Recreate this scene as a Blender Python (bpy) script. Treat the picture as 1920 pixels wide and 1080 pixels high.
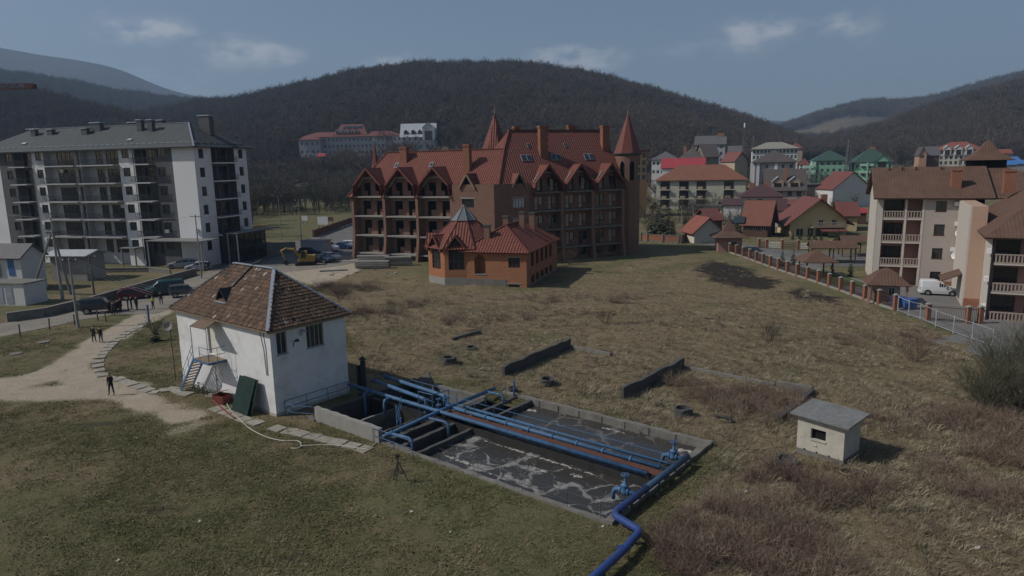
import bpy, math, random
import numpy as np
from mathutils import Vector, Matrix, noise as mnoise
for o in list(bpy.data.objects): bpy.data.objects.remove(o)
SC = bpy.context.scene
COL = SC.collection
R_ = math.radians
# ------------------------------------------------------------------ camera
FPX = 1290.0; PITCH = math.atan(234/FPX); ROLL = R_(1.2); CAMH = 16.6
cp, sp, cr, sr = math.cos(PITCH), math.sin(PITCH), math.cos(ROLL), math.sin(ROLL)
cam_d = bpy.data.cameras.new('camera'); cam = bpy.data.objects.new('camera', cam_d); COL.objects.link(cam)
cam_d.sensor_width = 36.0; cam_d.lens = 36.0*FPX/1920.0; cam_d.clip_start = 0.5; cam_d.clip_end = 20000
_R = Vector((1, 0, 0)); _U = Vector((0, sp, cp)); _F = Vector((0, cp, -sp))
_x = cr*_R - sr*_U; _y = sr*_R + cr*_U
cam.matrix_world = Matrix(((_x[0], _y[0], -_F[0], 0), (_x[1], _y[1], -_F[1], 0), (_x[2], _y[2], -_F[2], CAMH), (0, 0, 0, 1)))
SC.camera = cam
# ------------------------------------------------------------------ sun, sky, exposure
SUN_EL = 43.0; SH = Vector((1.0, 0.10))          # ground direction in which shadows fall
sun_d = bpy.data.lights.new('sun', 'SUN'); sun_d.energy = 4.0; sun_d.angle = R_(0.53); sun_d.color = (1.0, 0.955, 0.89)
sun = bpy.data.objects.new('sun', sun_d); COL.objects.link(sun); sun.location = (-60, 20, 120)
_sd = Vector((SH[0]*math.cos(R_(SUN_EL)), SH[1]*math.cos(R_(SUN_EL)), -math.sin(R_(SUN_EL))))
sun.rotation_euler = _sd.to_track_quat('-Z', 'Y').to_euler()
W = bpy.data.worlds.new('World'); SC.world = W; W.use_nodes = True
wn = W.node_tree.nodes; wl = W.node_tree.links; wn.clear()
w_out = wn.new('ShaderNodeOutputWorld'); w_bg = wn.new('ShaderNodeBackground'); w_sky = wn.new('ShaderNodeTexSky')
w_sky.sky_type = 'NISHITA'; w_sky.sun_disc = False; w_sky.sun_elevation = R_(SUN_EL)
w_sky.sun_rotation = math.atan2(-SH[0], -SH[1]); w_sky.altitude = 200; w_sky.air_density = 1.0; w_sky.dust_density = 1.6; w_sky.ozone_density = 1.2
W.cycles.sampling_method = 'MANUAL'; W.cycles.sample_map_resolution = 512
w_bg.inputs['Strength'].default_value = 0.08
# clouds: soft noise in the direction of view, thin, low over the hills all round
def _wm(op, a, b=None, c=None):
    n = wn.new('ShaderNodeMath'); n.operation = op
    for i, v in enumerate((a, b, c)):
        if v is None: continue
        if isinstance(v, (int, float)): n.inputs[i].default_value = v
        else: wl.new(v, n.inputs[i])
    return n.outputs[0]
w_tc = wn.new('ShaderNodeTexCoord')
w_sep = wn.new('ShaderNodeSeparateXYZ'); wl.new(w_tc.outputs['Generated'], w_sep.inputs[0])
w_hsv = wn.new('ShaderNodeHueSaturation'); w_hsv.inputs['Saturation'].default_value = .97; wl.new(w_sky.outputs[0], w_hsv.inputs['Color'])
CLOUDS = [  # azimuth (deg right of +Y), elevation (deg), half width, half height, strength
    (-26.3, 10.9, 3.2, 1.3, 1.0), (-18.9, 9.3, 3.2, 1.1, .8), (-24.8, 7.2, 4.2, .9, .35), (-7.7, 8.6, 2.9, .8, .85), (6.4, 8.9, 3.4, 1.1, .8),
    (1.5, 7.7, 4.5, .7, .3), (19.7, 9.9, 3.6, 1.0, .75), (25.4, 9.8, 3.0, .9, .7), (14.0, 9.0, 2.2, .6, .4), (26.5, 9.0, 2.6, .6, .28), (34, 14.6, 5, .9, .5),
    (-17.0, 6.2, 2.6, .7, .3), (-54, 10, 5, 1.5, .8), (50, 10, 5, 1.4, .8), (90, 12, 6, 1.6, .8), (-95, 11, 6, 1.6, .7), (140, 12, 6, 1.7, .8), (-140, 11, 6, 1.6, .8)]
w_map = wn.new('ShaderNodeMapping'); w_map.inputs['Scale'].default_value = (1, 1, 1.9); wl.new(w_tc.outputs['Generated'], w_map.inputs[0])
w_no = wn.new('ShaderNodeTexNoise'); w_no.inputs['Scale'].default_value = 26; w_no.inputs['Detail'].default_value = 7; w_no.inputs['Roughness'].default_value = .58
wl.new(w_map.outputs[0], w_no.inputs['Vector'])
w_no2 = wn.new('ShaderNodeTexNoise'); w_no2.inputs['Scale'].default_value = 9; w_no2.inputs['Detail'].default_value = 4; wl.new(w_map.outputs[0], w_no2.inputs['Vector'])
w_st = wn.new('ShaderNodeVectorMath'); w_st.operation = 'MULTIPLY_ADD'; w_st.inputs[1].default_value = (.09, .09, .05); wl.new(w_no2.outputs['Color'], w_st.inputs[0]); wl.new(w_tc.outputs['Generated'], w_st.inputs[2])
w_sc = wn.new('ShaderNodeVectorMath'); w_sc.operation = 'MULTIPLY'; w_sc.inputs[1].default_value = (1, 1, 3.3); wl.new(w_st.outputs[0], w_sc.inputs[0])
acc = None
for (az, el, ha, he, s) in CLOUDS:
    ca_, ce_ = R_(az-.5), R_(el-1.0); c_ = (math.sin(ca_)*math.cos(ce_)+.045, math.cos(ca_)*math.cos(ce_)+.045, (math.sin(ce_)+.025)*3.3)
    dn = wn.new('ShaderNodeVectorMath'); dn.operation = 'DISTANCE'; wl.new(w_sc.outputs[0], dn.inputs[0]); dn.inputs[1].default_value = c_
    g = wn.new('ShaderNodeMapRange'); g.inputs[1].default_value = R_(ha)*1.5; g.inputs[2].default_value = 0; g.inputs[3].default_value = 0; g.inputs[4].default_value = s*2.3; wl.new(dn.outputs['Value'], g.inputs[0])
    acc = g.outputs[0] if acc is None else _wm('MAXIMUM', acc, g.outputs[0])
c1 = _wm('ADD', _wm('MULTIPLY', _wm('SUBTRACT', w_no.outputs[0], .5), 2.6), .6)
cm = wn.new('ShaderNodeMapRange'); cm.interpolation_type = 'SMOOTHSTEP'; cm.inputs[1].default_value = .05; cm.inputs[2].default_value = 1.2
wl.new(_wm('MULTIPLY', acc, c1), cm.inputs[0])
w_mix = wn.new('ShaderNodeMixRGB'); wl.new(_wm('MULTIPLY', cm.outputs[0], .8), w_mix.inputs[0]); wl.new(w_hsv.outputs[0], w_mix.inputs[1])
w_mix.inputs[2].default_value = (9.4, 9.4, 9.6, 1)
wl.new(w_mix.outputs[0], w_bg.inputs['Color']); wl.new(w_bg.outputs[0], w_out.inputs['Surface'])
vs = SC.view_settings; vs.view_transform = 'Standard'; vs.look = 'None'; vs.exposure = -0.3; vs.gamma = 1.0; vs.use_curve_mapping = False
SC.cycles.use_denoising = True; SC.cycles.denoising_prefilter = 'FAST'; SC.cycles.use_adaptive_sampling = True; SC.cycles.adaptive_threshold = .02
SC.cycles.max_bounces = 5; SC.cycles.diffuse_bounces = 2; SC.cycles.glossy_bounces = 3; SC.cycles.volume_bounces = 0; SC.cycles.transparent_max_bounces = 6
SC.cycles.caustics_reflective = False; SC.cycles.caustics_refractive = False

# ------------------------------------------------------------------ measured positions: a survey point from a bearing on the photo
def ray(u, v):
    a = (u-960)/FPX; b = (540-v)/FPX
    a2 = a*cr + b*sr; b2 = -a*sr + b*cr
    return (a2, cp + b2*sp, -sp + b2*cp)
def G(u, v, z=0.0):
    d = ray(u, v); t = (z-CAMH)/d[2]; return (d[0]*t, d[1]*t)
def AT(u, v, y):
    d = ray(u, v); t = y/d[1]; return (d[0]*t, y, CAMH + d[2]*t)
E1 = Vector((-.775, .632)); E2 = Vector((.632, .775)); T0 = Vector((4.26, 29.72))
PLANT_RZ = math.atan2(-E1[1], -E1[0])            # local +x runs along -E1 ...
def ST(s, t, z=0.0):
    p = T0 + s*E1 + t*E2; return (p[0], p[1], z)

# ------------------------------------------------------------------ materials
MATS = {}
def nodes_of(name):
    m = bpy.data.materials.new(name); m.use_nodes = True
    nt = m.node_tree; bs = nt.nodes.get('Principled BSDF'); return m, nt, nt.nodes, nt.links, bs
def pm(name, col, rough=.8, var=.12, scale=1.5, bump=0.0, bscale=None, metal=0.0, spec=.3, rnd=0.0, dirt=None, dscale=.6, damt=.5, coords='pos'):
    """procedural painted / mineral surface: base colour with two noises of tone, optional stains and fine relief"""
    if name in MATS: return MATS[name]
    m, nt, N, L, bs = nodes_of(name)
    geo = N.new('ShaderNodeNewGeometry'); vec = geo.outputs['Position']
    if coords == 'obj':
        tc = N.new('ShaderNodeTexCoord'); vec = tc.outputs['Object']
    n1 = N.new('ShaderNodeTexNoise'); n1.inputs['Scale'].default_value = scale; n1.inputs['Detail'].default_value = 8; n1.inputs['Roughness'].default_value = .65
    L.new(vec, n1.inputs['Vector'])
    mr = N.new('ShaderNodeMapRange'); mr.inputs[1].default_value = .25; mr.inputs[2].default_value = .75
    mr.inputs[3].default_value = 1-var; mr.inputs[4].default_value = 1+var; L.new(n1.outputs[0], mr.inputs[0])
    val = mr.outputs[0]
    if rnd:
        oi = N.new('ShaderNodeObjectInfo'); m2 = N.new('ShaderNodeMapRange'); m2.inputs[3].default_value = 1-rnd; m2.inputs[4].default_value = 1+rnd
        L.new(oi.outputs['Random'], m2.inputs[0]); mm = N.new('ShaderNodeMath'); mm.operation = 'MULTIPLY'; L.new(val, mm.inputs[0]); L.new(m2.outputs[0], mm.inputs[1]); val = mm.outputs[0]
    vm = N.new('ShaderNodeVectorMath'); vm.operation = 'SCALE'; vm.inputs[0].default_value = col[:3]; L.new(val, vm.inputs['Scale'])
    out = vm.outputs[0]
    if dirt:
        n3 = N.new('ShaderNodeTexNoise'); n3.inputs['Scale'].default_value = dscale; n3.inputs['Detail'].default_value = 9; n3.inputs['Roughness'].default_value = .7; L.new(vec, n3.inputs['Vector'])
        m3 = N.new('ShaderNodeMapRange'); m3.inputs[1].default_value = .48; m3.inputs[2].default_value = .72; m3.inputs[4].default_value = damt; L.new(n3.outputs[0], m3.inputs[0])
        mx = N.new('ShaderNodeMixRGB'); L.new(m3.outputs[0], mx.inputs[0]); L.new(out, mx.inputs[1]); mx.inputs[2].default_value = (*dirt, 1); out = mx.outputs[0]
    L.new(out, bs.inputs['Base Color'])
    bs.inputs['Roughness'].default_value = rough; bs.inputs['Metallic'].default_value = metal; bs.inputs['Specular IOR Level'].default_value = spec
    if bump:
        nb = N.new('ShaderNodeTexNoise'); nb.inputs['Scale'].default_value = bscale or scale*6; nb.inputs['Detail'].default_value = 5; L.new(vec, nb.inputs['Vector'])
        bp = N.new('ShaderNodeBump'); bp.inputs['Strength'].default_value = 1.0; bp.inputs['Distance'].default_value = bump; L.new(nb.outputs[0], bp.inputs['Height']); L.new(bp.outputs[0], bs.inputs['Normal'])
    MATS[name] = m; return m
def brick_mat(name, c1, c2, mortar, bw=.26, bh=.085, rough=.9, stain=(.10, .07, .055), stamt=.35):
    """brick courses laid in a wall's own plane (u along the wall, z up), uneven tone, lime bloom"""
    if name in MATS: return MATS[name]
    m, nt, N, L, bs = nodes_of(name)
    tc = N.new('ShaderNodeTexCoord'); geo = N.new('ShaderNodeNewGeometry')
    sp_ = N.new('ShaderNodeSeparateXYZ'); L.new(tc.outputs['Object'], sp_.inputs[0])
    ad = N.new('ShaderNodeMath'); ad.operation = 'ADD'; L.new(sp_.outputs[0], ad.inputs[0]); L.new(sp_.outputs[1], ad.inputs[1])
    cb = N.new('ShaderNodeCombineXYZ'); L.new(ad.outputs[0], cb.inputs[0]); L.new(sp_.outputs[2], cb.inputs[1])
    br = N.new('ShaderNodeTexBrick'); br.inputs['Scale'].default_value = 1; br.inputs['Brick Width'].default_value = bw; br.inputs['Row Height'].default_value = bh
    br.inputs['Mortar Size'].default_value = .009; br.inputs['Color1'].default_value = (*c1, 1); br.inputs['Color2'].default_value = (*c2, 1); br.inputs['Mortar'].default_value = (*mortar, 1); br.inputs['Bias'].default_value = -.1
    L.new(cb.outputs[0], br.inputs['Vector'])
    n1 = N.new('ShaderNodeTexNoise'); n1.inputs['Scale'].default_value = .55; n1.inputs['Detail'].default_value = 8; n1.inputs['Roughness'].default_value = .7; L.new(geo.outputs['Position'], n1.inputs['Vector'])
    m3 = N.new('ShaderNodeMapRange'); m3.inputs[1].default_value = .42; m3.inputs[2].default_value = .75; m3.inputs[4].default_value = stamt; L.new(n1.outputs[0], m3.inputs[0])
    mx = N.new('ShaderNodeMixRGB'); L.new(m3.outputs[0], mx.inputs[0]); L.new(br.outputs['Color'], mx.inputs[1]); mx.inputs[2].default_value = (*stain, 1)
    L.new(mx.outputs[0], bs.inputs['Base Color']); bs.inputs['Roughness'].default_value = rough; bs.inputs['Specular IOR Level'].default_value = .2
    bp = N.new('ShaderNodeBump'); bp.inputs['Distance'].default_value = .01; L.new(br.outputs['Fac'], bp.inputs['Height']); bp.invert = True; L.new(bp.outputs[0], bs.inputs['Normal'])
    MATS[name] = m; return m
def roof_mat(name, col, pitch_x=.19, pitch_z=.35, rough=.45, var=.1, depth=.035, spec=.4, stain=None):
    """pressed-metal tile: rolls running down the slope, a step at each course (object coordinates of a roof plane: x along the eave)"""
    if name in MATS: return MATS[name]
    m, nt, N, L, bs = nodes_of(name)
    tc = N.new('ShaderNodeTexCoord'); geo = N.new('ShaderNodeNewGeometry')
    uv = tc.outputs['UV']
    sp_ = N.new('ShaderNodeSeparateXYZ'); L.new(uv, sp_.inputs[0])
    def mth(op, a, b=None):
        n = N.new('ShaderNodeMath'); n.operation = op
        for i, v in enumerate((a, b)):
            if v is None: continue
            if isinstance(v, (int, float)): n.inputs[i].default_value = v
            else: L.new(v, n.inputs[i])
        return n.outputs[0]
    wx = mth('ABSOLUTE', mth('SINE', mth('MULTIPLY', sp_.outputs[0], math.pi/pitch_x)))
    fz = mth('FRACT', mth('DIVIDE', sp_.outputs[1], pitch_z))
    hgt = mth('ADD', mth('MULTIPLY', wx, .7), mth('MULTIPLY', mth('SUBTRACT', 1.0, fz), .6))
    n1 = N.new('ShaderNodeTexNoise'); n1.inputs['Scale'].default_value = .8; n1.inputs['Detail'].default_value = 7; L.new(geo.outputs['Position'], n1.inputs['Vector'])
    mr = N.new('ShaderNodeMapRange'); mr.inputs[1].default_value = .25; mr.inputs[2].default_value = .75; mr.inputs[3].default_value = 1-var; mr.inputs[4].default_value = 1+var; L.new(n1.outputs[0], mr.inputs[0])
    vm = N.new('ShaderNodeVectorMath'); vm.operation = 'SCALE'; vm.inputs[0].default_value = col; L.new(mr.outputs[0], vm.inputs['Scale'])
    L.new(vm.outputs[0], bs.inputs['Base Color']); bs.inputs['Roughness'].default_value = rough; bs.inputs['Specular IOR Level'].default_value = spec
    bp = N.new('ShaderNodeBump'); bp.inputs['Distance'].default_value = depth; L.new(hgt, bp.inputs['Height']); L.new(bp.outputs[0], bs.inputs['Normal'])
    MATS[name] = m; return m
def glass_mat(name='window_glass', col=(.02, .025, .03), rough=.06):
    if name in MATS: return MATS[name]
    m, nt, N, L, bs = nodes_of(name)
    bs.inputs['Base Color'].default_value = (*col, 1); bs.inputs['Roughness'].default_value = rough; bs.inputs['Specular IOR Level'].default_value = .6
    geo = N.new('ShaderNodeNewGeometry'); n1 = N.new('ShaderNodeTexNoise'); n1.inputs['Scale'].default_value = .7; L.new(geo.outputs['Position'], n1.inputs['Vector'])
    bp = N.new('ShaderNodeBump'); bp.inputs['Distance'].default_value = .02; L.new(n1.outputs[0], bp.inputs['Height']); L.new(bp.outputs[0], bs.inputs['Normal'])
    MATS[name] = m; return m

# ------------------------------------------------------------------ mesh building
class MB:
    def __init__(s): s.v = []; s.f = []; s.m = []; s.uv = {}
    def add(s, vs, fs, m=0):
        b = len(s.v); s.v.extend([tuple(p) for p in vs])
        for f in fs: s.f.append(tuple(b+i for i in f)); s.m.append(m)
        return s
    def poly(s, pts, m=0, uv=None):
        s.add(pts, [tuple(range(len(pts)))], m)
        if uv is not None: s.uv[len(s.f)-1] = uv
        return s
    def box(s, x0, x1, y0, y1, z0, z1, m=0):
        if x0 > x1: x0, x1 = x1, x0
        if y0 > y1: y0, y1 = y1, y0
        return s.add([(x0, y0, z0), (x1, y0, z0), (x1, y1, z0), (x0, y1, z0), (x0, y0, z1), (x1, y0, z1), (x1, y1, z1), (x0, y1, z1)],
                     [(3, 2, 1, 0), (4, 5, 6, 7), (0, 1, 5, 4), (1, 2, 6, 5), (2, 3, 7, 6), (3, 0, 4, 7)], m)
    def bar(s, a, b, w, h=None, m=0, up=(0, 0, 1)):
        """rectangular bar from a to b"""
        h = h or w; a = Vector(a); b = Vector(b); d = (b-a).normalized(); u = Vector(up)
        if abs(d.dot(u)) > .98: u = Vector((0, 1, 0))
        x = d.cross(u).normalized(); y = x.cross(d).normalized()
        P = []
        for q in (a, b):
            for (i, j) in ((-1, -1), (1, -1), (1, 1), (-1, 1)): P.append(q + x*(i*w/2) + y*(j*h/2))
        return s.add(P, [(0, 1, 2, 3), (7, 6, 5, 4), (0, 4, 5, 1), (1, 5, 6, 2), (2, 6, 7, 3), (3, 7, 4, 0)], m)
    def tube(s, pts, r, n=8, m=0, cap=True):
        pts = [Vector(p) for p in pts]; k = len(pts); rs = r if isinstance(r, (list, tuple)) else [r]*k
        prev = None; rings = []
        for i, p in enumerate(pts):
            if i == 0: d = pts[1]-p
            elif i == k-1: d = p-pts[i-1]
            else: d = (pts[i+1]-p).normalized() + (p-pts[i-1]).normalized()
            d.normalize()
            if prev is None:
                u = Vector((0, 0, 1)) if abs(d.z) < .9 else Vector((1, 0, 0)); x = d.cross(u).normalized()
            else:
                x = (prev - d*prev.dot(d)).normalized()
            prev = x; y = d.cross(x)
            sc = 1.0
            if 0 < i < k-1:
                c = (pts[i+1]-p).normalized().dot((p-pts[i-1]).normalized()); sc = 1/max(.6, math.sqrt(max(.01, (1+c)/2)))
            rings.append([p + (x*math.cos(2*math.pi*j/n) + y*math.sin(2*math.pi*j/n))*rs[i]*(sc if i not in (0, k-1) else 1) for j in range(n)])
        V = [q for rg in rings for q in rg]; Fs = []
        for i in range(k-1):
            for j in range(n):
                a = i*n+j; b = i*n+(j+1) % n; Fs.append((a, b, b+n, a+n))
        if cap: Fs.append(tuple(range(n))[::-1]); Fs.append(tuple((k-1)*n+j for j in range(n)))
        return s.add(V, Fs, m)
    def cyl(s, x, y, z0, z1, r, n=12, m=0, r1=None):
        return s.tube([(x, y, z0), (x, y, z1)], [r, r if r1 is None else r1], n, m)
    def lathe(s, x, y, prof, n=16, m=0, a0=0.0):
        V = []; Fs = []; k = len(prof)
        for (r, z) in prof:
            for j in range(n):
                a = a0 + 2*math.pi*j/n; V.append((x+r*math.cos(a), y+r*math.sin(a), z))
        for i in range(k-1):
            for j in range(n):
                a = i*n+j; b = i*n+(j+1) % n; Fs.append((a, b, b+n, a+n))
        return s.add(V, Fs, m)
    def prism(s, pts2, y0, y1, m=0):
        """polygon in x,z extruded along y"""
        n = len(pts2); V = [(p[0], y0, p[1]) for p in pts2] + [(p[0], y1, p[1]) for p in pts2]
        Fs = [tuple(range(n)), tuple(range(2*n-1, n-1, -1))] + [(i, i+n, (i+1) % n+n, (i+1) % n) for i in range(n)]
        return s.add(V, Fs, m)
    def prismz(s, pts2, z0, z1, m=0):
        n = len(pts2); V = [(p[0], p[1], z0) for p in pts2] + [(p[0], p[1], z1) for p in pts2]
        Fs = [tuple(range(n-1, -1, -1)), tuple(range(n, 2*n))] + [(i, (i+1) % n, (i+1) % n+n, i+n) for i in range(n)]
        return s.add(V, Fs, m)
    def slab(s, pts, th, m=0, m2=None):
        """a roof plane: planar polygon (eave first: p0->p1) thickened downwards, with uv in metres along eave / up slope"""
        P = [Vector(p) for p in pts]; nrm = Vector((0, 0, 0))
        for i in range(len(P)): nrm += P[i].cross(P[(i+1) % len(P)])
        nrm.normalize()
        if nrm.z < 0: nrm = -nrm
        ex = (P[1]-P[0]); ex.normalize()
        if len(P) > 5: ex = Vector((-nrm.y, nrm.x, 0)).normalized()
        ey = nrm.cross(ex); uv = [((p-P[0]).dot(ex), (p-P[0]).dot(ey)) for p in P]
        s.poly(P, m, uv)
        Q = [p - nrm*th for p in P]; n = len(P)
        b = len(s.v); s.v.extend([tuple(p) for p in P+Q])
        mm = m if m2 is None else m2
        s.f.append(tuple(b+n+i for i in range(n))[::-1]); s.m.append(mm)
        for i in range(n):
            j = (i+1) % n; s.f.append((b+i, b+n+i, b+n+j, b+j)); s.m.append(mm)
        return s
    def wall(s, o, ax, L, z0, z1, ops, nrm, th=.3, m=0, mr=None, back=False, reveal=True):
        """wall in a vertical plane: o origin (x,y), ax unit along, nrm unit outward; ops = [(a0,a1,b0,b1)] openings in (along, z)"""
        xs = sorted(set([0, L] + [v for q in ops for v in q[:2]])); zs = sorted(set([z0, z1] + [v for q in ops for v in q[2:4]]))
        xs = [x for x in xs if -1e-6 <= x <= L+1e-6]; zs = [z for z in zs if z0-1e-6 <= z <= z1+1e-6]
        pt = lambda a, z, k=0: (o[0]+ax[0]*a-nrm[0]*k, o[1]+ax[1]*a-nrm[1]*k, z)
        mr = m if mr is None else mr
        for j in range(len(zs)-1):
            i = 0
            while i < len(xs)-1:
                zc = (zs[j]+zs[j+1])/2
                def op(i): 
                    xc = (xs[i]+xs[i+1])/2; return any(q[0] < xc < q[1] and q[2] < zc < q[3] for q in ops)
                if op(i): i += 1; continue
                k = i
                while k+1 < len(xs)-1 and not op(k+1): k += 1
                a, b = xs[i], xs[k+1]
                s.poly([pt(a, zs[j]), pt(b, zs[j]), pt(b, zs[j+1]), pt(a, zs[j+1])], m)
                if back: s.poly([pt(b, zs[j], th), pt(a, zs[j], th), pt(a, zs[j+1], th), pt(b, zs[j+1], th)], mr)
                i = k+1
        if reveal:
            for q in ops:
                a, b, c, d = q[:4]
                s.poly([pt(a, c), pt(a, d), pt(a, d, th), pt(a, c, th)], mr); s.poly([pt(b, c), pt(b, c, th), pt(b, d, th), pt(b, d)], mr)
                s.poly([pt(a, c), pt(a, c, th), pt(b, c, th), pt(b, c)], mr); s.poly([pt(a, d), pt(b, d), pt(b, d, th), pt(a, d, th)], mr)
        return s
    def mesh(s, name, mats, smooth=False):
        me = bpy.data.meshes.new(name); me.from_pydata(s.v, [], s.f)
        for m in (mats if isinstance(mats, (list, tuple)) else [mats]): me.materials.append(m)
        if any(s.m): me.polygons.foreach_set('material_index', s.m)
        if smooth: me.polygons.foreach_set('use_smooth', [True]*len(s.f))
        if s.uv:
            ul = me.uv_layers.new(name='uv').data
            for fi, uvs in s.uv.items():
                p = me.polygons[fi]
                for li, c in zip(p.loop_indices, uvs): ul[li].uv = c
        me.update(); return me
    def build(s, name, mats, parent=None, loc=(0, 0, 0), rz=0.0, smooth=False):
        return put(name, s.mesh(name, mats, smooth), parent, loc, rz)
def put(name, me, parent=None, loc=(0, 0, 0), rz=0.0, rot=None):
    o = bpy.data.objects.new(name, me); COL.objects.link(o); o.parent = parent; o.location = loc
    o.rotation_euler = rot if rot is not None else (0, 0, rz); return o
def tag(o, label=None, cat=None, group=None, kind=None):
    if label: o['label'] = label
    if cat: o['category'] = cat
    if group: o['group'] = group
    if kind: o['kind'] = kind
    return o
def thing(name, label, cat, loc=(0, 0, 0), rz=0.0, group=None):
    o = bpy.data.objects.new(name, None); COL.objects.link(o); o.location = loc; o.rotation_euler = (0, 0, rz); o.empty_display_size = .3
    return tag(o, label, cat, group)
def copy_tree(o, parent=None):
    c = o.copy(); COL.objects.link(c); c.parent = parent
    for ch in [x for x in KIDS.get(o.name, list(o.children))]: copy_tree(ch, c)
    return c
KIDS = {}
def lerp(a, b, t): return a+(b-a)*t
def sstep(a, b, x):
    t = np.clip((x-a)/(b-a), 0, 1); return t*t*(3-2*t)
def fbm(x, y, sc, seed=0, oc=4):
    """value noise on arrays"""
    tot = np.zeros_like(x, dtype=float); amp = 1.0; fr = 1.0/sc; rs = np.random.RandomState(seed); norm = 0
    for o in range(oc):
        tab = rs.rand(256, 256); xi = x*fr; yi = y*fr
        x0 = np.floor(xi).astype(int); y0 = np.floor(yi).astype(int); fx = xi-x0; fy = yi-y0
        fx = fx*fx*(3-2*fx); fy = fy*fy*(3-2*fy)
        g = lambda a, b: tab[a % 256, b % 256]
        v = (g(x0, y0)*(1-fx)+g(x0+1, y0)*fx)*(1-fy) + (g(x0, y0+1)*(1-fx)+g(x0+1, y0+1)*fx)*fy
        tot += v*amp; norm += amp; amp *= .5; fr *= 2.03
    return tot/norm
def inpoly(x, y, poly):
    r = np.zeros(x.shape, bool); n = len(poly); j = n-1
    for i in range(n):
        xi, yi = poly[i][:2]; xj, yj = poly[j][:2]
        c = ((yi > y) != (yj > y)) & (x < (xj-xi)*(y-yi)/(yj-yi+1e-12)+xi); r ^= c; j = i
    return r
def polydist(x, y, line):
    d = np.full(x.shape, 1e9)
    for (a, b) in zip(line[:-1], line[1:]):
        ax, ay = a[:2]; bx, by = b[:2]; dx, dy = bx-ax, by-ay; t = np.clip(((x-ax)*dx+(y-ay)*dy)/(dx*dx+dy*dy+1e-9), 0, 1)
        d = np.minimum(d, np.hypot(x-ax-t*dx, y-ay-t*dy))
    return d
def scatter(name, pts, rotz, scale, which, templates, mat=None, tilt=None):
    """one object: instances of the templates on a cloud of points"""
    me = bpy.data.meshes.new(name); n = len(pts); me.vertices.add(n); me.vertices.foreach_set('co', np.asarray(pts, dtype=np.float32).ravel())
    ar = me.attributes.new('rot', 'FLOAT_VECTOR', 'POINT'); rv = np.zeros((n, 3), np.float32); rv[:, 2] = rotz
    if tilt is not None: rv[:, 0] = tilt[:, 0]; rv[:, 1] = tilt[:, 1]
    ar.data.foreach_set('vector', rv.ravel())
    me.attributes.new('scl', 'FLOAT', 'POINT').data.foreach_set('value', np.asarray(scale, dtype=np.float32))
    me.attributes.new('kind', 'INT', 'POINT').data.foreach_set('value', np.asarray(which, dtype=np.int32))
    o = bpy.data.objects.new(name, me); COL.objects.link(o)
    ng = bpy.data.node_groups.new(name+'_scatter', 'GeometryNodeTree')
    ng.interface.new_socket('Geometry', in_out='INPUT', socket_type='NodeSocketGeometry'); ng.interface.new_socket('Geometry', in_out='OUTPUT', socket_type='NodeSocketGeometry')
    gi = ng.nodes.new('NodeGroupInput'); go = ng.nodes.new('NodeGroupOutput'); jn = ng.nodes.new('GeometryNodeJoinGeometry')
    def attr(nm, ty):
        a = ng.nodes.new('GeometryNodeInputNamedAttribute'); a.data_type = ty; a.inputs['Name'].default_value = nm; return a.outputs['Attribute']
    rot = attr('rot', 'FLOAT_VECTOR'); scl = attr('scl', 'FLOAT'); kd = attr('kind', 'INT')
    for k, t in enumerate(templates):
        oi = ng.nodes.new('GeometryNodeObjectInfo'); oi.inputs['Object'].default_value = t; oi.inputs['As Instance'].default_value = True
        cmp = ng.nodes.new('FunctionNodeCompare'); cmp.data_type = 'INT'; cmp.operation = 'EQUAL'; ng.links.new(kd, cmp.inputs[2]); cmp.inputs[3].default_value = k
        ip = ng.nodes.new('GeometryNodeInstanceOnPoints'); ng.links.new(gi.outputs[0], ip.inputs['Points']); ng.links.new(cmp.outputs[0], ip.inputs['Selection'])
        ng.links.new(oi.outputs['Geometry'], ip.inputs['Instance']); ng.links.new(rot, ip.inputs['Rotation']); ng.links.new(scl, ip.inputs['Scale']); ng.links.new(ip.outputs[0], jn.inputs[0])
    ng.links.new(jn.outputs[0], go.inputs[0])
    md = o.modifiers.new('scatter', 'NODES'); md.node_group = ng
    return o
def template(name, mb, mats, smooth=False):
    return bpy.data.objects.new(name, mb.mesh(name, mats, smooth))      # not linked: only ever seen through the scatter that uses it
# ================================================================== LAND
random.seed(7); np.random.seed(7)
P = lambda *pts: [G(*p) for p in pts]
FIELD = P((585, 560), (640, 515), (800, 528), (1000, 549), (1110, 505), (1210, 487), (1330, 486), (1680, 592), (1850, 655), (2050, 740), (2100, 1150), (1330, 1150), (1270, 985), (1350, 840), (985, 745), (890, 715), (680, 700), (645, 600))
BURNT1 = P((1290, 505), (1330, 485), (1400, 500), (1470, 530), (1440, 545), (1330, 530))
BURNT2 = P((1450, 545), (1500, 538), (1580, 560), (1565, 570), (1480, 560))
TRACK = P((290, 586), (255, 601), (220, 620), (186, 642), (155, 668), (115, 698), (30, 718), (-120, 735)); TRACK2 = P((130, 695), (215, 735), (280, 762), (335, 782))
BARE = P((470, 500), (520, 470), (650, 470), (690, 500), (600, 540)); YARDL = P((-60, 600), (-60, 535), (130, 500), (300, 505), (375, 512), (250, 548), (100, 590))
MOUND = [(-12.5, 103.5, 4.5, .9), (-4, 97, 5, .35)]
TANK_HOLES = [(0.0, 12.85, 0.0, 11.0), (12.85, 23.0, 0.0, 9.3)]       # in s, t
def rise(y): return np.clip((y-275)*.03, 0, 16)
def rough_amt(x, y):
    f = inpoly(x, y, FIELD).astype(float)
    return f
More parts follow.
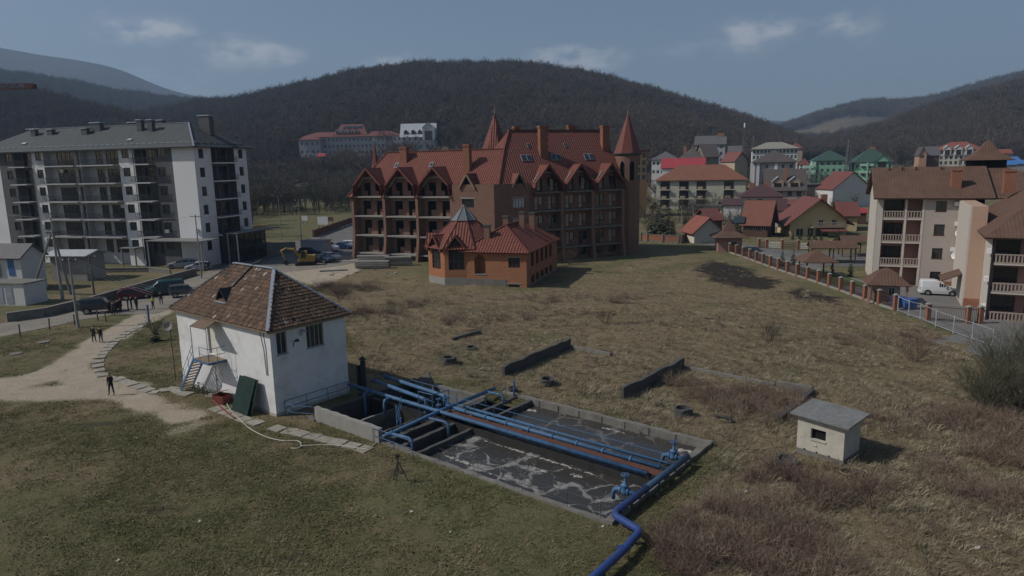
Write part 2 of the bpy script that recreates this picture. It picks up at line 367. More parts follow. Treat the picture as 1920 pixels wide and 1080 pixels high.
def ground_h(x, y):
    x = np.asarray(x, float); y = np.asarray(y, float)
    z = rise(y)
    f = rough_amt(x, y)
    z = z + f*((fbm(x, y, 7, 3)-.5)*.55 + (fbm(x, y, 1.7, 4)-.5)*.28) + (1-f)*(fbm(x, y, 3, 5)-.5)*.05*(y < 160)
    for (mx, my, r, h) in MOUND: z = z + h*np.exp(-((x-mx)**2+(y-my)**2)/r**2)
    return z
def gz(x, y): return float(ground_h(np.array([x]), np.array([y]))[0])
def axis(lo, hi, step, marks, far_lo, far_hi, g=1.18):
    a = list(np.arange(lo, hi+1e-6, step)); a = [v for v in a if all(abs(v-m) > step*.45 for m in marks)] + list(marks)
    st = step; v = hi
    while v < far_hi: st *= g; v += st; a.append(v)
    st = step; v = lo
    while v > far_lo: st *= g; v -= st; a.append(v)
    return np.array(sorted(a))
_s = axis(-62, 105, .62, [0.0, 12.85, 23.0], -6500, 6500); _t = axis(-14, 108, .62, [0.0, 9.3, 11.0], -6500, 6500)
SS, TT = np.meshgrid(_s, _t, indexing='ij')
GX = T0[0]+SS*E1[0]+TT*E2[0]; GY = T0[1]+SS*E1[1]+TT*E2[1]; GZ = ground_h(GX, GY)
near_tank = np.ones_like(GX)
for (a, b, c, d) in TANK_HOLES:
    dd = np.hypot(np.maximum(np.maximum(a-SS, SS-b), 0), np.maximum(np.maximum(c-TT, TT-d), 0)); near_tank = np.minimum(near_tank, np.clip(dd/2.0, 0, 1))
GZ = GZ*near_tank
ns_, nt_ = SS.shape; idx = np.arange(ns_*nt_).reshape(ns_, nt_)
q = np.stack([idx[:-1, :-1], idx[1:, :-1], idx[1:, 1:], idx[:-1, 1:]], -1).reshape(-1, 4)[:, ::-1]
cs = ((SS[:-1, :-1]+SS[1:, 1:])/2).ravel(); ct = ((TT[:-1, :-1]+TT[1:, 1:])/2).ravel(); keep = np.ones(len(q), bool)
for (a, b, c, d) in TANK_HOLES: keep &= ~((cs > a) & (cs < b) & (ct > c) & (ct < d))
q = q[keep]
gme = bpy.data.meshes.new('ground'); gme.from_pydata(np.stack([GX, GY, GZ], -1).reshape(-1, 3).tolist(), [], q.tolist())
def zones(x, y):
    n = fbm(x, y, 5, 11); fine = fbm(x, y, 1.3, 12)
    f = inpoly(x, y, FIELD).astype(float)
    green = (1-f)*(.58+.5*(fbm(x, y, 14, 41)-.5)) + f*.16
    d_t = np.minimum(polydist(x, y, TRACK), polydist(x, y, TRACK2)+.5)
    dirt = np.clip(1.15 - (d_t + (n-.5)*3.2)/2.5, 0, 1)
    c0 = G(300, 765); dirt = np.maximum(dirt, .62*np.clip(1-np.hypot((x-c0[0])/4.5, (y-c0[1])/2.6) + (n-.5), 0, 1))
    c1 = G(120, 735); dirt = np.maximum(dirt, np.clip(1.25-np.hypot((x-c1[0])/9.5, (y-c1[1])/2.9) + (n-.5)*.8, 0, 1))
    dirt = np.maximum(dirt, .75*inpoly(x, y, BARE)); dirt = np.maximum(dirt, .35*inpoly(x, y, YARDL))
    for (u, v, r) in ((345, 800, 3.0),): 
        c = G(u, v); dirt = np.maximum(dirt, .5*np.clip(1.2-np.hypot(x-c[0], y-c[1])/r + (fine-.5)*1.2, 0, 1))
    burnt = np.zeros_like(n)
    for pg in (BURNT1, BURNT2): dd = polydist(x, y, pg+[pg[0]]); burnt = np.maximum(burnt, np.clip(.38+np.where(inpoly(x, y, pg), dd, -dd)/4.5+(fine-.5)*.9, 0, .95))
    for (u, v, rx, ry, a) in ((285, 960, 1.2, .9, .75), (560, 1050, 1.6, 1.0, .6), (745, 885, 1.1, .9, .8), (190, 795, 3.2, .8, .6), (985, 560, 9, 1.5, .45), (1110, 590, 9, 2, .5), (880, 620, 2.5, 1, .6), (1195, 605, 4, 1, .6), (620, 560, 5, 3, .35), (1300, 1010, 5, 3, .4), (30, 990, 3, 1.5, .4)):
        c = G(u, v); burnt = np.maximum(burnt, a*np.clip(1.35-np.hypot((x-c[0])/rx, (y-c[1])/ry) + (fine-.5)*1.4, 0, 1))
    # greener strips: round the tank, lawn, the park behind
    dtk = np.full(x.shape, 9.0); xs = (x-T0[0])*E1[0]+(y-T0[1])*E1[1]; ts = (x-T0[0])*E2[0]+(y-T0[1])*E2[1]
    for (a, b, c, d) in TANK_HOLES: dtk = np.minimum(dtk, np.hypot(np.maximum(np.maximum(a-xs, xs-b), 0), np.maximum(np.maximum(c-ts, ts-d), 0)))
    green = np.maximum(green, np.clip(1.15-dtk/2.6+(n-.5), 0, 1)*.9)
    c = G(420, 820); green = np.maximum(green, .95*np.clip(1.3-np.hypot((x-c[0])/9, (y-c[1])/4)+(n-.5)*1.2, 0, 1))
    park = inpoly(x, y, P((478, 455), (475, 392), (560, 384), (680, 396), (660, 420), (600, 445))); green = np.maximum(green, park*1.0)
    c = G(1150, 500); green = np.maximum(green, .5*np.clip(1.2-np.hypot((x-c[0])/22, (y-c[1])/13)+(n-.5), 0, 1))
    return green, dirt, burnt
gr_, di_, bu_ = zones(GX.ravel(), GY.ravel())
ca = gme.color_attributes.new('zone', 'FLOAT_COLOR', 'POINT'); ca.data.foreach_set('color', np.stack([gr_, di_, bu_, np.ones_like(gr_)], -1).astype(np.float32).ravel())
gme.polygons.foreach_set('use_smooth', [True]*len(q))
def ground_mat():
    m, nt, N, L, bs = nodes_of('meadow_soil')
    geo = N.new('ShaderNodeNewGeometry'); at = N.new('ShaderNodeVertexColor'); at.layer_name = 'zone'
    sp3 = N.new('ShaderNodeSeparateColor'); L.new(at.outputs[0], sp3.inputs[0])
    def noise(sc, det=8, ro=.65, vec=None):
        n = N.new('ShaderNodeTexNoise'); n.inputs['Scale'].default_value = sc; n.inputs['Detail'].default_value = det; n.inputs['Roughness'].default_value = ro; L.new(vec or geo.outputs['Position'], n.inputs['Vector']); return n.outputs[0]
    def mth(op, a, b=None):
        n = N.new('ShaderNodeMath'); n.operation = op
        for i, v in enumerate((a, b)):
            if v is None: continue
            if isinstance(v, (int, float)): n.inputs[i].default_value = v
            else: L.new(v, n.inputs[i])
        return n.outputs[0]
    def ramp(v, a, b, lo=0, hi=1):
        r = N.new('ShaderNodeMapRange'); r.inputs[1].default_value = a; r.inputs[2].default_value = b; r.inputs[3].default_value = lo; r.inputs[4].default_value = hi; L.new(v, r.inputs[0]); return r.outputs[0]
    def mix(f, a, b):
        x = N.new('ShaderNodeMixRGB')
        for i, v in enumerate((f, a, b)):
            if isinstance(v, tuple): x.inputs[i].default_value = (*v, 1)
            elif isinstance(v, float): x.inputs[i].default_value = v
            else: L.new(v, x.inputs[i])
        return x.outputs[0]
    n_big = noise(.12, 5); n_mid = noise(.7, 7); n_fin = noise(5.5, 9, .75); n_spk = noise(22, 4, .8)
    dry = mix(ramp(n_mid, .35, .68), (.20, .155, .09), (.12, .09, .058))
    dry = mix(ramp(n_fin, .42, .7), dry, (.29, .235, .145))
    dry = mix(ramp(n_big, .5, .62, 0, .45), dry, (.125, .116, .062))
    grn = mix(ramp(n_mid, .35, .7), (.08, .09, .036), (.16, .14, .074))
    grn = mix(ramp(n_fin, .45, .72), grn, (.225, .19, .115))
    gf = ramp(mth('ADD', sp3.outputs[0], mth('ADD', mth('MULTIPLY', mth('SUBTRACT', n_big, .5), 2.2), mth('MULTIPLY', mth('SUBTRACT', n_fin, .5), .6))), .3, .62)
    c = mix(gf, dry, grn)
    dirt = mix(ramp(n_mid, .3, .7), (.44, .375, .285), (.34, .285, .215)); dirt = mix(ramp(n_fin, .5, .75), dirt, (.54, .475, .38))
    df = ramp(mth('ADD', sp3.outputs[1], mth('MULTIPLY', mth('SUBTRACT', n_fin, .5), .9)), .38, .6)
    c = mix(df, c, dirt)
    bf = ramp(mth('ADD', sp3.outputs[2], mth('ADD', mth('MULTIPLY', mth('SUBTRACT', n_fin, .5), 1.3), mth('MULTIPLY', mth('SUBTRACT', n_mid, .5), .9))), .35, .7)
    c = mix(bf, c, mix(ramp(n_fin, .4, .7), (.028, .023, .02), (.065, .05, .04)))
    c = mix(ramp(n_spk, .68, .78, 0, .5), c, (.26, .215, .14))
    L.new(c, bs.inputs['Base Color']); bs.inputs['Roughness'].default_value = .95; bs.inputs['Specular IOR Level'].default_value = .1
    bp = N.new('ShaderNodeBump'); bp.inputs['Distance'].default_value = .12; bp.inputs['Strength'].default_value = .9
    L.new(mth('ADD', mth('MULTIPLY', n_fin, .8), mth('MULTIPLY', n_spk, .3)), bp.inputs['Height']); L.new(bp.outputs[0], bs.inputs['Normal'])
    return m
gme.materials.append(ground_mat()); gobj = bpy.data.objects.new('ground', gme); COL.objects.link(gobj); tag(gobj, kind='structure')

# ------------------------------------------------------------------ hills
def sil(pts):
    az = []; el = []
    for (u, v) in pts:
        d = ray(u, v); az.append(d[0]/d[1]); el.append(d[2]/d[1])
    return np.array(az), np.array(el)
def hill_mat(name, c1, c2, meadow=None):
    m, nt, N, L, bs = nodes_of(name)
    geo = N.new('ShaderNodeNewGeometry'); n = N.new('ShaderNodeTexNoise'); n.inputs['Scale'].default_value = .02; n.inputs['Detail'].default_value = 12; n.inputs['Roughness'].default_value = .75; L.new(geo.outputs['Position'], n.inputs['Vector'])
    r = N.new('ShaderNodeMapRange'); r.inputs[1].default_value = .35; r.inputs[2].default_value = .68; L.new(n.outputs[0], r.inputs[0])
    x = N.new('ShaderNodeMixRGB'); L.new(r.outputs[0], x.inputs[0]); x.inputs[1].default_value = (*c1, 1); x.inputs[2].default_value = (*c2, 1)
    out = x.outputs[0]
    if meadow:
        at = N.new('ShaderNodeVertexColor'); at.layer_name = 'meadow'; x2 = N.new('ShaderNodeMixRGB'); L.new(at.outputs[0], x2.inputs[0]); L.new(out, x2.inputs[1]); x2.inputs[2].default_value = (*meadow, 1); out = x2.outputs[0]
    L.new(out, bs.inputs['Base Color']); bs.inputs['Roughness'].default_value = 1; bs.inputs['Specular IOR Level'].default_value = 0
    bp = N.new('ShaderNodeBump'); bp.inputs['Distance'].default_value = 4; L.new(n.outputs[0], bp.inputs['Height']); L.new(bp.outputs[0], bs.inputs['Normal'])
    return m
HILLS = []
def hill(name, silh, Dr, Db, treeh, mat, n_az=220, n_t=60, rough=8, seed=1, back=1.7, meadow=None):
    az, el = sil(silh); A = np.linspace(az[0], az[-1], n_az); E_ = np.interp(A, az, el)
    k = np.ones(9)/9; E_ = np.convolve(np.pad(E_, 4, mode='edge'), k, 'valid')
    T = np.linspace(0, back, n_t)
    AA, TT_ = np.meshgrid(A, T, indexing='ij'); Yv = Db+(Dr-Db)*TT_; Xv = AA*Yv
    zr = CAMH + E_*Dr - treeh; zb = -4.0
    prof = np.where(TT_ <= 1, .5*np.clip(TT_, 0, 1)**1.6+.5*sstep(0, 1, TT_), 1-.55*sstep(1, back, TT_))
    Z = zb + (zr[:, None]-zb)*prof
    nz = (fbm(Xv, Yv, Dr*.16, seed, 5)-.5)*2
    Z = Z + nz*rough*np.clip(np.minimum(TT_*2, np.abs(1-TT_)*4), 0, 1)*np.clip((zr[:, None]-zb)/60, 0, 1)
    base = rise(Yv); Z = np.maximum(Z, base-3)
    ii = np.arange(n_az*n_t).reshape(n_az, n_t)
    qq = np.stack([ii[:-1, :-1], ii[1:, :-1], ii[1:, 1:], ii[:-1, 1:]], -1).reshape(-1, 4)
    me = bpy.data.meshes.new(name); me.from_pydata(np.stack([Xv, Yv, Z], -1).reshape(-1, 3).tolist(), [], qq.tolist()); me.polygons.foreach_set('use_smooth', [True]*len(qq)); me.materials.append(mat)
    if meadow is not None:
        cm_ = meadow(AA, TT_, Xv, Yv).ravel(); c4 = np.stack([cm_, cm_, cm_, np.ones_like(cm_)], -1).astype(np.float32); me.color_attributes.new('meadow', 'FLOAT_COLOR', 'POINT').data.foreach_set('color', c4.ravel())
    o = bpy.data.objects.new(name, me); COL.objects.link(o); tag(o, kind='structure')
    HILLS.append(dict(A=A, T=T, Z=Z, Dr=Dr, Db=Db, meadow=None if meadow is None else meadow(AA, TT_, Xv, Yv), az0=A[0], az1=A[-1])); return o
def hill_z(h, a, t):
    ia = (a-h['A'][0])/(h['A'][-1]-h['A'][0])*(len(h['A'])-1); it = (t-h['T'][0])/(h['T'][-1]-h['T'][0])*(len(h['T'])-1)
    i0 = np.clip(np.floor(ia).astype(int), 0, len(h['A'])-2); j0 = np.clip(np.floor(it).astype(int), 0, len(h['T'])-2); fa = ia-i0; ft = it-j0; Z = h['Z']
    return (Z[i0, j0]*(1-fa)+Z[i0+1, j0]*fa)*(1-ft)+(Z[i0, j0+1]*(1-fa)+Z[i0+1, j0+1]*fa)*ft
hm = hill_mat('leaf_litter', (.05, .042, .035), (.085, .068, .052)); hmf = hill_mat('far_forest', (.05, .045, .042), (.10, .088, .08))
hmm = hill_mat('forest_with_meadow', (.05, .043, .04), (.085, .072, .062), (.145, .122, .085))
hill('hill', [(60, 262), (150, 240), (220, 226), (280, 214), (380, 195), (450, 187), (560, 161), (650, 139), (750, 124), (850, 120), (930, 118), (1020, 126), (1100, 140), (1180, 158), (1250, 178), (1300, 195), (1350, 210), (1400, 225), (1450, 243), (1500, 262), (1570, 290)], 850, 300, 11, hm, seed=2)
hill('hill', [(-700, 120), (-400, 140), (-100, 160), (0, 168), (80, 180), (150, 196), (220, 213), (270, 224), (330, 242), (400, 264), (470, 292)], 640, 330, 11, hm, seed=3)
hill('hill', [(-700, 90), (-400, 110), (0, 138), (100, 150), (200, 170), (280, 184), (350, 190), (420, 200), (480, 210), (560, 232), (640, 255)], 1500, 700, 9, hm, rough=22, seed=4)
hill('mountain', [(-800, 20), (-500, 40), (-200, 62), (0, 88), (80, 103), (150, 112), (210, 124), (245, 137), (290, 158), (330, 172), (380, 182), (450, 186), (520, 190), (600, 200), (760, 230)], 3600, 1900, 0, hmf, rough=70, seed=5)
hill('hill', [(1380, 296), (1440, 284), (1500, 272), (1600, 252), (1650, 237), (1700, 215), (1750, 197), (1800, 183), (1860, 166), (1920, 153), (2100, 130), (2500, 110)], 900, 400, 11, hm, seed=6)
def _mead(AA, TT_, X, Y):
    d1 = ray(1560, 232); a1 = d1[0]/d1[1]
    return np.clip(1.4-np.hypot((AA-a1)/.075, (TT_-.55)/.16)-(fbm(X, Y, 90, 8)-.5)*2, 0, 1)
hill('hill', [(1380, 272), (1430, 252), (1470, 236), (1500, 226), (1560, 207), (1600, 196), (1640, 190), (1690, 193), (1740, 186), (1800, 171), (1850, 153), (1920, 139), (2100, 118), (2600, 100)], 1900, 850, 8, hmm, rough=25, seed=7, meadow=_mead)
hill('mountain', [(1300, 262), (1360, 240), (1420, 227), (1445, 225), (1500, 229), (1600, 240), (1700, 262)], 3700, 2200, 0, hmf, rough=40, seed=9)
# ------------------------------------------------------------------ bare trees
def grow(seed, h, levels=4, nb=3, spread=.62, r0=.022, twigw=.02, trunk=.3, up=.25, prune=1.0, seg3=True):
    """bare branching tree: returns MB with tapered three-sided limbs, thin flat twigs at the last level"""
    rnd = random.Random(seed); trunk_mb = MB(); mb = MB()
    def limb(p, d, L, r, lev):
        q = p + d*L*.55 + Vector((rnd.uniform(-1, 1), rnd.uniform(-1, 1), 0))*L*.06; e = q + (d+Vector((rnd.uniform(-.3, .3), rnd.uniform(-.3, .3), up))).normalized()*L*.5
        if lev >= levels:
            s = d.cross(Vector((rnd.uniform(-1, 1), rnd.uniform(-1, 1), rnd.uniform(-1, 1))))
            s = s.normalized()*twigw if s.length > 1e-4 else Vector((twigw, 0, 0))
            mb.add([p-s, p+s, q+s*.7, q-s*.7, e], [(0, 1, 2, 3), (3, 2, 4)]); return
        (trunk_mb if lev == 0 else mb).tube([p, q, e], [r, r*.78, r*.55], 5 if lev == 0 else 3, cap=False)
        n = nb + (1 if lev == 0 else 0) + rnd.randint(0, 1)
        for i in range(n):
            if rnd.random() > prune and lev > 1: continue
            t = rnd.uniform(.25 if lev else .45, 1.0); b = p.lerp(q, t/.55) if t < .55 else q.lerp(e, (t-.55)/.45)
            a = rnd.uniform(0, 6.283); sd = Vector((math.cos(a), math.sin(a), rnd.uniform(.0, .5)))
            nd = (d*(1-spread*rnd.uniform(.7, 1.2))+sd*spread*1.1+Vector((0, 0, up*.6))).normalized()
            limb(b, nd, L*rnd.uniform(.5, .72), r*.5*rnd.uniform(.8, 1.1), lev+1)
        limb(e, (e-q).normalized(), L*.6, r*.5, lev+1)
    limb(Vector((0, 0, -.2)), Vector((rnd.uniform(-.06, .06), rnd.uniform(-.06, .06), 1)).normalized(), h*.52, h*r0, 0)
    return trunk_mb, mb
def twig_mat(name, col, rnd=.35):
    return pm(name, col, rough=.95, var=.2, scale=.5, spec=.1, rnd=rnd)
m_far_tw = twig_mat('bare_wood_far', (.10, .08, .064), .28)
far_t = []
for k in range(5):
    a, b = grow(40+k, 14+k % 3, levels=3, nb=6, spread=.64, r0=.011, twigw=.085, up=.3)
    b.add(a.v, a.f); far_t.append(template('far_tree_%d' % k, b, m_far_tw))
m_pine = pm('conifer_needles', (.028, .042, .026), rough=.9, var=.35, scale=.9, spec=.15, rnd=.25)
def conifer(seed, h, w, tiers=11, per=11, droop=.35):
    rnd = random.Random(seed); mb = MB(); tr = MB(); tr.tube([(0, 0, 0), (0, 0, h*.95)], [h*.018, h*.004], 6)
    for i in range(tiers):
        t = i/(tiers-1); z = h*(.06+.9*t); L = w*(1-t)**.85*rnd.uniform(.85, 1.1)+.06*w
        for j in range(max(5, int(per*(1-t*.5)))):
            a = rnd.uniform(0, 6.283); d = Vector((math.cos(a), math.sin(a), 0)); p = Vector((0, 0, z+rnd.uniform(-.02, .03)*h)); l = L*rnd.uniform(.65, 1.12)
            e = p + d*l + Vector((0, 0, -droop*l*rnd.uniform(.5, 1.2))); s = Vector((-d.y, d.x, 0))*l*rnd.uniform(.16, .26); mid = p.lerp(e, .55)+Vector((0, 0, .05*l))
            mb.add([p, mid-s, e, mid+s, mid+Vector((0, 0, -.12*l))], [(0, 1, 2), (0, 2, 3), (0, 4, 2)])
    return tr, mb
fc = []
for k in range(2):
    a, b = conifer(70+k, 15, 3.2, 12, 9); b.add(a.v, a.f); fc.append(template('far_conifer_%d' % k, b, m_pine))
def forest(name, label, hi, n, t0, t1, conif=.02, smin=.8, smax=1.25, margin=0.0, cond=None):
    h = HILLS[hi]; rs = np.random.RandomState(hi*13+5)
    m = int(n*2.2); a = rs.uniform(h['az0'], h['az1'], m); t = rs.uniform(t0, t1, m)
    y = h['Db']+(h['Dr']-h['Db'])*t; x = a*y; z = hill_z(h, a, t)
    base = rise(y)
    ok = (z > base-1) & (np.abs(a) < .95) & (rs.rand(m) < .35+.65*(y/y.max()))
    if h['meadow'] is not None:
        ia = np.clip(((a-h['A'][0])/(h['A'][-1]-h['A'][0])*(len(h['A'])-1)).astype(int), 0, len(h['A'])-1); it = np.clip((t/h['T'][-1]*(len(h['T'])-1)).astype(int), 0, len(h['T'])-1)
        ok &= h['meadow'][ia, it] < .35
    if cond is not None: ok &= cond(x, y, z)
    a, t, x, y, z = [v[ok][:n] for v in (a, t, x, y, z)]; k = len(x)
    patch = fbm(x, y, 120, 31); which = rs.randint(0, 5, k); which[(rs.rand(k) < conif*4*np.clip(patch-.35, 0, 1)*2)] = 5 + (rs.rand() > .5)
    sc = rs.uniform(smin, smax, k)*(.85+.3*fbm(x, y, 60, 33))
    o = scatter(name, np.stack([x, y, z-.3], -1), rs.uniform(0, 6.28, k), sc, which, far_t+fc); return tag(o, label, 'forest', kind='stuff')
def _clear(x, y, z):   # leave the sanatorium terraces and the roofs of the town free
    d1 = (np.abs(x+95) < 66) & (y > 415) & (y < 512); return ~d1 | (np.random.RandomState(3).rand(len(x)) < .06)
forest('bare_forest', 'leafless grey brown forest covering the round hill behind the hotel', 0, 15000, .06, 1.12, .05, cond=_clear)
forest('bare_forest', 'dark leafless forest on the slope behind the grey roofed apartment block', 1, 5500, .05, 1.1, .08)
forest('bare_forest', 'hazy leafless forest on the second ridge at the left edge', 2, 8000, .25, 1.08, .03, 1.0, 1.5)
forest('bare_forest', 'leafless forest with darker firs on the near slope at the right edge', 4, 8000, .05, 1.1, .18)
forest('bare_forest', 'hazy forest round the pale meadow on the far right ridge', 5, 9000, .12, 1.08, .04, 1.0, 1.5)
# ------------------------------------------------------------------ the air between
hz = MB(); hz.box(-7600, 7600, -150, 7200, -6, 880)
hm_, hnt, hN, hL, hbs = nodes_of('valley_air'); hN.remove(hbs)
hv = hN.new('ShaderNodeVolumePrincipled'); hv.inputs['Color'].default_value = (.50, .715, 1, 1); hv.inputs['Density'].default_value = 1.9e-4; hv.inputs['Anisotropy'].default_value = .1
for l in list(hnt.links): hnt.links.remove(l)
hL.new(hv.outputs[0], hN['Material Output'].inputs['Volume'])
hzo = hz.build('haze', hm_); tag(hzo, 'thin bluish valley haze', 'haze', kind='stuff')
# ================================================================== THE TREATMENT PLANT
class PF:
    """frame of the plant: s runs away to the left, t away to the right; a thing has its own origin in it"""
    def __init__(s, s0, t0): s.s0 = s0; s.t0 = t0
    def p(s, a, b, z=0.0): return (-(a-s.s0), b-s.t0, z)
    def box(s, mb, a0, a1, b0, b1, z0, z1, m=0): return mb.box(-(a1-s.s0), -(a0-s.s0), b0-s.t0, b1-s.t0, z0, z1, m)
    def thing(s, name, label, cat, group=None): return thing(name, label, cat, ST(s.s0, s.t0), PLANT_RZ, group)
m_white = pm('white_limewash', (.68, .68, .675), rough=.9, var=.07, scale=1.2, bump=.01, bscale=9, dirt=(.42, .40, .355), dscale=.55, damt=.7)
m_plinth = pm('damp_render', (.42, .40, .36), var=.25, dirt=(.2, .18, .15), damt=.6)
m_conc = pm('old_concrete', (.18, .172, .152), rough=.92, var=.28, scale=1.6, bump=.03, bscale=7, dirt=(.10, .095, .08), dscale=.9, damt=.7)
m_conc_d = pm('wet_concrete', (.085, .083, .078), rough=.8, var=.35, scale=1.6, bump=.03, dirt=(.03, .03, .03), dscale=.8, damt=.8)
m_soak_shade = pm('soaked_shaded_concrete', (.028, .027, .026), rough=.7, var=.3, scale=1.6)  # wet concrete, its colour darkened further for the shade below the walkway
m_conc_l = pm('pale_concrete', (.27, .26, .235), rough=.92, var=.2, scale=1.8, bump=.02, dirt=(.2, .19, .16), dscale=.9, damt=.5)
m_blue = pm('blue_pipe_paint', (.062, .145, .27), rough=.6, var=.28, scale=3.5, spec=.3, dirt=(.07, .062, .06), dscale=1.6, damt=.75)
m_royal = pm('royal_blue_pipe_paint', (.028, .06, .20), rough=.35, var=.15, scale=2.5, spec=.45, dirt=(.06, .07, .1), dscale=1.2, damt=.5)
m_rust = pm('rusty_deck', (.125, .055, .037), rough=.9, var=.25, scale=2.2, dirt=(.06, .035, .028), damt=.6)
m_brown_tin = pm('brown_tin', (.16, .11, .075), rough=.7, var=.25, dirt=(.07, .05, .04))
m_dark = pm('dark_steel', (.03, .032, .034), rough=.6, var=.2, spec=.4)
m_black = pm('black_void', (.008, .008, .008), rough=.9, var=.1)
m_greycap = pm('galvanised_flashing', (.33, .37, .42), rough=.5, var=.15, scale=1.5, metal=.2, spec=.5, dirt=(.2, .17, .15), damt=.4)
m_wood = pm('weathered_timber', (.22, .165, .11), rough=.9, var=.3, scale=3)
m_fibre = pm('corrugated_green_sheet', (.018, .045, .034), rough=.6, var=.2)
m_glass = glass_mat()
m_winframe = pm('grey_window_timber', (.30, .31, .31), rough=.8, var=.15)
def tile_mat(name, cols, moss):
    m, nt, N, L, bs = nodes_of(name)
    at = N.new('ShaderNodeVertexColor'); at.layer_name = 'tone'; geo = N.new('ShaderNodeNewGeometry')
    n = N.new('ShaderNodeTexNoise'); n.inputs['Scale'].default_value = .9; n.inputs['Detail'].default_value = 9; n.inputs['Roughness'].default_value = .75; L.new(geo.outputs['Position'], n.inputs['Vector'])
    r = N.new('ShaderNodeMapRange'); r.inputs[1].default_value = .45; r.inputs[2].default_value = .7; r.inputs[4].default_value = .75; L.new(n.outputs[0], r.inputs[0])
    x = N.new('ShaderNodeMixRGB'); L.new(r.outputs[0], x.inputs[0]); L.new(at.outputs[0], x.inputs[1]); x.inputs[2].default_value = (*moss, 1)
    L.new(x.outputs[0], bs.inputs['Base Color']); bs.inputs['Roughness'].default_value = .9; bs.inputs['Specular IOR Level'].default_value = .2
    return m
m_tile = tile_mat('clay_tile', None, (.075, .058, .045))
# ---------------------------------------------------------------- pump house
H0 = PF(31.65, 1.55); ph = H0.thing('pump_house', 'white two storey pump house with a worn brown tile hip roof', 'house')
S0, S1, TA, TB, ZE = 25.1, 38.2, -1.5, 4.6, 6.0
mb = MB(); x0, x1, y0, y1 = -(S1-H0.s0), -(S0-H0.s0), TA-H0.t0, TB-H0.t0
X = lambda s: -(s-H0.s0); Yt = lambda t: t-H0.t0
mb.wall((x0, y0), (1, 0), x1-x0, 0, ZE, [(X(33.55)-x0, X(32.45)-x0, 3.12, 5.2), (X(32.95)-x0, X(32.1)-x0, .1, 2.25)], (0, -1), .3)
mb.wall((x1, y0), (0, 1), y1-y0, 0, ZE, [(.44, 1.24, 4.2, 5.74), (2.78, 4.2, 4.15, 5.76)], (1, 0), .25)
mb.wall((x1, y1), (-1, 0), x1-x0, 0, ZE, [], (0, 1)); mb.wall((x0, y1), (0, -1), y1-y0, 0, ZE, [], (-1, 0))
mb.build('wall', m_white, ph)
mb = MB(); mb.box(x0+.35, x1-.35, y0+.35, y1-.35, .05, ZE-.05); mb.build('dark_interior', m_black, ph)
mb = MB()
for (a, b, c, d) in ((x0-.04, x1+.04, y0-.04, y0), (x1, x1+.04, y0, y1)): mb.box(a, b, c, d, -.3, .22)
mb.build('plinth', m_plinth, ph)
def window(parent, w, h, loc, rz=0, nm=1, th=.07, mat=None, gm=None, rail=None, sill=0, door=False, name='window', key={}):
    """a casement: frame with mullions, its pane set back (origin at lower middle, faces local -y)"""
    mat = mat or m_winframe; gm = gm or m_glass
    k = (round(w, 2), round(h, 2), nm, th, mat.name, gm.name, rail, sill)
    if k not in key:
        a = MB(); d = .08
        a.box(-w/2, -w/2+th, -d/2, d/2, 0, h); a.box(w/2-th, w/2, -d/2, d/2, 0, h); a.box(-w/2+th, w/2-th, -d/2, d/2, 0, th); a.box(-w/2+th, w/2-th, -d/2, d/2, h-th, h)
        for i in range(nm): cx = -w/2+w*(i+1)/(nm+1); a.box(cx-th*.45, cx+th*.45, -d/2+.004, d/2-.004, th, h-th)
        if rail: a.box(-w/2+th, w/2-th, -d/2+.006, d/2-.006, h*rail-th*.4, h*rail+th*.4)
        if sill: a.box(-w/2-.08, w/2+.08, -d/2-sill, -d/2-.002, -.06, .02)
        b = MB(); b.box(-w/2+th*.5, w/2-th*.5, .01, .02, th*.5, h-th*.5)
        key[k] = (a.mesh(name, mat), b.mesh('pane', gm))
    o = put(name, key[k][0], parent, loc, rz); put('pane', key[k][1], o); return o
window(ph, .8, 1.54, (x1-.12, y0+.84, 4.2), math.pi/2, 1, .06, sill=.1); window(ph, 1.42, 1.61, (x1-.12, y0+3.49, 4.15), math.pi/2, 3, .06, sill=.1)
m_door = pm('cream_door_paint', (.62, .60, .52), rough=.6, var=.08, dirt=(.4, .36, .3))
mb = MB(); mb.box(-.53, .53, -.03, .03, 0, 2.06)
for (a, b) in ((.15, .9), (1.05, 1.9)): mb.box(-.4, .4, -.042, -.031, a, b)
dr = mb.build('door', m_door, ph, (X(33.0), y0+.18, 3.13)); MB().box(.38, .44, -.09, -.043, .98, 1.1).build('handle', m_dark, dr)
mb = MB(); mb.box(-.42, .42, -.03, .03, 0, 2.12)
for i in range(4): mb.box(-.38+i*.2, -.22+i*.2, -.045, -.031, .08, 2.0)
dr = mb.build('door', m_white, ph, (X(32.52), y0+.1, .12)); MB().box(-.36, -.3, -.1, -.046, 1.0, 1.1).build('handle', m_dark, dr)
# roof: four planes of separate clay tiles over a dark underlay
RZ, EZ, OV = 9.4, 6.05, .36
ex0, ex1, ey0, ey1 = x0-OV, x1+OV, y0-OV, y1+OV; rx0, rx1, ry = X(34.4), X(28.9), 0.0
PL = [([(ex0, ey0), (ex1, ey0)], [(rx1, ry), (rx0, ry)]), ([(ex1, ey0), (ex1, ey1)], [(rx1, ry)]), ([(ex1, ey1), (ex0, ey1)], [(rx0, ry), (rx1, ry)]), ([(ex0, ey1), (ex0, ey0)], [(rx0, ry)])]
und = MB(); tl = MB(); tones = []
rnd = random.Random(3)
def tone(front):
    r = rnd.random()
    if r < .012: c = (.34, .31, .28)
    elif r < .09: c = (.20, .115, .072)
    elif r < .45: c = (.142, .09, .062)
    elif r < .8: c = (.115, .076, .055)
    else: c = (.082, .056, .042)
    k = rnd.uniform(.8, 1.2); return tuple(v*k for v in c)
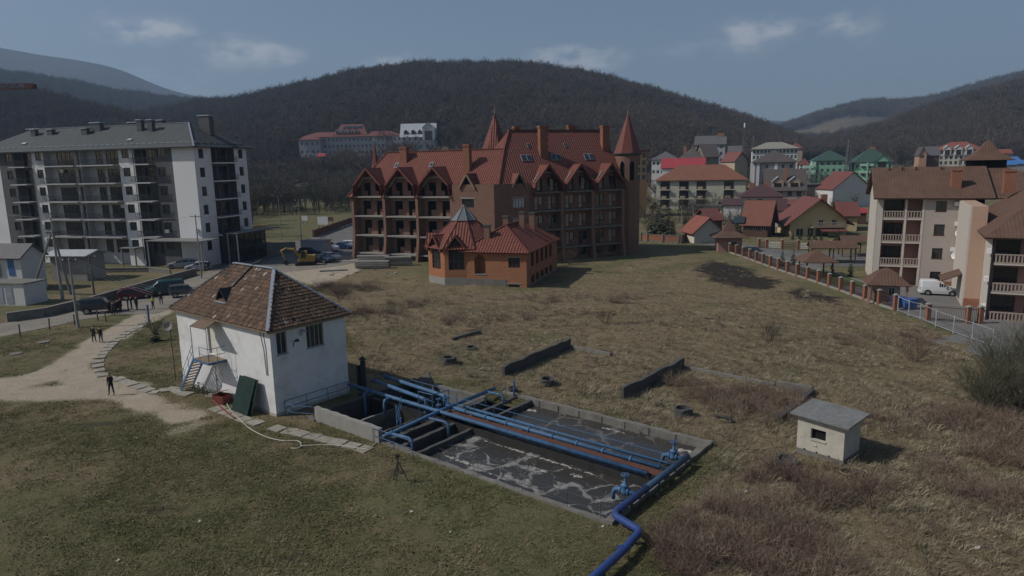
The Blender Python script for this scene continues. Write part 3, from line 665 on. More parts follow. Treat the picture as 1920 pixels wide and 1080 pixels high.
for pi, (ev, rv) in enumerate(PL):
    A = Vector((*ev[0], EZ)); B = Vector((*ev[1], EZ)); C = Vector((*rv[0], RZ)); D_ = Vector((*rv[-1], RZ))
    und.slab([A, B, C] + ([D_] if len(rv) > 1 else []), .10)
    exv = (B-A).normalized(); nrm = (B-A).cross(C-A).normalized(); upv = nrm.cross(exv); Lw = (B-A).length; hs = (C-A).dot(upv); ca_, cb_ = (D_-A).dot(exv), (C-A).dot(exv)
    rows = int(hs/.30); tw = .225
    for r in range(rows+1):
        v0 = r*hs/rows*.995; v1 = v0+hs/rows*1.18
        f = v0/hs; lo = ca_*f; hi = Lw+(cb_-Lw)*f; n = max(1, int((hi-lo)/tw))
        off = (r % 2)*.5*tw
        for i in range(n+1):
            a = lo+(i-.0)*tw-off*.5; b = a+tw*.97
            a = max(a, lo); b = min(b, hi)
            if b-a < .04: continue
            if rnd.random() < (.012 if pi == 0 else .02): continue
            w = rnd.uniform(-.012, .012); z0, z1 = .045+rnd.uniform(0, .02), .008
            v0r = v0+rnd.uniform(-.018, .018); vv = min(v1, hs)
            q = lambda s_, t_, k_: A+exv*s_+upv*t_+nrm*k_
            base = len(tl.f)
            # a pan tile: raised middle roll
            m1 = a+(b-a)*.35; m2 = a+(b-a)*.65
            tl.add([q(a, v0r, z0), q(m1, v0r, z0+.022), q(m2, v0r, z0+.022), q(b, v0r, z0+w), q(a, vv, z1), q(m1, vv, z1+.022), q(m2, vv, z1+.022), q(b, vv, z1), q(a, v0r, z0-.03), q(b, v0r, z0-.03)],
                   [(0, 1, 5, 4), (1, 2, 6, 5), (2, 3, 7, 6), (8, 9, 3, 2, 1, 0)])
            tones += [tone(pi)]*4
und.build('roof', m_dark, ph)
tme = tl.mesh('roof_tiles', m_tile); cc = np.ones((len(tme.loops), 4), np.float32); li = 0
tn = np.array(tones, np.float32); cnt = np.array([len(f) for f in tl.f]); cc[:, :3] = np.repeat(tn, cnt, axis=0)
tme.color_attributes.new('tone', 'FLOAT_COLOR', 'CORNER').data.foreach_set('color', cc.ravel())
ro = put('roof_tiles', tme, ph); tag(ro, 'uneven brown clay tiles with pale repairs', kind='stuff')
for (a, b, w) in (((ex0, ey0, EZ+.06), (rx0, ry, RZ+.08), .2), ((ex1, ey0, EZ+.06), (rx1, ry, RZ+.08), .24), ((ex1, ey1, EZ+.06), (rx1, ry, RZ+.08), .24), ((ex0, ey1, EZ+.06), (rx0, ry, RZ+.08), .2), ((rx0, ry, RZ+.1), (rx1, ry, RZ+.1), .28)):
    MB().bar(a, b, w, .06).build('ridge_cap', m_greycap, ph)
mb = MB()
mb.box(ex0+.1, ex1-.1, ey0+.02, ey0+.06, EZ-.16, EZ-.02); mb.box(ex1-.06, ex1-.02, ey0+.1, ey1-.1, EZ-.16, EZ-.02); mb.build('fascia', m_wood, ph)
mb = MB(); mb.box(x0-.02, x1+.02, y0-OV+.08, y0-.01, EZ-.2, EZ-.16); mb.box(x1+.01, x1+OV-.08, y0, y1, EZ-.2, EZ-.16); mb.build('soffit', m_wood, ph)
# dormer: open triangular roof hatch on the front slope
sl = (RZ-EZ)/(ry-ey0)
def fz(y): return EZ+sl*(y-ey0)
dx = X(32.3); mb = MB(); dw = .75; yb = ey0+1.05; zt = fz(yb)+.95; yr = ey0+(zt-EZ)/sl
for sgn in (-1, 1): mb.add([(dx+sgn*dw, yb, fz(yb)+.05), (dx+sgn*dw, yb+.25, fz(yb)+.05), (dx+sgn*.02, yr, zt+.02), (dx+sgn*.02, yb-.1, zt+.02)], [(0, 1, 2, 3)])
for sgn in (-1, 1): mb.bar((dx+sgn*dw, yb-.04, fz(yb)+.06), (dx, yb-.1, zt), .07)
do = mb.build('dormer', m_dark, ph)
MB().box(dx-dw, dx+dw, yb-.2, yb-.05, fz(yb-.1)+.03, fz(yb-.1)+.1).build('sill', m_greycap, do)
mb = MB(); mb.add([(dx-dw+.1, yb+.1, fz(yb)+.07), (dx+dw-.1, yb+.1, fz(yb)+.07), (dx, yb+.1, zt-.1)], [(0, 1, 2)]); mb.build('opening', m_black, do)
MB().tube([(X(32.2), ry-1.5, fz(ry-1.5)+.12), (X(31.6), ry+.05, RZ+.22), (X(31.1), ry+.4, RZ+.45)], .07, 7).build('vent_pipe', m_dark, ph)
# door canopy, landing, outside stair (steel, blue)
mb = MB(); mb.add([(X(33.75), y0-.02, 5.92), (X(31.75), y0-.02, 5.92), (X(30.95), y0-1.45, 5.6), (X(33.15), y0-1.45, 5.55), (X(33.75), y0-.02, 5.87), (X(31.75), y0-.02, 5.87), (X(30.95), y0-1.45, 5.55), (X(33.15), y0-1.45, 5.5)], [(0, 1, 2, 3), (7, 6, 5, 4), (0, 3, 7, 4), (1, 5, 6, 2), (2, 6, 7, 3)])
mb.build('door_canopy', m_brown_tin, ph)
LZ = 3.05; ly = y0-1.3
mb = MB(); mb.box(X(33.4), X(31.1), ly, y0, LZ-.05, LZ); ld = mb.build('landing', m_wood, ph)
mb = MB(); mb.box(X(33.42), X(31.08), ly-.06, ly-.01, LZ-.16, LZ+.01); mb.box(X(31.1), X(31.04), ly, y0, LZ-.16, LZ+.01); mb.build('edge_beam', m_blue, ld)
for (xa, ya, zb) in ((X(33.38), ly, 5.5), (X(31.12), ly, 5.55)): MB().tube([(xa, ya, LZ), (xa, ya, zb)], .025, 6).build('canopy_post', m_blue, ph)
rail = MB()
for z in (.5, 1.0): rail.tube([(X(32.4), ly, LZ+z), (X(31.1), ly, LZ+z), (X(31.1), y0-.02, LZ+z)], .02, 5)
for (xa, ya) in ((X(32.4), ly), (X(31.1), ly), (X(31.1), y0-.65)): rail.tube([(xa, ya, LZ), (xa, ya, LZ+1.0)], .02, 5)
rail.build('landing_railing', m_blue, ph)
rail = MB(); rail.tube([(X(33.4), ly, LZ+1.0), (X(36.0), ly, 1.0)], .02, 5); rail.tube([(X(33.4), ly, LZ+.55), (X(36.0), ly, .55)], .016, 5)
for i in range(4): t = i/3; xa = lerp(X(33.4), X(36.0), t); z = lerp(LZ, 0, t); rail.tube([(xa, ly, z), (xa, ly, z+1.0)], .02, 5)
rail.tube([(X(33.4), ly, LZ), (X(33.9), ly, LZ+.5)], .02, 5)
stt = MB()
for yy in (ly, ly+.85): stt.bar((X(33.4), yy, LZ-.08), (X(36.05), yy, .02), .06, .18)
so = stt.build('stair', m_blue, ph); rail.build('stair_railing', m_blue, so)
for i in range(11):
    t = (i+.6)/11.4; MB().box(lerp(X(33.4), X(36.05), t)-.13, lerp(X(33.4), X(36.05), t)+.13, ly+.04, ly+.82, lerp(LZ, 0, t)-.03, lerp(LZ, 0, t)+.02).build('step', m_wood, so)
# wall lamps, cables, dish
mb = MB(); lx = x1; lyy = y0+1.7; mb.tube([(lx, lyy, 4.5), (lx+.12, lyy, 4.95), (lx+.45, lyy, 5.1)], .025, 6); mb.lathe(lx+.5, lyy, [(.04, 5.16), (.14, 5.1), (.16, 4.98), (0.001, 4.98)], 10)
mb.build('wall_lamp', m_dark, ph)
mb = MB(); mb.box(lx, lx+.1, y0+2.3, y0+2.4, 5.2, 5.5); mb.box(lx+.05, lx+.5, y0+2.25, y0+2.5, 5.5, 5.6); mb.build('floodlight', m_greycap, ph)
mb = MB(); 
for (sa, sb) in ((26.3, 25.85), (25.9, 25.7)): mb.tube([(X(sa), y0-.03, 5.95), (X((sa+sb)/2-.12), y0-.03, 4.6), (X(sb), y0-.03, 2.8)], .02, 5)
mb.build('cable', m_dark, ph)
mb = MB(); mb.lathe(0, 0, [(.001, 0), (.18, .03), (.33, .1), (.4, .16), (.385, .165), (.31, .115), (.001, .02)], 18)
dish = put('dish', mb.mesh('dish', m_conc_l, True), None); 
sd_ = thing('satellite_dish', 'pale satellite dish on a post at the left corner of the pump house', 'satellite dish', ST(38.9, -1.9), PLANT_RZ)
dish.parent = sd_; dish.location = (0, 0, 4.55); dish.rotation_euler = (R_(75), 0, R_(40))
MB().tube([(0, .1, 0), (0, .1, 4.5)], .03, 6).build('post', m_dark, sd_)
# black flue and box behind the right corner
FQ = PF(24.6, 5.6); fl = FQ.thing('flue', 'black standing flue with a cap behind the pump house', 'flue')
MB().cyl(0, 0, 0, 2.3, .2, 12).build('pipe', m_dark, fl); mb = MB(); mb.lathe(0, 0, [(.3, 2.42), (.02, 2.66)], 12); mb.lathe(0, 0, [(.3, 2.42), (.001, 2.42)], 12); mb.box(-.02, .02, -.02, .02, 2.3, 2.45); mb.build('cap', m_dark, fl); MB().box(-.55, -.32, -.2, .2, 0, 1.9).build('box', m_dark, fl)
# things leaning and lying at the wall
GS = PF(27.4, -2.3)
for i, (s_, dt, lean, ww, lab) in enumerate(((27.75, -2.75, .9, 2.05, 'dark green corrugated sheet leaning on the white wall, outermost'), (27.5, -2.5, .75, 1.9, 'dark green corrugated sheet leaning on the white wall, innermost'))):
    f = PF(s_, dt); o = MB(); n = 22
    for k in range(n):
        a0 = -ww/2+ww*k/n; a1 = -ww/2+ww*(k+1)/n; d0 = .05*(k % 2); d1 = .05*((k+1) % 2)
        pA = lambda a, h, dd: (a, lean*h/2.45-dd, h)
        o.add([pA(a0, .02, d0), pA(a1, .02, d1), pA(a1, 2.4, d1), pA(a0, 2.4, d0)], [(0, 1, 2, 3)])
        o.add([pA(a0, .02, d0-.012), pA(a1, .02, d1-.012), pA(a1, 2.4, d1-.012), pA(a0, 2.4, d0-.012)], [(3, 2, 1, 0)])
    t_ = o.build('corrugated_sheet', m_fibre, None, ST(s_, dt), PLANT_RZ); tag(t_, lab, 'metal sheet', 'sheets leaning on the pump house')
m_redbox = pm('rusty_red_tin', (.20, .05, .035), rough=.75, var=.3, dirt=(.09, .05, .04))
rb = thing('rusty_bin', 'rusty red open tin bin by the wall of the pump house', 'bin', ST(31.0, -2.2), PLANT_RZ+.3)
mb = MB(); mb.wall((-.5, -.4), (1, 0), 1.0, 0, .62, [], (0, -1), back=True, th=.03); mb.wall((.5, -.4), (0, 1), .8, 0, .62, [], (1, 0), back=True, th=.03); mb.wall((.5, .4), (-1, 0), 1.0, 0, .62, [], (0, 1), back=True, th=.03); mb.wall((-.5, .4), (0, -1), .8, 0, .62, [], (-1, 0), back=True, th=.03); mb.box(-.48, .48, -.38, .38, 0, .04); mb.build('body', m_redbox, rb)
mb = MB(); mb.bar((-.55, .45, .62), (.35, .1, .9), .5, .03); mb.build('lid', m_redbox, rb)
po = MB().tube([ST(31.2, -2.85, .35), ST(27.0, -3.5, .12)], .05, 7).build('rusty_pole', m_redbox); tag(po, 'long rusty pole propped below the green sheets', 'pole')
# bicycle under the stair
bk = thing('bicycle', 'dark bicycle leaning under the outside stair', 'bicycle', ST(33.9, -2.25), PLANT_RZ+.1)
def wheel_mb(r, w=.03, n=18, spokes=8):
    a = MB(); a.tube([(r*math.cos(2*math.pi*i/n), 0, r*math.sin(2*math.pi*i/n)) for i in range(n+1)], w, 5, cap=False)
    for i in range(spokes): an = math.pi*i/spokes; a.bar((r*math.cos(an), 0, r*math.sin(an)), (-r*math.cos(an), 0, -r*math.sin(an)), .006)
    return a
wm_ = wheel_mb(.34).mesh('wheel', m_dark)
for xx in (-.52, .52): put('wheel', wm_, bk, (xx, 0, .36))
mb = MB(); 
for a, b in (((-.52, 0, .36), (-.12, 0, .36)), ((-.12, 0, .36), (-.25, 0, .85)), ((-.52, 0, .36), (-.23, 0, .78)), ((-.12, 0, .36), (.36, 0, .82)), ((-.23, 0, .78), (.36, 0, .85)), ((.52, 0, .36), (.34, 0, .98))): mb.tube([a, b], .02, 6)
mb.build('frame', m_dark, bk); MB().box(-.37, -.14, -.06, .06, .86, .92).build('saddle', m_dark, bk); MB().tube([(.36, -.26, 1.02), (.33, 0, .98), (.36, .26, 1.02)], .015, 5).build('handlebar', m_dark, bk)
# slab path
pth = bpy.data.objects.new('path', None); COL.objects.link(pth); tag(pth, kind='structure')
c1 = [(268, 606), (260, 614), (247, 620), (236, 626), (226, 632), (218, 639), (211, 645), (205, 650), (199, 656), (193, 663), (188, 670), (185, 678), (184, 686), (186, 695), (193, 704), (206, 710), (222, 711), (234, 716), (245, 720), (260, 726), (275, 732), (290, 736), (307, 732), (322, 730), (336, 734), (348, 739), (398, 741)]
c2 = [(409, 767), (425, 774), (441.5, 780), (457, 787), (479, 793), (520, 804.5), (543.5, 809.5), (563.5, 814), (586.5, 819), (609, 825), (633, 830.5), (660, 836.5), (683, 843)]
slm = []
for k in range(4):
    r = random.Random(k); mb = MB(); hw, hd = .5+r.uniform(-.03, .03), .40; mb.box(-hw, hw, -hd, hd, -.03, .05); mb.add([(-hw+.02, -hd+.02, .052), (hw-.02, -hd+.02, .052), (hw-.02, hd-.02, .052), (-hw+.02, hd-.02, .052)], [(0, 1, 2, 3)]); slm.append(mb.mesh('slab', pm('path_slab_concrete', (.31, .285, .24), rough=.95, var=.25, scale=1.4, bump=.01, dirt=(.16, .15, .1), dscale=1.1, damt=.7)))
rnd = random.Random(5)
for cl in (c1, c2):
    pts = [G(*c) for c in cl]
    for i, p in enumerate(pts):
        a = pts[max(0, i-1)]; b = pts[min(len(pts)-1, i+1)]; an = math.atan2(b[1]-a[1], b[0]-a[0])
        o = put('slab', slm[i % 4], pth, (p[0], p[1], .01+rnd.uniform(0, .02)), 0, (rnd.uniform(-.03, .03), rnd.uniform(-.03, .03), an+math.pi/2+rnd.uniform(-.13, .13)))
        nb = math.hypot(pts[min(i+1, len(pts)-1)][0]-p[0], pts[min(i+1, len(pts)-1)][1]-p[1]) if i < len(pts)-1 else .8
        o.scale = (.88, min(1.25, max(.6, nb/.86)), 1)
# hose
hp = [(418, 742), (424, 755), (433, 771), (450, 788), (470, 806), (500, 821), (530, 828), (556, 828), (565, 834), (560, 842), (546, 842)]
hp2 = [(563, 838), (600, 836), (640, 837), (672, 842), (690, 843), (703, 834), (712, 826)]
for cl, lb in ((hp, 'pale rubber hose curling over the grass from the white house'), (hp2, 'pale rubber hose running along the slabs to the blue pipes')):
    pts = [Vector((*G(*c), .06)) for c in cl]; fin = []
    for i in range(len(pts)-1):
        p0, p1, p2, p3 = pts[max(0, i-1)], pts[i], pts[i+1], pts[min(len(pts)-1, i+2)]
        for k in range(4): t = k/4; fin.append(.5*((2*p1)+(p2-p0)*t+(2*p0-5*p1+4*p2-p3)*t*t+(3*p1-p0-3*p2+p3)*t**3))
    fin.append(pts[-1]); o = MB().tube(fin, .035, 6).build('hose', pm('pale_rubber', (.42, .40, .32), rough=.6, var=.1), smooth=True); tag(o, lb, 'hose')

# ---------------------------------------------------------------- settling tank
TQ = PF(11, 5); tk = TQ.thing('aeration_tank', 'long open concrete aeration tank full of dark foaming water', 'tank')
def cwall(nm, a0, a1, b0, b1, z0, z1, mat=m_conc, chip=True):
    """old cast wall with a chipped, uneven top edge"""
    mb = MB(); n = max(1, int(max(a1-a0, b1-b0)/.5)); long_s = (a1-a0) > (b1-b0); r = random.Random(int(a0*31+b0*17+z1*7))
    zs = [z1 + (r.uniform(-.06, .02) if chip else 0) for _ in range(n+1)]; of = [r.uniform(-.015, .015) if chip else 0 for _ in range(n+1)]
    V = []
    for i in range(n+1):
        t = i/n
        if long_s: c = [(a0+(a1-a0)*t, b0+of[i], z0), (a0+(a1-a0)*t, b1-of[i], z0), (a0+(a1-a0)*t, b1-of[i], zs[i]), (a0+(a1-a0)*t, b0+of[i], zs[i])]
        else: c = [(a0+of[i], b0+(b1-b0)*t, z0), (a1-of[i], b0+(b1-b0)*t, z0), (a1-of[i], b0+(b1-b0)*t, zs[i]), (a0+of[i], b0+(b1-b0)*t, zs[i])]
        V += [TQ.p(*q_) for q_ in c]
    Fs = [(0, 1, 2, 3), tuple(4*n+j for j in (3, 2, 1, 0))]
    for i in range(n):
        for j in range(4): Fs.append((4*i+j, 4*i+4+j, 4*i+4+(j+1) % 4, 4*i+(j+1) % 4))
    mb.add(V, Fs); return mb.build(nm, mat, tk)
WL = -.27
cwall('front_wall', -.35, 15.85, -.28, .02, -1.6, .12); cwall('end_wall', -.38, .02, -.26, 11.28, -1.6, .26); cwall('back_wall', -.36, 15.6, 10.98, 11.3, -1.6, .24)
for sj in (1.9, 3.7, 5.4, 7.1, 8.9, 10.6, 12.2):
    mb = MB(); TQ.box(mb, sj-.03, sj+.03, 10.95, 10.985, -1.2, .2); mb.build('joint', m_conc_d, tk)
cwall('middle_wall', 0, 24.0, 4.55, 4.85, -2.6, .18, m_soak_shade)
for (a, b, c, d) in ((12.7, 12.95, 0, 4.55), (14.2, 14.5, 0, 4.55), (12.85, 13.1, 5.7, 11.0), (14.2, 14.5, 5.7, 11.0)): cwall('cross_wall', a, b, c, d, -1.6, .12, m_conc_d)
cwall('cross_wall', 15.6, 15.95, -.2, 4.55, -2.6, .12, m_conc_d); cwall('cross_wall', 15.6, 15.95, 4.85, 9.3, -2.6, .1, m_conc_d)
cwall('outer_wall', 15.85, 22.35, -.38, -.06, -2.6, .95, m_conc_l); cwall('outer_wall', 22.75, 23.1, .6, 9.3, -2.6, .3, m_conc_d); cwall('outer_wall', 15.6, 23.1, 9.0, 9.32, -2.6, .3)
cwall('divider', 17.65, 17.8, 0, 4.55, -2.6, -.28, m_conc_d); cwall('divider', 20.0, 20.2, 0, 4.55, -2.6, -.1); cwall('divider', 20.0, 20.2, 4.85, 9.0, -2.6, -.3, m_conc_d)
cwall('pump_pit_wall', 22.3, 23.0, -.5, -.2, -1, .15)
mb = MB(); TQ.box(mb, 21.1, 23.4, 8.2, 9.6, .0, .12); 
mb.add([TQ.p(22.9, 8.9, .1), TQ.p(19.6, 8.1, .1), TQ.p(21.7, 9.5, 1.0), TQ.p(21.5, 9.9, .1)], [(0, 1, 2), (1, 3, 2), (3, 0, 2)]); mb.build('broken_slab', m_conc_d, tk)
def foam_mat(name, amount, scale, col=(.046, .043, .039)):
    m, nt, N, L, bs = nodes_of(name)
    geo = N.new('ShaderNodeNewGeometry')
    n0 = N.new('ShaderNodeTexNoise'); n0.inputs['Scale'].default_value = .55; n0.inputs['Detail'].default_value = 5; L.new(geo.outputs['Position'], n0.inputs['Vector'])
    vs_ = N.new('ShaderNodeVectorMath'); vs_.operation = 'SCALE'; vs_.inputs['Scale'].default_value = 2.6; L.new(n0.outputs['Color'], vs_.inputs[0])
    va = N.new('ShaderNodeVectorMath'); va.operation = 'ADD'; L.new(geo.outputs['Position'], va.inputs[0]); L.new(vs_.outputs[0], va.inputs[1])
    vo = N.new('ShaderNodeTexVoronoi'); vo.feature = 'DISTANCE_TO_EDGE'; vo.inputs['Scale'].default_value = scale; L.new(va.outputs[0], vo.inputs['Vector'])
    vo2 = N.new('ShaderNodeTexVoronoi'); vo2.feature = 'DISTANCE_TO_EDGE'; vo2.inputs['Scale'].default_value = scale*2.7; L.new(va.outputs[0], vo2.inputs['Vector'])
    n1 = N.new('ShaderNodeTexNoise'); n1.inputs['Scale'].default_value = .5; n1.inputs['Detail'].default_value = 6; L.new(geo.outputs['Position'], n1.inputs['Vector'])
    n2 = N.new('ShaderNodeTexNoise'); n2.inputs['Scale'].default_value = 6; n2.inputs['Detail'].default_value = 8; n2.inputs['Roughness'].default_value = .7; L.new(geo.outputs['Position'], n2.inputs['Vector'])
    def mth(op, a, b=None):
        n = N.new('ShaderNodeMath'); n.operation = op
        for i, v in enumerate((a, b)):
            if v is None: continue
            if isinstance(v, (int, float)): n.inputs[i].default_value = v
            else: L.new(v, n.inputs[i])
        return n.outputs[0]
    def ramp(v, a, b, lo=0, hi=1):
        r = N.new('ShaderNodeMapRange'); r.inputs[1].default_value = a; r.inputs[2].default_value = b; r.inputs[3].default_value = lo; r.inputs[4].default_value = hi; L.new(v, r.inputs[0]); return r.outputs[0]
    width = ramp(n1.outputs[0], .38, .68, .012, .15*amount+.012)
    e1_ = mth('MULTIPLY', ramp(mth('DIVIDE', vo.outputs['Distance'], width), .3, 1.0, 1, 0), ramp(n1.outputs[0], .34, .44))
    e2_ = mth('MULTIPLY', ramp(vo2.outputs['Distance'], .0, .045, .5, 0), ramp(n1.outputs[0], .45, .56))
    e = mth('MULTIPLY', mth('MAXIMUM', e1_, e2_), ramp(n2.outputs[0], .34, .6, .15, 1))
    e = mth('MULTIPLY', mth('MAXIMUM', e, mth('MULTIPLY', ramp(n2.outputs[0], .6, .75, 0, .3), ramp(n1.outputs[0], .4, .6))), amount)
    mx = N.new('ShaderNodeMixRGB'); L.new(e, mx.inputs[0]); mx.inputs[1].default_value = (*col, 1); mx.inputs[2].default_value = (.40, .39, .37, 1); L.new(mx.outputs[0], bs.inputs['Base Color'])
    L.new(ramp(e, 0, .6, .12, .8), bs.inputs['Roughness']); bs.inputs['Specular IOR Level'].default_value = .22
    bp = N.new('ShaderNodeBump'); bp.inputs['Distance'].default_value = .05; bp.inputs['Strength'].default_value = .7; L.new(mth('ADD', mth('MULTIPLY', e, .6), mth('MULTIPLY', n2.outputs[0], .35)), bp.inputs['Height']); L.new(bp.outputs[0], bs.inputs['Normal'])
    return m
def water(a0, a1, b0, b1, z, mat):
    mb = MB(); mb.add([ST(a0, b0, z), ST(a0, b1, z), ST(a1, b1, z), ST(a1, b0, z)], [(0, 1, 2, 3)]); o = mb.build('water', mat); tag(o, kind='structure'); return o
m_wf = foam_mat('foaming_sewage', .8, .42); m_wc = foam_mat('dark_sewage', .32, .3); m_wd = pm('still_black_water', (.008, .008, .008), rough=.15, var=.2, spec=.4)
water(-.05, 12.8, -.05, 4.6, WL, m_wf); water(-.05, 12.95, 4.7, 11.05, WL, m_wc); water(12.75, 15.8, -.05, 4.6, WL-.4, m_wd); water(12.95, 15.8, 4.7, 11.05, WL-.4, m_wd); water(15.7, 23.0, -.2, 9.2, -1.9, m_wd)
# thick foam rafts: low uneven mounds
m_foam = pm('dirty_foam', (.33, .315, .285), rough=.9, var=.25, scale=3, bump=.05, bscale=8)
def raft(pts, lab, z=WL):
    mb = MB(); r = random.Random(int(pts[0][0]*100)); n = len(pts); L_, Rr = [], []
    cx = [];
    for i, (s_, t_, w) in enumerate(pts):
        for k in range(1): pass
    V = []; Fs = []; m = 7
    for i, (s_, t_, w) in enumerate(pts):
        for j in range(m):
            f = j/(m-1)*2-1; V.append(Vector(ST(s_+r.uniform(-.06, .06), t_+f*w*r.uniform(.75, 1.15), z-.01+.07*(1-f*f)*min(1, w*2.5)*r.uniform(.4, 1.2))))
    for i in range(n-1):
        for j in range(m-1): a = i*m+j; Fs.append((a, a+1, a+m+1, a+m))
    mb.add(V, Fs); o = mb.build('foam_raft', m_foam, smooth=True); tag(o, lab, 'foam', 'foam rafts on the tank')
def wob(s0, s1, t, w, n, seed):
    r = random.Random(seed); return [(lerp(s0, s1, i/(n-1)), t+r.uniform(-.12, .12)*w*3, w*r.uniform(.3, 1.3)*(math.sin(math.pi*min(1, max(0, (i+.3)/(n-.4))))**.4)) for i in range(n)]
raft(wob(12.4, 2.2, 4.28, .15, 70, 1), 'long strip of dirty foam along the walkway wall')
raft(wob(12.0, 9.6, 1.2, .2, 26, 2), 'ragged foam raft by the near cross wall of the front tank')
raft(wob(7.4, 5.4, 3.0, .15, 22, 3), 'foam raft in the middle of the front tank')
raft(wob(4.6, 3.7, 3.6, .22, 16, 4), 'broad foam raft near the walkway end')
raft(wob(9.2, 6.9, 1.0, .1, 26, 6), 'thin foam raft near the front kerb of the tank')
raft(wob(6.9, 4.9, 10.4, .2, 22, 7), 'foam raft along the back wall of the rear tank')
raft(wob(12.6, 11.9, 10.2, .35, 6, 8), 'foam raft in the far left corner of the rear tank')
raft(wob(1.3, .3, 10.2, .35, 7, 9), 'foam raft in the far right corner of the rear tank')
raft(wob(12.5, 11.3, .35, .18, 8, 10), 'foam raft in the near left corner of the front tank')
# walkway
WQ = PF(8, 5.2); wk = WQ.thing('walkway', 'narrow rust brown plank walkway across the tank', 'walkway')
for i in range(4):
    mb = MB(); WQ.box(mb, -.3, 16.2, 4.86+i*.16, 4.86+i*.16+.15, .42, .46+.006*(i % 2)); mb.build('plank', m_rust, wk)
mb = MB(); 
for s_ in np.arange(.4, 16, 1.8): mb = MB(); WQ.box(mb, s_-.05, s_+.05, 4.6, 5.75, .3, .42); mb.build('bearer', m_dark, wk)
for s_ in np.arange(.3, 16.5, 1.65):
    mb = MB(); a = WQ.p(s_, 5.72, .44); mb.tube([a, (a[0], a[1], 1.35)], .018, 5); mb.build('rail_post', m_blue, wk)
for z in (.9, 1.35): MB().tube([WQ.p(-.2, 5.72, z), WQ.p(16.5, 5.72, z)], .018, 5).build('handrail', m_blue, wk)
# pipes
def pipe(pts, r, label, mat=m_blue, flanges=(), drops=(), n=10, bend=.0):
    """pts in s,t,z; flanges: fraction positions along first run"""
    s_, t_ = pts[0][:2]; f = PF(s_, t_); th = f.thing('pipe', label, 'pipe')
    MB().tube([f.p(*p) for p in pts], r, n).build('run', mat, th, smooth=True)
    for fr in flanges:
        a = Vector(f.p(*pts[0])); b = Vector(f.p(*pts[1])); c = a.lerp(b, fr); d = (b-a).normalized()*.05
        MB().tube([c-d, c+d], r*1.5, 10).build('flange', mat, th)
    for d in drops: MB().tube([f.p(*p) for p in d], r*.7, 8).build('drop_pipe', mat, th, smooth=True)
    return th
def elbow(a, b, c, r=.35, k=4):
    a, b, c = Vector(a), Vector(b), Vector(c); p = b+(a-b).normalized()*r; q_ = b+(c-b).normalized()*r; return [tuple((1-t)**2*p+2*t*(1-t)*b+t*t*q_) for t in [i/k for i in range(k+1)]]
pipe([(24.6, 4.25, .85), (20, 4.4, .72), (.45, 4.68, .5)], .135, 'long blue pipe running from the white house along the front of the walkway', flanges=(.5,), drops=([(22.3, 4.3, .8), (22.2, 3.7, .75), (22.1, 3.65, .5), (22.1, 3.65, -1.7)], [(20.1, 4.3, .7), (20.1, 3.8, .7), (20.1, 3.7, .5), (20.1, 3.7, -1.7)]))
pipe([(22.9, 6.15, 1.3), (17.0, 5.95, 1.15)] + elbow((17, 5.95, 1.15), (16.4, 5.9, 1.14), (16.4, 5.9, .2), .2) + [(16.4, 5.9, .4)], .13, 'blue pipe above the rear basin, farther of the two ending at the valves', flanges=(.05,))
pipe([(22.9, 5.05, 1.3), (17.4, 4.75, 1.12)] + elbow((17.4, 4.75, 1.12), (17.0, 4.73, 1.1), (17.0, 4.73, .2), .2) + [(17.0, 4.73, .3)], .13, 'blue pipe above the rear basin, nearer of the two ending at the valves', flanges=(.04,))
pipe([(16.0, 5.62, .62), (.2, 5.62, .55)], .115, 'blue air pipe carried behind the brown planks', flanges=[i/9 for i in range(1, 9)])
pipe([(15.8, 6.75, .35), (.2, 6.8, .3)], .085, 'thin blue air pipe over the rear tank water')
pipe([(15.35, -.45, .6), (15.5, 5.2, .72), (15.7, 10.3, .6)], .12, 'blue cross pipe bridging the tank from kerb to kerb', flanges=(.06, .12), drops=([(15.35, .2, .6), (14.0, .35, .6), (13.75, .37, .5), (13.7, .37, -.6)], [(15.45, 3.3, .62), (14.0, 3.45, .62), (13.75, 3.47, .5), (13.7, 3.47, -.6)], [(15.65, 9.4, .62), (14.5, 9.5, .62), (14.25, 9.5, .5), (14.2, 9.5, -.5)]))
pipe([(21.5, 5.6, .75), (16.9, 5.4, .75)], .06, 'thin blue rail pipe beside the valve stand')
vq = PF(16.7, 5.3); vst = vq.thing('valve_stand', 'cluster of blue valves and uprights where the pipes cross', 'valve')
for (s_, t_, h) in ((17.0, 4.73, .5), (16.4, 5.3, .55), (16.1, 5.9, .45)):
    mb = MB(); a = vq.p(s_, t_, 0); mb.lathe(a[0], a[1], [(.09, .2), (.2, .22), (.2, .3), (.12, .34), (.17, .45), (.12, .6), (.2, .64), (.2, .72), (.06, .76), (.03, 1.15), (.001, 1.15)], 12); v_ = mb.build('valve_body', m_blue, vst, smooth=False)
    mb = MB(); mb.tube([(a[0]+.17*math.cos(i*.5236), a[1]+.17*math.sin(i*.5236), 1.12) for i in range(13)], .02, 5, cap=False); mb.bar((a[0]-.17, a[1], 1.12), (a[0]+.17, a[1], 1.12), .02); mb.bar((a[0], a[1]-.17, 1.12), (a[0], a[1]+.17, 1.12), .02); mb.build('hand_wheel', m_blue, v_)
for (s_, t_) in ((17.35, 4.4), (16.1, 4.45), (15.9, 5.75)): a = vq.p(s_, t_); MB().tube([(a[0], a[1], -.4), (a[0], a[1], 1.75)], .035, 6).build('upright', m_blue, vst)
mb = MB(); mb.tube([vq.p(17.35, 4.4, 1.7), vq.p(16.1, 4.45, 1.7), vq.p(15.9, 5.75, 1.7)], .03, 6); mb.build('brace', m_blue, vst)
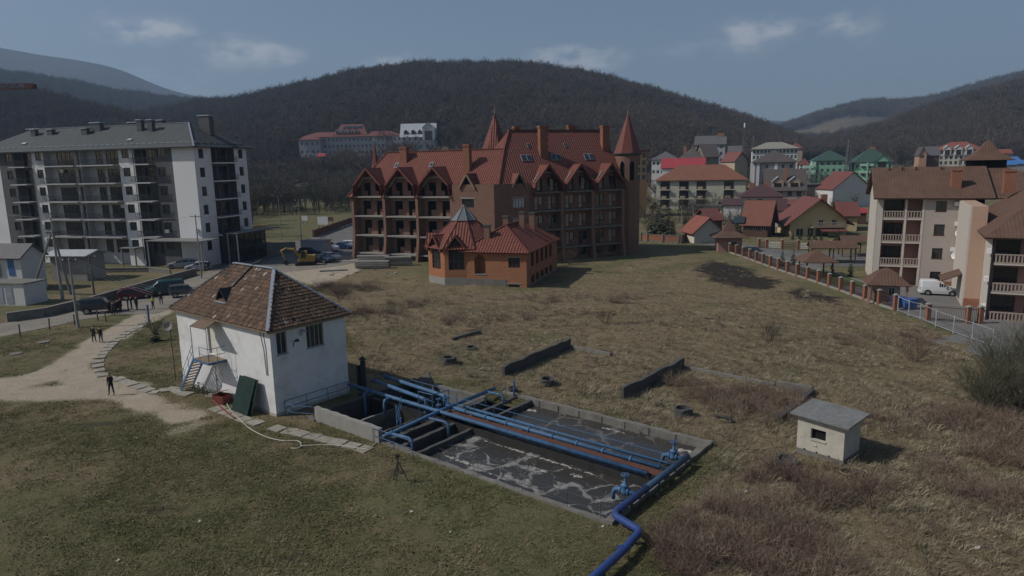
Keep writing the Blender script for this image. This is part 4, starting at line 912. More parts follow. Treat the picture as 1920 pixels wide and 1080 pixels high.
# royal blue main along the end wall and out of the picture
pz = .52
run = [(-.45, 7.6, .62), (-.3, .35, pz)] + elbow((-.3, .35, pz), (-.35, -.08, pz), (-1.9, -.75, pz), .28) + elbow((-.35, -.08, pz), (-2.05, -.62, pz), (-2.25, -4.7, pz), .3) + [(-2.2, -2.2, pz), (-2.32, -7.5, pz)]
mp = PF(-.45, 7.6); mpt = mp.thing('main_pipe', 'thick royal blue main pipe zigzagging from the tank end wall towards the viewer', 'pipe')
m_run2 = pm('faded_blue_pipe_paint', (.035, .075, .135), rough=.55, var=.25, scale=1.2, dirt=(.06, .06, .06), damt=.5)
MB().tube([mp.p(*run[0]), mp.p(-.36, 3.1, .56)], .175, 12).build('old_run', m_run2, mpt, smooth=True)
MB().tube([mp.p(-.36, 3.1, .56)] + [mp.p(*p) for p in run[1:]], .175, 12).build('run', m_royal, mpt, smooth=True)
for (s_, t_) in ((-.3, 3.1), (-.32, .45), (-2.12, -2.45)): 
    a = Vector(mp.p(s_, t_, .53)); MB().tube([a+Vector((-.01, -.05, 0)), a+Vector((.01, .05, 0))], .2, 12).build('collar', m_royal, mpt)
for (s_, t_) in ((-.33, 6.2), (-.3, 4.4), (-.3, 1.6), (-1.9, -1.0), (-2.3, -4.2)): a = mp.p(s_, t_); MB().box(a[0]-.1, a[0]+.1, a[1]-.06, a[1]+.06, -.05, .42).build('saddle_block', m_conc_d, mpt)
for (s_, t_, lb) in ((-.3, 7.45, 'blue gate valve with hand wheel at the far end of the tank end wall'), (-.2, 2.3, 'blue gate valve with hand wheel beside the near corner of the tank')):
    f = PF(s_, t_); gv = f.thing('gate_valve', lb, 'valve', 'gate valves on the tank end wall')
    MB().tube([f.p(s_, t_, .5), f.p(s_+1.0, t_, .5)] + [f.p(s_+1.2, t_, .42), f.p(s_+1.28, t_, .2), f.p(s_+1.28, t_, -.1)], .11, 10).build('spout', m_blue, gv, smooth=True)
    a = f.p(s_+.62, t_); mb = MB(); mb.lathe(a[0], a[1], [(.001, .28), (.17, .32), (.22, .45), (.22, .55), (.14, .72), (.2, .78), (.2, .84), (.07, .88), (.05, 1.2), (.03, 1.42), (.001, 1.42)], 14); mb.build('body', m_blue, gv, smooth=True)
    for k in (.42, .84): a2 = Vector(f.p(s_+k, t_, .5)); MB().tube([a2-Vector((.03, 0, 0)), a2+Vector((.03, 0, 0))], .2, 12).build('flange', m_blue, gv)
    mb = MB(); mb.tube([(a[0]+.2*math.cos(i*.5236), a[1]+.2*math.sin(i*.5236), 1.36) for i in range(13)], .022, 5, cap=False); mb.bar((a[0]-.2, a[1], 1.36), (a[0]+.2, a[1], 1.36), .025); mb.bar((a[0], a[1]-.2, 1.36), (a[0], a[1]+.2, 1.36), .025); mb.build('hand_wheel', m_blue, gv)
# rails round the pits
def railing(name, pts, label, h=.95, r=.02, mat=m_blue, step=1.4, bars=(.5, 1.0), cat='railing'):
    o = thing(name, label, cat, (pts[0][0], pts[0][1], 0)); off = Vector((pts[0][0], pts[0][1], 0)); P3 = [Vector(p)-off for p in pts]
    for b in bars: MB().tube([p+Vector((0, 0, h*b)) for p in P3], r, 5).build('rail', mat, o)
    for a, b in zip(P3[:-1], P3[1:]):
        n = max(1, int((b-a).length/step))
        for i in range(n+1 if b is P3[-1] else n): p = a.lerp(b, i/n); MB().tube([p, p+Vector((0, 0, h))], r*1.1, 5).build('post', mat, o)
    return o
railing('railing', [ST(25.0, 4.4), ST(25.0, -.9), ST(23.9, -1.1), ST(22.4, -.4)], 'low blue railing between the white house and the basin')
railing('railing', [ST(21.4, 7.0, .2), ST(16.3, 7.0, .2)], 'blue railing behind the rear basin pipes')
railing('railing', [ST(14.9, 6.2, .2), ST(14.9, 10.6, .2)], 'blue railing beside the far arm of the cross pipe', step=1.5)
railing('railing', [ST(16.3, -.45), ST(14.4, -.45), ST(12.8, -.45)], 'short blue railing where the cross pipe meets the near kerb')
railing('railing', [ST(19.0, 4.3, .1), ST(16.3, 1.5, .1)], 'blue posts and rail over the front basin', step=1.8)
railing('railing', [ST(10.9, -.15, .1), ST(8, -.15, .1), ST(5.0, -.15, .1), ST(2.2, -.15, .1), ST(0.3, -.15, .1)], 'thin grey wire rail along the near kerb of the tank', h=.8, r=.012, mat=m_dark, step=2.9)
for (s_, t_, h, lb) in ((16.05, 1.6, 1.0, 'short blue standpipe over the front basin, nearer of two'), (17.9, 2.9, 1.0, 'short blue standpipe over the front basin, farther of two'), (14.4, 10.9, 1.3, 'blue standpipe at the back wall of the rear tank')):
    o = MB().tube([(0, 0, -.6), (0, 0, h)], .07, 8).build('standpipe', m_blue, None, ST(s_, t_)); tag(o, lb, 'pipe')
# tripod on the near grass
tp = thing('tripod', 'black camera tripod standing on the grass by the tank kerb', 'tripod', (*G(748, 905), 0))
for a in (.3, 2.4, 4.5): MB().tube([(0, 0, 1.25), (.5*math.cos(a), .5*math.sin(a), 0)], [.035, .02], 6).build('leg', m_dark, tp)
MB().tube([(0, 0, .7), (0, 0, 1.45)], .03, 6).build('column', m_dark, tp); MB().box(-.1, .1, -.07, .07, 1.45, 1.6).build('head', m_dark, tp)
# ---------------------------------------------------------------- sludge beds, well rings, shack
def lwall(u0, v0, u1, v1, h, th, label, mat=m_conc, z=0):
    a = Vector(G(u0, v0)); b = Vector(G(u1, v1)); d = b-a; L_ = d.length; r = random.Random(int(u0)); mb = MB(); n = max(2, int(L_/.8))
    V = []
    for i in range(n+1):
        hh = h*(1+r.uniform(-.12, .05)); x_ = L_*i/n; V += [(x_, -th/2, -.3), (x_, th/2, -.3), (x_, th/2, hh), (x_, -th/2, hh)]
    Fs = [(0, 1, 2, 3), tuple(4*n+j for j in (3, 2, 1, 0))] + [(4*i+j, 4*i+4+j, 4*i+4+(j+1) % 4, 4*i+(j+1) % 4) for i in range(n) for j in range(4)]
    mb.add(V, Fs); o = mb.build('sludge_bed_wall', mat, None, (a[0], a[1], z), math.atan2(d[1], d[0])); tag(o, label, 'wall', 'walls of the old sludge beds'); return o
lwall(944, 705, 1068, 651, .85, .28, 'low weathered concrete wall left of the two that slant across the dry field', m_conc_d)
lwall(1166, 748, 1280, 690, .85, .28, 'low weathered concrete wall right of the two that slant across the dry field', m_conc_d)
lwall(1068, 652, 1145, 668, .3, .25, 'half buried concrete kerb at the back of the left sludge bed')
lwall(1282, 690, 1452, 724, .22, .25, 'half buried concrete kerb at the back of the right sludge bed')
lwall(1456, 728, 1522, 738, .6, .3, 'short grey concrete wall stub above the shack')
lwall(1524, 738, 1462, 790, .4, .3, 'crumbling concrete edge running down from the wall stub to the shack', m_conc_d)
lwall(848, 640, 900, 625, .35, .3, 'broken dark concrete edge in the field left of the sludge beds', m_conc_d)
def well(u, v, r, h, label, tilt=0.0):
    mb = MB(); n = 18; rr = random.Random(int(u))
    pr = [(r*1.05, -.2), (r, h*.5), (r*1.02, h), (r*.78, h*1.02), (r*.74, h*.2), (0.01, h*.15)]
    mb.lathe(0, 0, pr, n); mb.v = [(x+rr.uniform(-.03, .03), y+rr.uniform(-.03, .03), z+rr.uniform(-.04, .03)) for (x, y, z) in mb.v]
    o = mb.build('well_ring', m_conc_d, None, (*G(u, v), 0)); o.rotation_euler = (tilt, tilt*.5, 0); tag(o, label, 'well ring', 'old concrete well rings')
    return o
well(842, 681, .62, .55, 'flared concrete well ring in the field behind the rear basin'); well(1026, 721, .55, .5, 'dark concrete well ring standing left of the middle sludge bed wall', .08)
well(1281, 778, .62, .5, 'round concrete well ring below the right sludge bed wall', -.05); well(962, 735, .35, .35, 'small dark well ring touching the back wall of the tank')
well(884, 655, .5, .25, 'sunken well ring in the field by the broken concrete edge', .1); well(1475, 868, .6, .25, 'sunken dark well ring left of the shack', .1)
o = MB().tube([(*G(1340, 782), .12), (*G(1368, 788), .15), (*G(1372, 793), .02)], .09, 8).build('fallen_pipe', m_dark); tag(o, 'short dark pipe with a bent end lying in the dry grass', 'pipe')
SHN = Vector(G(1580, 872)); SHA = math.atan2(-.75, .66)
sh = thing('shack', 'small cream masonry shack with a slanting slab roof', 'shack', (SHN[0], SHN[1], 0), SHA)
m_cream = pm('cream_plaster', (.47, .44, .37), rough=.9, var=.12, scale=1.4, bump=.015, dirt=(.27, .25, .2), dscale=.8, damt=.6)
w_, d_ = 2.62, 2.1; mb = MB()
mb.wall((-w_, 0), (1, 0), w_, -.2, 2.15, [(.78, 1.62, 1.0, 1.62)], (0, -1), .2); mb.wall((0, 0), (0, 1), d_, -.2, 2.15, [], (1, 0)); mb.wall((0, d_), (-1, 0), w_, -.2, 2.3, [], (0, 1)); mb.wall((-w_, d_), (0, -1), d_, -.2, 2.3, [], (-1, 0))
mb.build('wall', m_cream, sh); MB().box(-w_+.22, -.22, .22, d_-.2, .0, 2.1).build('dark_interior', m_black, sh)
mb = MB(); mb.box(-w_-.03, .03, -.03, 0, -.2, .25); mb.box(0, .03, 0, d_+.03, -.2, .25); mb.build('plinth', m_conc, sh)
m_slate = pm('grey_asbestos_sheet', (.19, .195, .19), rough=.9, var=.25, scale=3, bump=.02, dirt=(.12, .12, .11), damt=.5)
for (xa, xb) in ((-w_-.32, -w_/2+.05), (-w_/2+.06, .32)):
    mb = MB(); zz = lambda x, y: 2.33+.045*(y)-.05*(x+w_/2)*.6; V = []; n = 26
    for i in range(n+1):
        x_ = lerp(xa, xb, i/n); k = .01*(i % 2)
        V += [(x_, -.34, zz(x_, -.34)+k), (x_, d_+.34, zz(x_, d_+.34)+k), (x_, -.34, zz(x_, -.34)-.09), (x_, d_+.34, zz(x_, d_+.34)-.09)]
    Fs = [(4*i, 4*i+4, 4*i+5, 4*i+1) for i in range(n)] + [(4*i+2, 4*i+3, 4*i+7, 4*i+6) for i in range(n)] + [(4*i, 4*i+2, 4*i+6, 4*i+4) for i in range(n)] + [(4*i+1, 4*i+5, 4*i+7, 4*i+3) for i in range(n)] + [(0, 1, 3, 2), (4*n, 4*n+2, 4*n+3, 4*n+1)]
    mb.add(V, Fs); mb.build('roof_sheet', m_slate, sh)
MB().box(-w_+.78, -w_+1.64, -.06, .04, .94, 1.02).build('sill', m_cream, sh)
for i, xx in enumerate((-2.15, -1.45, -.75)): MB().cyl(0, 0, 0, .03, .05, 10).build('vent_hole', m_black, sh, (xx, -.005, .28)).rotation_euler = (R_(90), 0, 0)
MB().box(-w_+.95, -w_+1.15, -.05, 0, .62, .68).build('ledge', m_cream, sh)
rim = thing('round_pit', 'round open pit with a pale rim below the shack', 'pit', (*G(1600, 889), .06))
mb = MB(); mb.lathe(0, 0, [(.62, .02), (.66, .1), (.60, .12), (.56, .05), (.52, -.02)], 24); r1 = mb.build('rim', pm('ochre_ring', (.24, .2, .1), var=.3), rim); r1.scale = (1.15, .8, 1)
mb = MB(); mb.lathe(0, 0, [(.56, .05), (.001, .03)], 24); r1 = mb.build('pit_floor', m_black, rim); r1.scale = (1.15, .8, 1)
# ================================================================== UNFINISHED BRICK HOTEL
m_brick = brick_mat('hotel_brick', (.26, .135, .092), (.20, .10, .07), (.22, .18, .15), stain=(.15, .10, .078), stamt=.4)
m_brick_o = brick_mat('annex_brick', (.42, .165, .078), (.33, .125, .06), (.28, .2, .14), stain=(.25, .11, .06), stamt=.4)
m_chim = brick_mat('chimney_brick', (.30, .115, .066), (.24, .09, .052), (.22, .15, .11))
m_roofr = roof_mat('red_metal_tile', (.172, .060, .044), rough=.62, depth=.16, spec=.2, pitch_x=.42, pitch_z=.72)
m_redtrim = pm('red_roof_trim', (.165, .055, .039), rough=.45, var=.08)
m_brownframe = pm('brown_window_frame', (.085, .04, .024), rough=.5, var=.1)
m_tanpane = pm('tan_reflection_pane', (.30, .245, .20), rough=.25, var=.35, scale=.9, spec=.5)  # tan base colour stands in for sunlit land reflected in the panes
m_skylight = glass_mat('skylight_glass', (.03, .04, .05), .05)
m_paleglass = pm('pale_reflection_pane', (.42, .44, .45), rough=.2, var=.3, scale=1.4, spec=.5)  # white reflections put into the pane as a pale base colour
HC = Vector((-2.6, 112.2)); HP = Vector((-28.6, 125.5)); AL, AR = R_(-27), R_(24)
hot = thing('unfinished_hotel', 'unfinished five storey red brick hotel with red tiled roofs, gables and a corner tower', 'hotel', (HC[0], HC[1], 0))
LL = (HP[0]-HC[0], HP[1]-HC[1], 0)
def lw(x, y, z): return Vector((LL[0]+x*math.cos(AL)-y*math.sin(AL), LL[1]+x*math.sin(AL)+y*math.cos(AL), z))
def rw(m, d, z): return Vector((m*math.cos(AR)-d*math.sin(AR), m*math.sin(AR)+d*math.cos(AR), z))
def lpart(nm, mb, mats, par=None): return mb.build(nm, mats, par or hot, LL, AL)
def rpart(nm, mb, mats, par=None): return mb.build(nm, mats, par or hot, (0, 0, 0), AR)
FLZ = [1.15, 4.4, 7.85, 11.3]; FRZ = [2.3, 5.45, 8.65, 11.75]; LEN_L = 29.18; DEP = 12.0
# ---- left wing: recessed brick walls with raw door and window openings
for i in range(3):
    for f in range(3):
        z0 = FLZ[f]; ops = []
        for a in (1.2, 4.2): ops += [(i*7+a, i*7+a+.72, z0, z0+2.62), (i*7+a+.72, i*7+a+1.75, z0+1.1, z0+2.62)]
        mb = MB(); mb.wall((0, 1.6), (1, 0), (i+1)*7, z0, FLZ[f+1], [q_ for q_ in ops]+[(0, i*7, z0, FLZ[f+1])] if i else ops, (0, -1), .25, reveal=False)
        for a in (1.2, 4.2):   # reveals of the openings
            for xx in (i*7+a, i*7+a+1.75): mb.poly([(xx, 1.6, z0), (xx, 1.85, z0), (xx, 1.85, z0+2.62), (xx, 1.6, z0+2.62)])
            mb.poly([(i*7+a+.72, 1.6, z0+1.1), (i*7+a+1.75, 1.6, z0+1.1), (i*7+a+1.75, 1.85, z0+1.1), (i*7+a+.72, 1.85, z0+1.1)])
        lpart('wall', mb, m_brick)
        for a in (1.2, 4.2): MB().box(i*7+a-.15, i*7+a+1.9, 1.55, 1.595, z0+2.62, z0+2.82).build('lintel', m_conc_l, hot, LL, AL)
    for f in range(4):
        z0 = FLZ[f]; mb = MB(); mb.box(i*7+.26, i*7+6.74, 0.05, 1.6, z0-.24, z0); lpart('balcony_slab', mb, m_conc_l)
    # ground zone below the first slab
    mb = MB(); mb.wall((i*7, 1.0), (1, 0), 7, 0, FLZ[0]-.24, [], (0, -1)); lpart('basement_wall', mb, m_conc_d)
for i in range(2): window(hot, 1.7, 2.5, lw(2.05+i*3.05, 1.75, FLZ[0]+.05), AL, 1, .07, m_brownframe)
for f in range(4): mb = MB(); mb.box(.2, LEN_L-.3, 1.62, DEP-.2, FLZ[f]-.24, FLZ[f]-.02); lpart('floor_slab', mb, m_conc_d)
for i in range(4):
    x = i*7; mb = MB(); pr = [(.0, 0), (-.75, 0), (-.55, 1.2), (-.25, 2.8), (-.05, 4.2), (0, 5.0), (0, 11.25), (1.6, 11.25), (1.6, 0)]
    V = [(x+sx*.26, p[0], p[1]) for sx in (-1, 1) for p in pr[1:]]; n = len(pr)-1
    mb.add(V, [tuple(range(n)), tuple(range(2*n-1, n-1, -1))] + [(k, k+n, (k+1) % n+n, (k+1) % n) for k in range(n)]); lpart('pillar', mb, m_brick)
mb = MB(); mb.wall((0, 1.6), (0, 1), DEP-1.6, 0, 12.2, [], (-1, 0)); mb.wall((LEN_L+3, DEP), (-1, 0), LEN_L+3, 0, 12.2, [], (0, 1)); lpart('outer_wall', mb, m_brick)
for x in (7, 14, 21): mb = MB(); mb.box(x-.1, x+.1, 1.9, DEP-.3, 0, 11.2); lpart('cross_wall', mb, m_conc_d)
mb = MB(); mb.box(.3, LEN_L-.5, 5.2, 5.4, 0, 11.2); lpart('inner_wall', mb, m_conc_d)
# ---- centre block
mb = MB(); mb.wall((21.26, .0), (1, 0), LEN_L-21.26, 0, 13.3, [(23.1-21.26, 25.4-21.26, 9.5, 10.95), (23.1-21.26, 25.4-21.26, 6.1, 7.5)], (0, -1), .25)
mb.wall((21.26, 1.6), (0, -1), 1.6, 0, 13.0, [], (-1, 0)); lpart('block_wall', mb, m_brick)
for z in (9.5, 6.1): window(hot, 2.3, 1.45, lw(24.25, .15, z), AL, 2, .07, m_brownframe); MB().box(22.8, 25.7, -.05, .0, z+1.45, z+1.68).build('lintel', m_conc_l, hot, LL, AL)
mb = MB(); mb.wall((0, 0), (1, 0), 6.6, 0, 13.3, [(3.35, 5.5, 9.3, 10.95), (3.35, 5.5, 6.0, 7.6)], (0, -1), .25); mb.wall((6.6, 0), (0, 1), 1.4, 0, 13.0, [], (1, 0)); rpart('block_wall', mb, m_brick)
for z in (9.3, 6.0): window(hot, 2.15, 1.65, rw(4.42, .15, z), AR, 3, .06, m_brownframe, m_paleglass); MB().box(3.0, 5.8, -.05, .0, z+1.65, z+1.85).build('lintel', m_conc_l, hot, (0, 0, 0), AR)
for k in range(4): MB().box(25.4+k*1.0, 25.6+k*1.0, -.5, 0, 5.2, 5.4).build('beam_end', m_wood, hot, LL, AL)
# ---- right wing with brown framed doors and windows
BM = [6.6, 12.55, 18.6, 24.75]
for i in range(3):
    a0, a1 = BM[i], BM[i+1]; L_ = a1-a0
    for f in range(4):
        z0 = FRZ[f] if f < 3 else 0; z1 = FRZ[f+1] if f < 3 else FRZ[0]
        us = (L_*.21, L_*.64)
        ops = []
        for u_ in us:
            if f < 3: ops += [(u_, u_+.82, z0+.06, z0+2.38), (u_+.82, u_+1.68, z0+.9, z0+2.38)]
            else: ops += [(u_, u_+1.6, .55, 1.85)]
        mb = MB(); mb.wall((a0, 1.4), (1, 0), L_, z0, z1, ops, (0, -1), .2, reveal=False); rpart('wall', mb, m_brick)
        for u_ in us:
            if f < 3:
                gm = m_tanpane if random.Random(i*7+f*3+int(u_*5)).random() < .68 else m_glass
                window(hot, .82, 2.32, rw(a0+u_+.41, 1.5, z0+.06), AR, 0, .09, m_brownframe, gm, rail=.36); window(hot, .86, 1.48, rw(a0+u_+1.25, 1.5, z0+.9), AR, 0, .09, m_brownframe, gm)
            else: window(hot, 1.6, 1.3, rw(a0+u_+.8, 1.5, .55), AR, 1, .09, m_brownframe)
    for f in range(4): mb = MB(); mb.box(a0+.26, a1-.26, .05, 1.4, FRZ[f]-.24, FRZ[f]); rpart('balcony_slab', mb, m_conc)
for i in range(4):
    x = BM[i]; mb = MB(); pr = [(-.7, 0), (-.5, 1.3), (-.2, 2.8), (0, 4.2), (0, 11.7), (1.4, 11.7), (1.4, 0)]; n = len(pr)
    V = [(x+sx*.26, p[0], p[1]) for sx in (-1, 1) for p in pr]
    mb.add(V, [tuple(range(n)), tuple(range(2*n-1, n-1, -1))] + [(k, k+n, (k+1) % n+n, (k+1) % n) for k in range(n)]); rpart('pillar', mb, m_brick)
mb = MB(); mb.wall((24.75, 1.4), (0, 1), 14, 0, 12, [], (1, 0)); mb.wall((24.75, 15.4), (-1, 0), 24.75, 0, 12, [], (0, 1))
mb.add([(24.75, -.2, 12), (24.75, 16, 12), (24.75, 8, 21.9)], [(0, 1, 2)]); rpart('outer_wall', mb, m_brick)
mb = MB(); mb.box(.5, 24.5, 2.4, 2.6, 0, 13); mb.box(.5, 24.5, 1.7, 15, 12.0, 12.1); rpart('inner_wall', mb, m_conc_d)
# ---- roofs
SLL, SLR, E0L, E0R, OVH = 1.115, 1.30, 11.15, 11.5, .45
zl = lambda y: E0L+SLL*(y+OVH); zr_ = lambda d: E0R+SLR*(d+OVH)
def yl_at(z): return (z-E0L)/SLL-OVH
def dr_at(z): return (z-E0R)/SLR-OVH
def hip_pt(z):
    """where both roof planes have height z"""
    y = yl_at(z); d = dr_at(z)   # left line: lw(x,y), right line rw(m,d); solve
    a0 = lw(0, y, z); a1 = lw(1, y, z)-a0; b0 = rw(0, d, z); b1 = rw(1, d, z)-b0
    det = a1.x*(-b1.y)+b1.x*a1.y; dx, dy = b0.x-a0.x, b0.y-a0.y; t = (dx*(-b1.y)+b1.x*dy)/det; return a0+a1*t
ZR_L, ZR_R = 19.0, 22.2; yR = yl_at(ZR_L); dR = dr_at(ZR_R)
hp_lo = hip_pt(12.6); hp_hi = hip_pt(ZR_L)
mb = MB()
def notch(fr, cx, hw, zb, zs, za, yf): return [fr(cx-hw-.25, yf(zb), zb), fr(cx-hw, yf(zs), zs), fr(cx, yf(za), za), fr(cx+hw, yf(zs), zs), fr(cx+hw+.25, yf(zb), zb)]
ln = []
for i in range(3): ln += notch(lw, 3.6+7*i, 2.95, FLZ[3]-.1, 13.35, 16.3, yl_at)
mb.slab([lw(-.9, -OVH, E0L)] + ln + [lw(21.1, -OVH, E0L), lw(21.1, yl_at(12.6), 12.6), hp_lo, hp_hi, lw(3.4, yR, ZR_L)], .18)
mb.slab([lw(-.9, DEP+OVH+.6, E0L), lw(-.9, -OVH, E0L), lw(3.4, yR, ZR_L)], .18)
mb.slab([lw(27, yR*2+OVH, E0L), lw(-.9, yR*2+OVH, E0L), lw(3.4, yR, ZR_L), hp_hi], .18); mb.build('left_roof', m_roofr, hot)
re0 = rw(6.3, dR, ZR_R); mb = MB()
rn = []
for c_ in (10.0, 16.1, 22.2): rn += notch(rw, c_, 2.6, FRZ[3]-.1, 13.2, 16.35, dr_at)
mb.slab([hp_lo, rw(6.7, dr_at(12.6), 12.6), rw(6.7, -OVH, E0R)] + rn + [rw(25.3, -OVH, E0R), rw(25.3, dR, ZR_R), re0, hp_hi], .18)
mb.slab([rw(25.3, dR*2+OVH, E0R), rw(3, dR*2+OVH, E0R), re0, rw(25.3, dR, ZR_R)], .18)
mb.slab([rw(1.0, dR*2, 13), hp_hi, re0], .18); mb.build('right_roof', m_roofr, hot)
for a, b in ((lw(3.4, yR, ZR_L+.08), hp_hi+Vector((0, 0, .08))), (hp_lo+Vector((0, 0, .1)), hp_hi+Vector((0, 0, .1))), (hp_hi+Vector((0, 0, .1)), re0+Vector((0, 0, .1))), (re0+Vector((0, 0, .08)), rw(25.3, dR, ZR_R+.08)), (lw(-.9, -OVH, E0L+.08), lw(3.4, yR, ZR_L+.08))): MB().bar(a, b, .3, .12).build('ridge_cap', m_redtrim, hot)
MB().bar(lw(25.3, yl_at(12.55)-.1, 12.5), hp_lo+Vector((0, 0, -.1)), .12, .22).build('gutter', m_redtrim, hot); MB().bar(hp_lo+Vector((0, 0, -.1)), rw(6.6, dr_at(12.55)-.1, 12.5), .12, .22).build('gutter', m_redtrim, hot)
def gable(fr, cx, hw, zb, zs, za, yfun, big=True, depth=1.6):
    """gabled dormer: fr maps wing coords, cx centre, hw half width, base / shoulder / apex heights, yfun main roof depth at a height"""
    o = bpy.data.objects.new('dormer', None); COL.objects.link(o); o.parent = hot
    f = -.25; ya, ys = yfun(za), yfun(zs)
    for s in (-1, 1):
        mb = MB(); mb.slab([fr(cx+s*hw, f, zs), fr(cx+s*hw, ys+.1, zs), fr(cx, ya+.1, za), fr(cx, f, za)], .14); 
        if big: mb.slab([fr(cx+s*(hw+.25), f, zb), fr(cx+s*(hw+.25), yfun(zb)+.2, zb), fr(cx+s*hw, ys+.1, zs), fr(cx+s*hw, f, zs)], .12)
        mb.build('dormer_roof', m_roofr, o)
        mb = MB(); mb.bar(fr(cx, f-.03, za-.12), fr(cx+s*hw, f-.03, zs-.12), .1, .3)
        if big: mb.bar(fr(cx+s*hw, f-.03, zs-.1), fr(cx+s*(hw+.2), f-.03, zb), .1, .28)
        mb.build('verge_board', m_redtrim if big else m_wood, o)
    # back wall of the loggia, brick with openings
    mb = MB()
    if big:
        d = depth; ow = .75
        def P_(x, z): return fr(cx+x, d, z)
        kx = hw-.15
        top = lambda x: za-.35-(za-zs)*abs(x)/hw
        cols = [-kx, -1.95, -.55, .55, 1.95, kx]
        for k in range(5):
            xa, xb = cols[k], cols[k+1]
            if k in (1, 3):
                mb.poly([P_(xa, zb+2.35), P_(xb, zb+2.35), P_(xb, top(xb)), P_(xa, top(xa))])
            elif k == 2: mb.poly([P_(xa, zb), P_(xb, zb), P_(xb, top(xb)), P_(0, top(0)), P_(xa, top(xa))])
            else: mb.poly([P_(xa, zb), P_(xb, zb), P_(xb, top(xb)), P_(xa, top(xa))])
        for s in (-1, 1):   # low parapet in half of each opening
            a_, b_ = (.55, 1.25) if s > 0 else (-1.95, -1.25)
            mb.poly([P_(a_, zb), P_(b_, zb), P_(b_, zb+.9), P_(a_, zb+.9)])
        mb.build('loggia_wall', m_brick, o)
        mb = MB(); mb.poly([fr(cx-hw, 3.2, zb), fr(cx+hw, 3.2, zb), fr(cx+hw, 3.2, zs), fr(cx, 3.2, za), fr(cx-hw, 3.2, zs)]); mb.build('dark_interior', m_black, o)
        MB().bar(fr(cx-hw*.5, .9, zb+3.2), fr(cx+hw*.5, .9, zb+3.2), .25, .25).build('collar_beam', m_conc_l, o)
        for s in (-1, 1): MB().bar(fr(cx+s*hw*.5, .9, zb+3.15), fr(cx+s*hw*.95, .9, zb+1.6), .25, .25).build('rafter', m_conc_l, o)
    else:
        mb.poly([fr(cx-hw*.8, .12, zb+.1), fr(cx+hw*.8, .12, zb+.1), fr(cx, .12, za-.5)]); mb.build('opening', m_black, o)
        mb = MB(); mb.poly([fr(cx-hw, -.05, zs-.1), fr(cx+hw, -.05, zs-.1), fr(cx+hw, -.05, zb-.3), fr(cx-hw, -.05, zb-.3)]); mb.build('gable_wall', m_brick, o)
    return o
for i in range(3): gable(lw, 3.6+7*i, 2.95, FLZ[3], 13.35, 16.3, yl_at)
for i, c_ in enumerate((10.0, 16.1, 22.2)):
    g_ = gable(rw, c_, 2.6, FRZ[3], 13.2, 16.35, dr_at)
    for s in (-1, 1): window(g_, .8, 2.2 if s < 0 else 2.1, rw(c_+s*1.25, 1.5, FRZ[3]+.1), AR, 0, .08, m_brownframe, m_tanpane if (i+s) % 3 else m_glass, rail=.4)
gable(lw, 24.2, 1.5, 12.6, 12.75, 15.1, yl_at, False); gable(rw, 4.5, 1.35, 12.55, 12.7, 15.1, dr_at, False)
# chimneys, skylights
def chim(fr, x, y, zt, zb, wx, wy, ang):
    c = fr(x, y, 0); mb = MB(); mb.box(-wx/2, wx/2, -wy/2, wy/2, zb, zt-.35); o = mb.build('chimney', m_chim, hot, (c.x, c.y, 0), ang); mb = MB(); mb.box(-wx/2-.1, wx/2+.1, -wy/2-.1, wy/2+.1, zt-.35, zt); mb.build('cap', m_chim, o)
chim(lw, 8.2, 5.2, 19.9, 15, 1.5, .9, AL); chim(lw, 22.3, 3.6, 19.9, 14, 1.2, .9, AL)
chim(rw, 11.3, 4.6, 22.8, 15, 1.5, 1.0, AR); chim(rw, 24.2, 5.4, 22.9, 15, 1.4, 1.0, AR); chim(rw, 8.0, 8.4, 22.9, 19, 1.0, .8, AR); chim(rw, 19.2, 8.6, 23.1, 19, 1.7, .8, AR)
def skyl(fr, x, yf, z, ang, w, h, tilt):
    c = fr(x, yf(z)-.06, z+.06); mb = MB(); mb.box(-w/2, w/2, -.04, h+.04, -.02, .05); o = mb.build('skylight', m_greycap, hot, c, 0); o.rotation_euler = (tilt, 0, ang)
    mb = MB(); mb.box(-w/2+.07, w/2-.07, .04, h-.06, .05, .07); mb.build('pane', m_skylight, o)
tL, tR = math.atan(SLL), math.atan(SLR)
for x in (7.0, 14.5): skyl(lw, x, yl_at, 16.2, AL, .7, 1.0, tL)
for x in (7.3, 8.35, 13.0, 14.0, 19.6, 20.6): skyl(rw, x, dr_at, 16.9, AR, .85, 1.25, tR)
for x in (9.0, 16.2): skyl(rw, x, dr_at, 19.2, AR, .55, .8, tR)
# corner tower with arched belfry and cone; spires
tw = Vector((21.35+2.6, 126.4-112.2)); mb = MB(); n = 16; Rt = 2.25
def ring(r, z, k=16, a0=0): return [(tw.x+r*math.cos(2*math.pi*j/k+a0), tw.y+r*math.sin(2*math.pi*j/k+a0), z) for j in range(k)]
arch = [j for j in range(16) if j % 2 == 0]
mb = MB()
for j in range(16):
    a, b = 2*math.pi*j/16, 2*math.pi*(j+1)/16; p = lambda an, z, r=Rt: (tw.x+r*math.cos(an), tw.y+r*math.sin(an), z)
    if j % 2 == 0:
        mb.poly([p(a, 0), p(b, 0), p(b, 13.2), p(a, 13.2)]); mid = (a+b)/2
        mb.poly([p(a, 17.8), p(a, 15.9), p(a+(b-a)*.18, 16.3), p(mid, 16.6), p(b-(b-a)*.18, 16.3), p(b, 15.9), p(b, 17.8)])
    else: mb.poly([p(a, 0), p(b, 0), p(b, 17.8), p(a, 17.8)])
mb.build('tower', m_brick, hot)
mb = MB(); mb.cyl(tw.x, tw.y, 12.9, 17.7, Rt-.35, 16); mb.build('belfry_interior', m_black, hot)
mb = MB(); mb.lathe(tw.x, tw.y, [(Rt, 17.45), (Rt+.32, 17.8), (Rt+.32, 17.95), (.001, 17.97)], 16); mb.build('cornice', m_conc_d, hot)
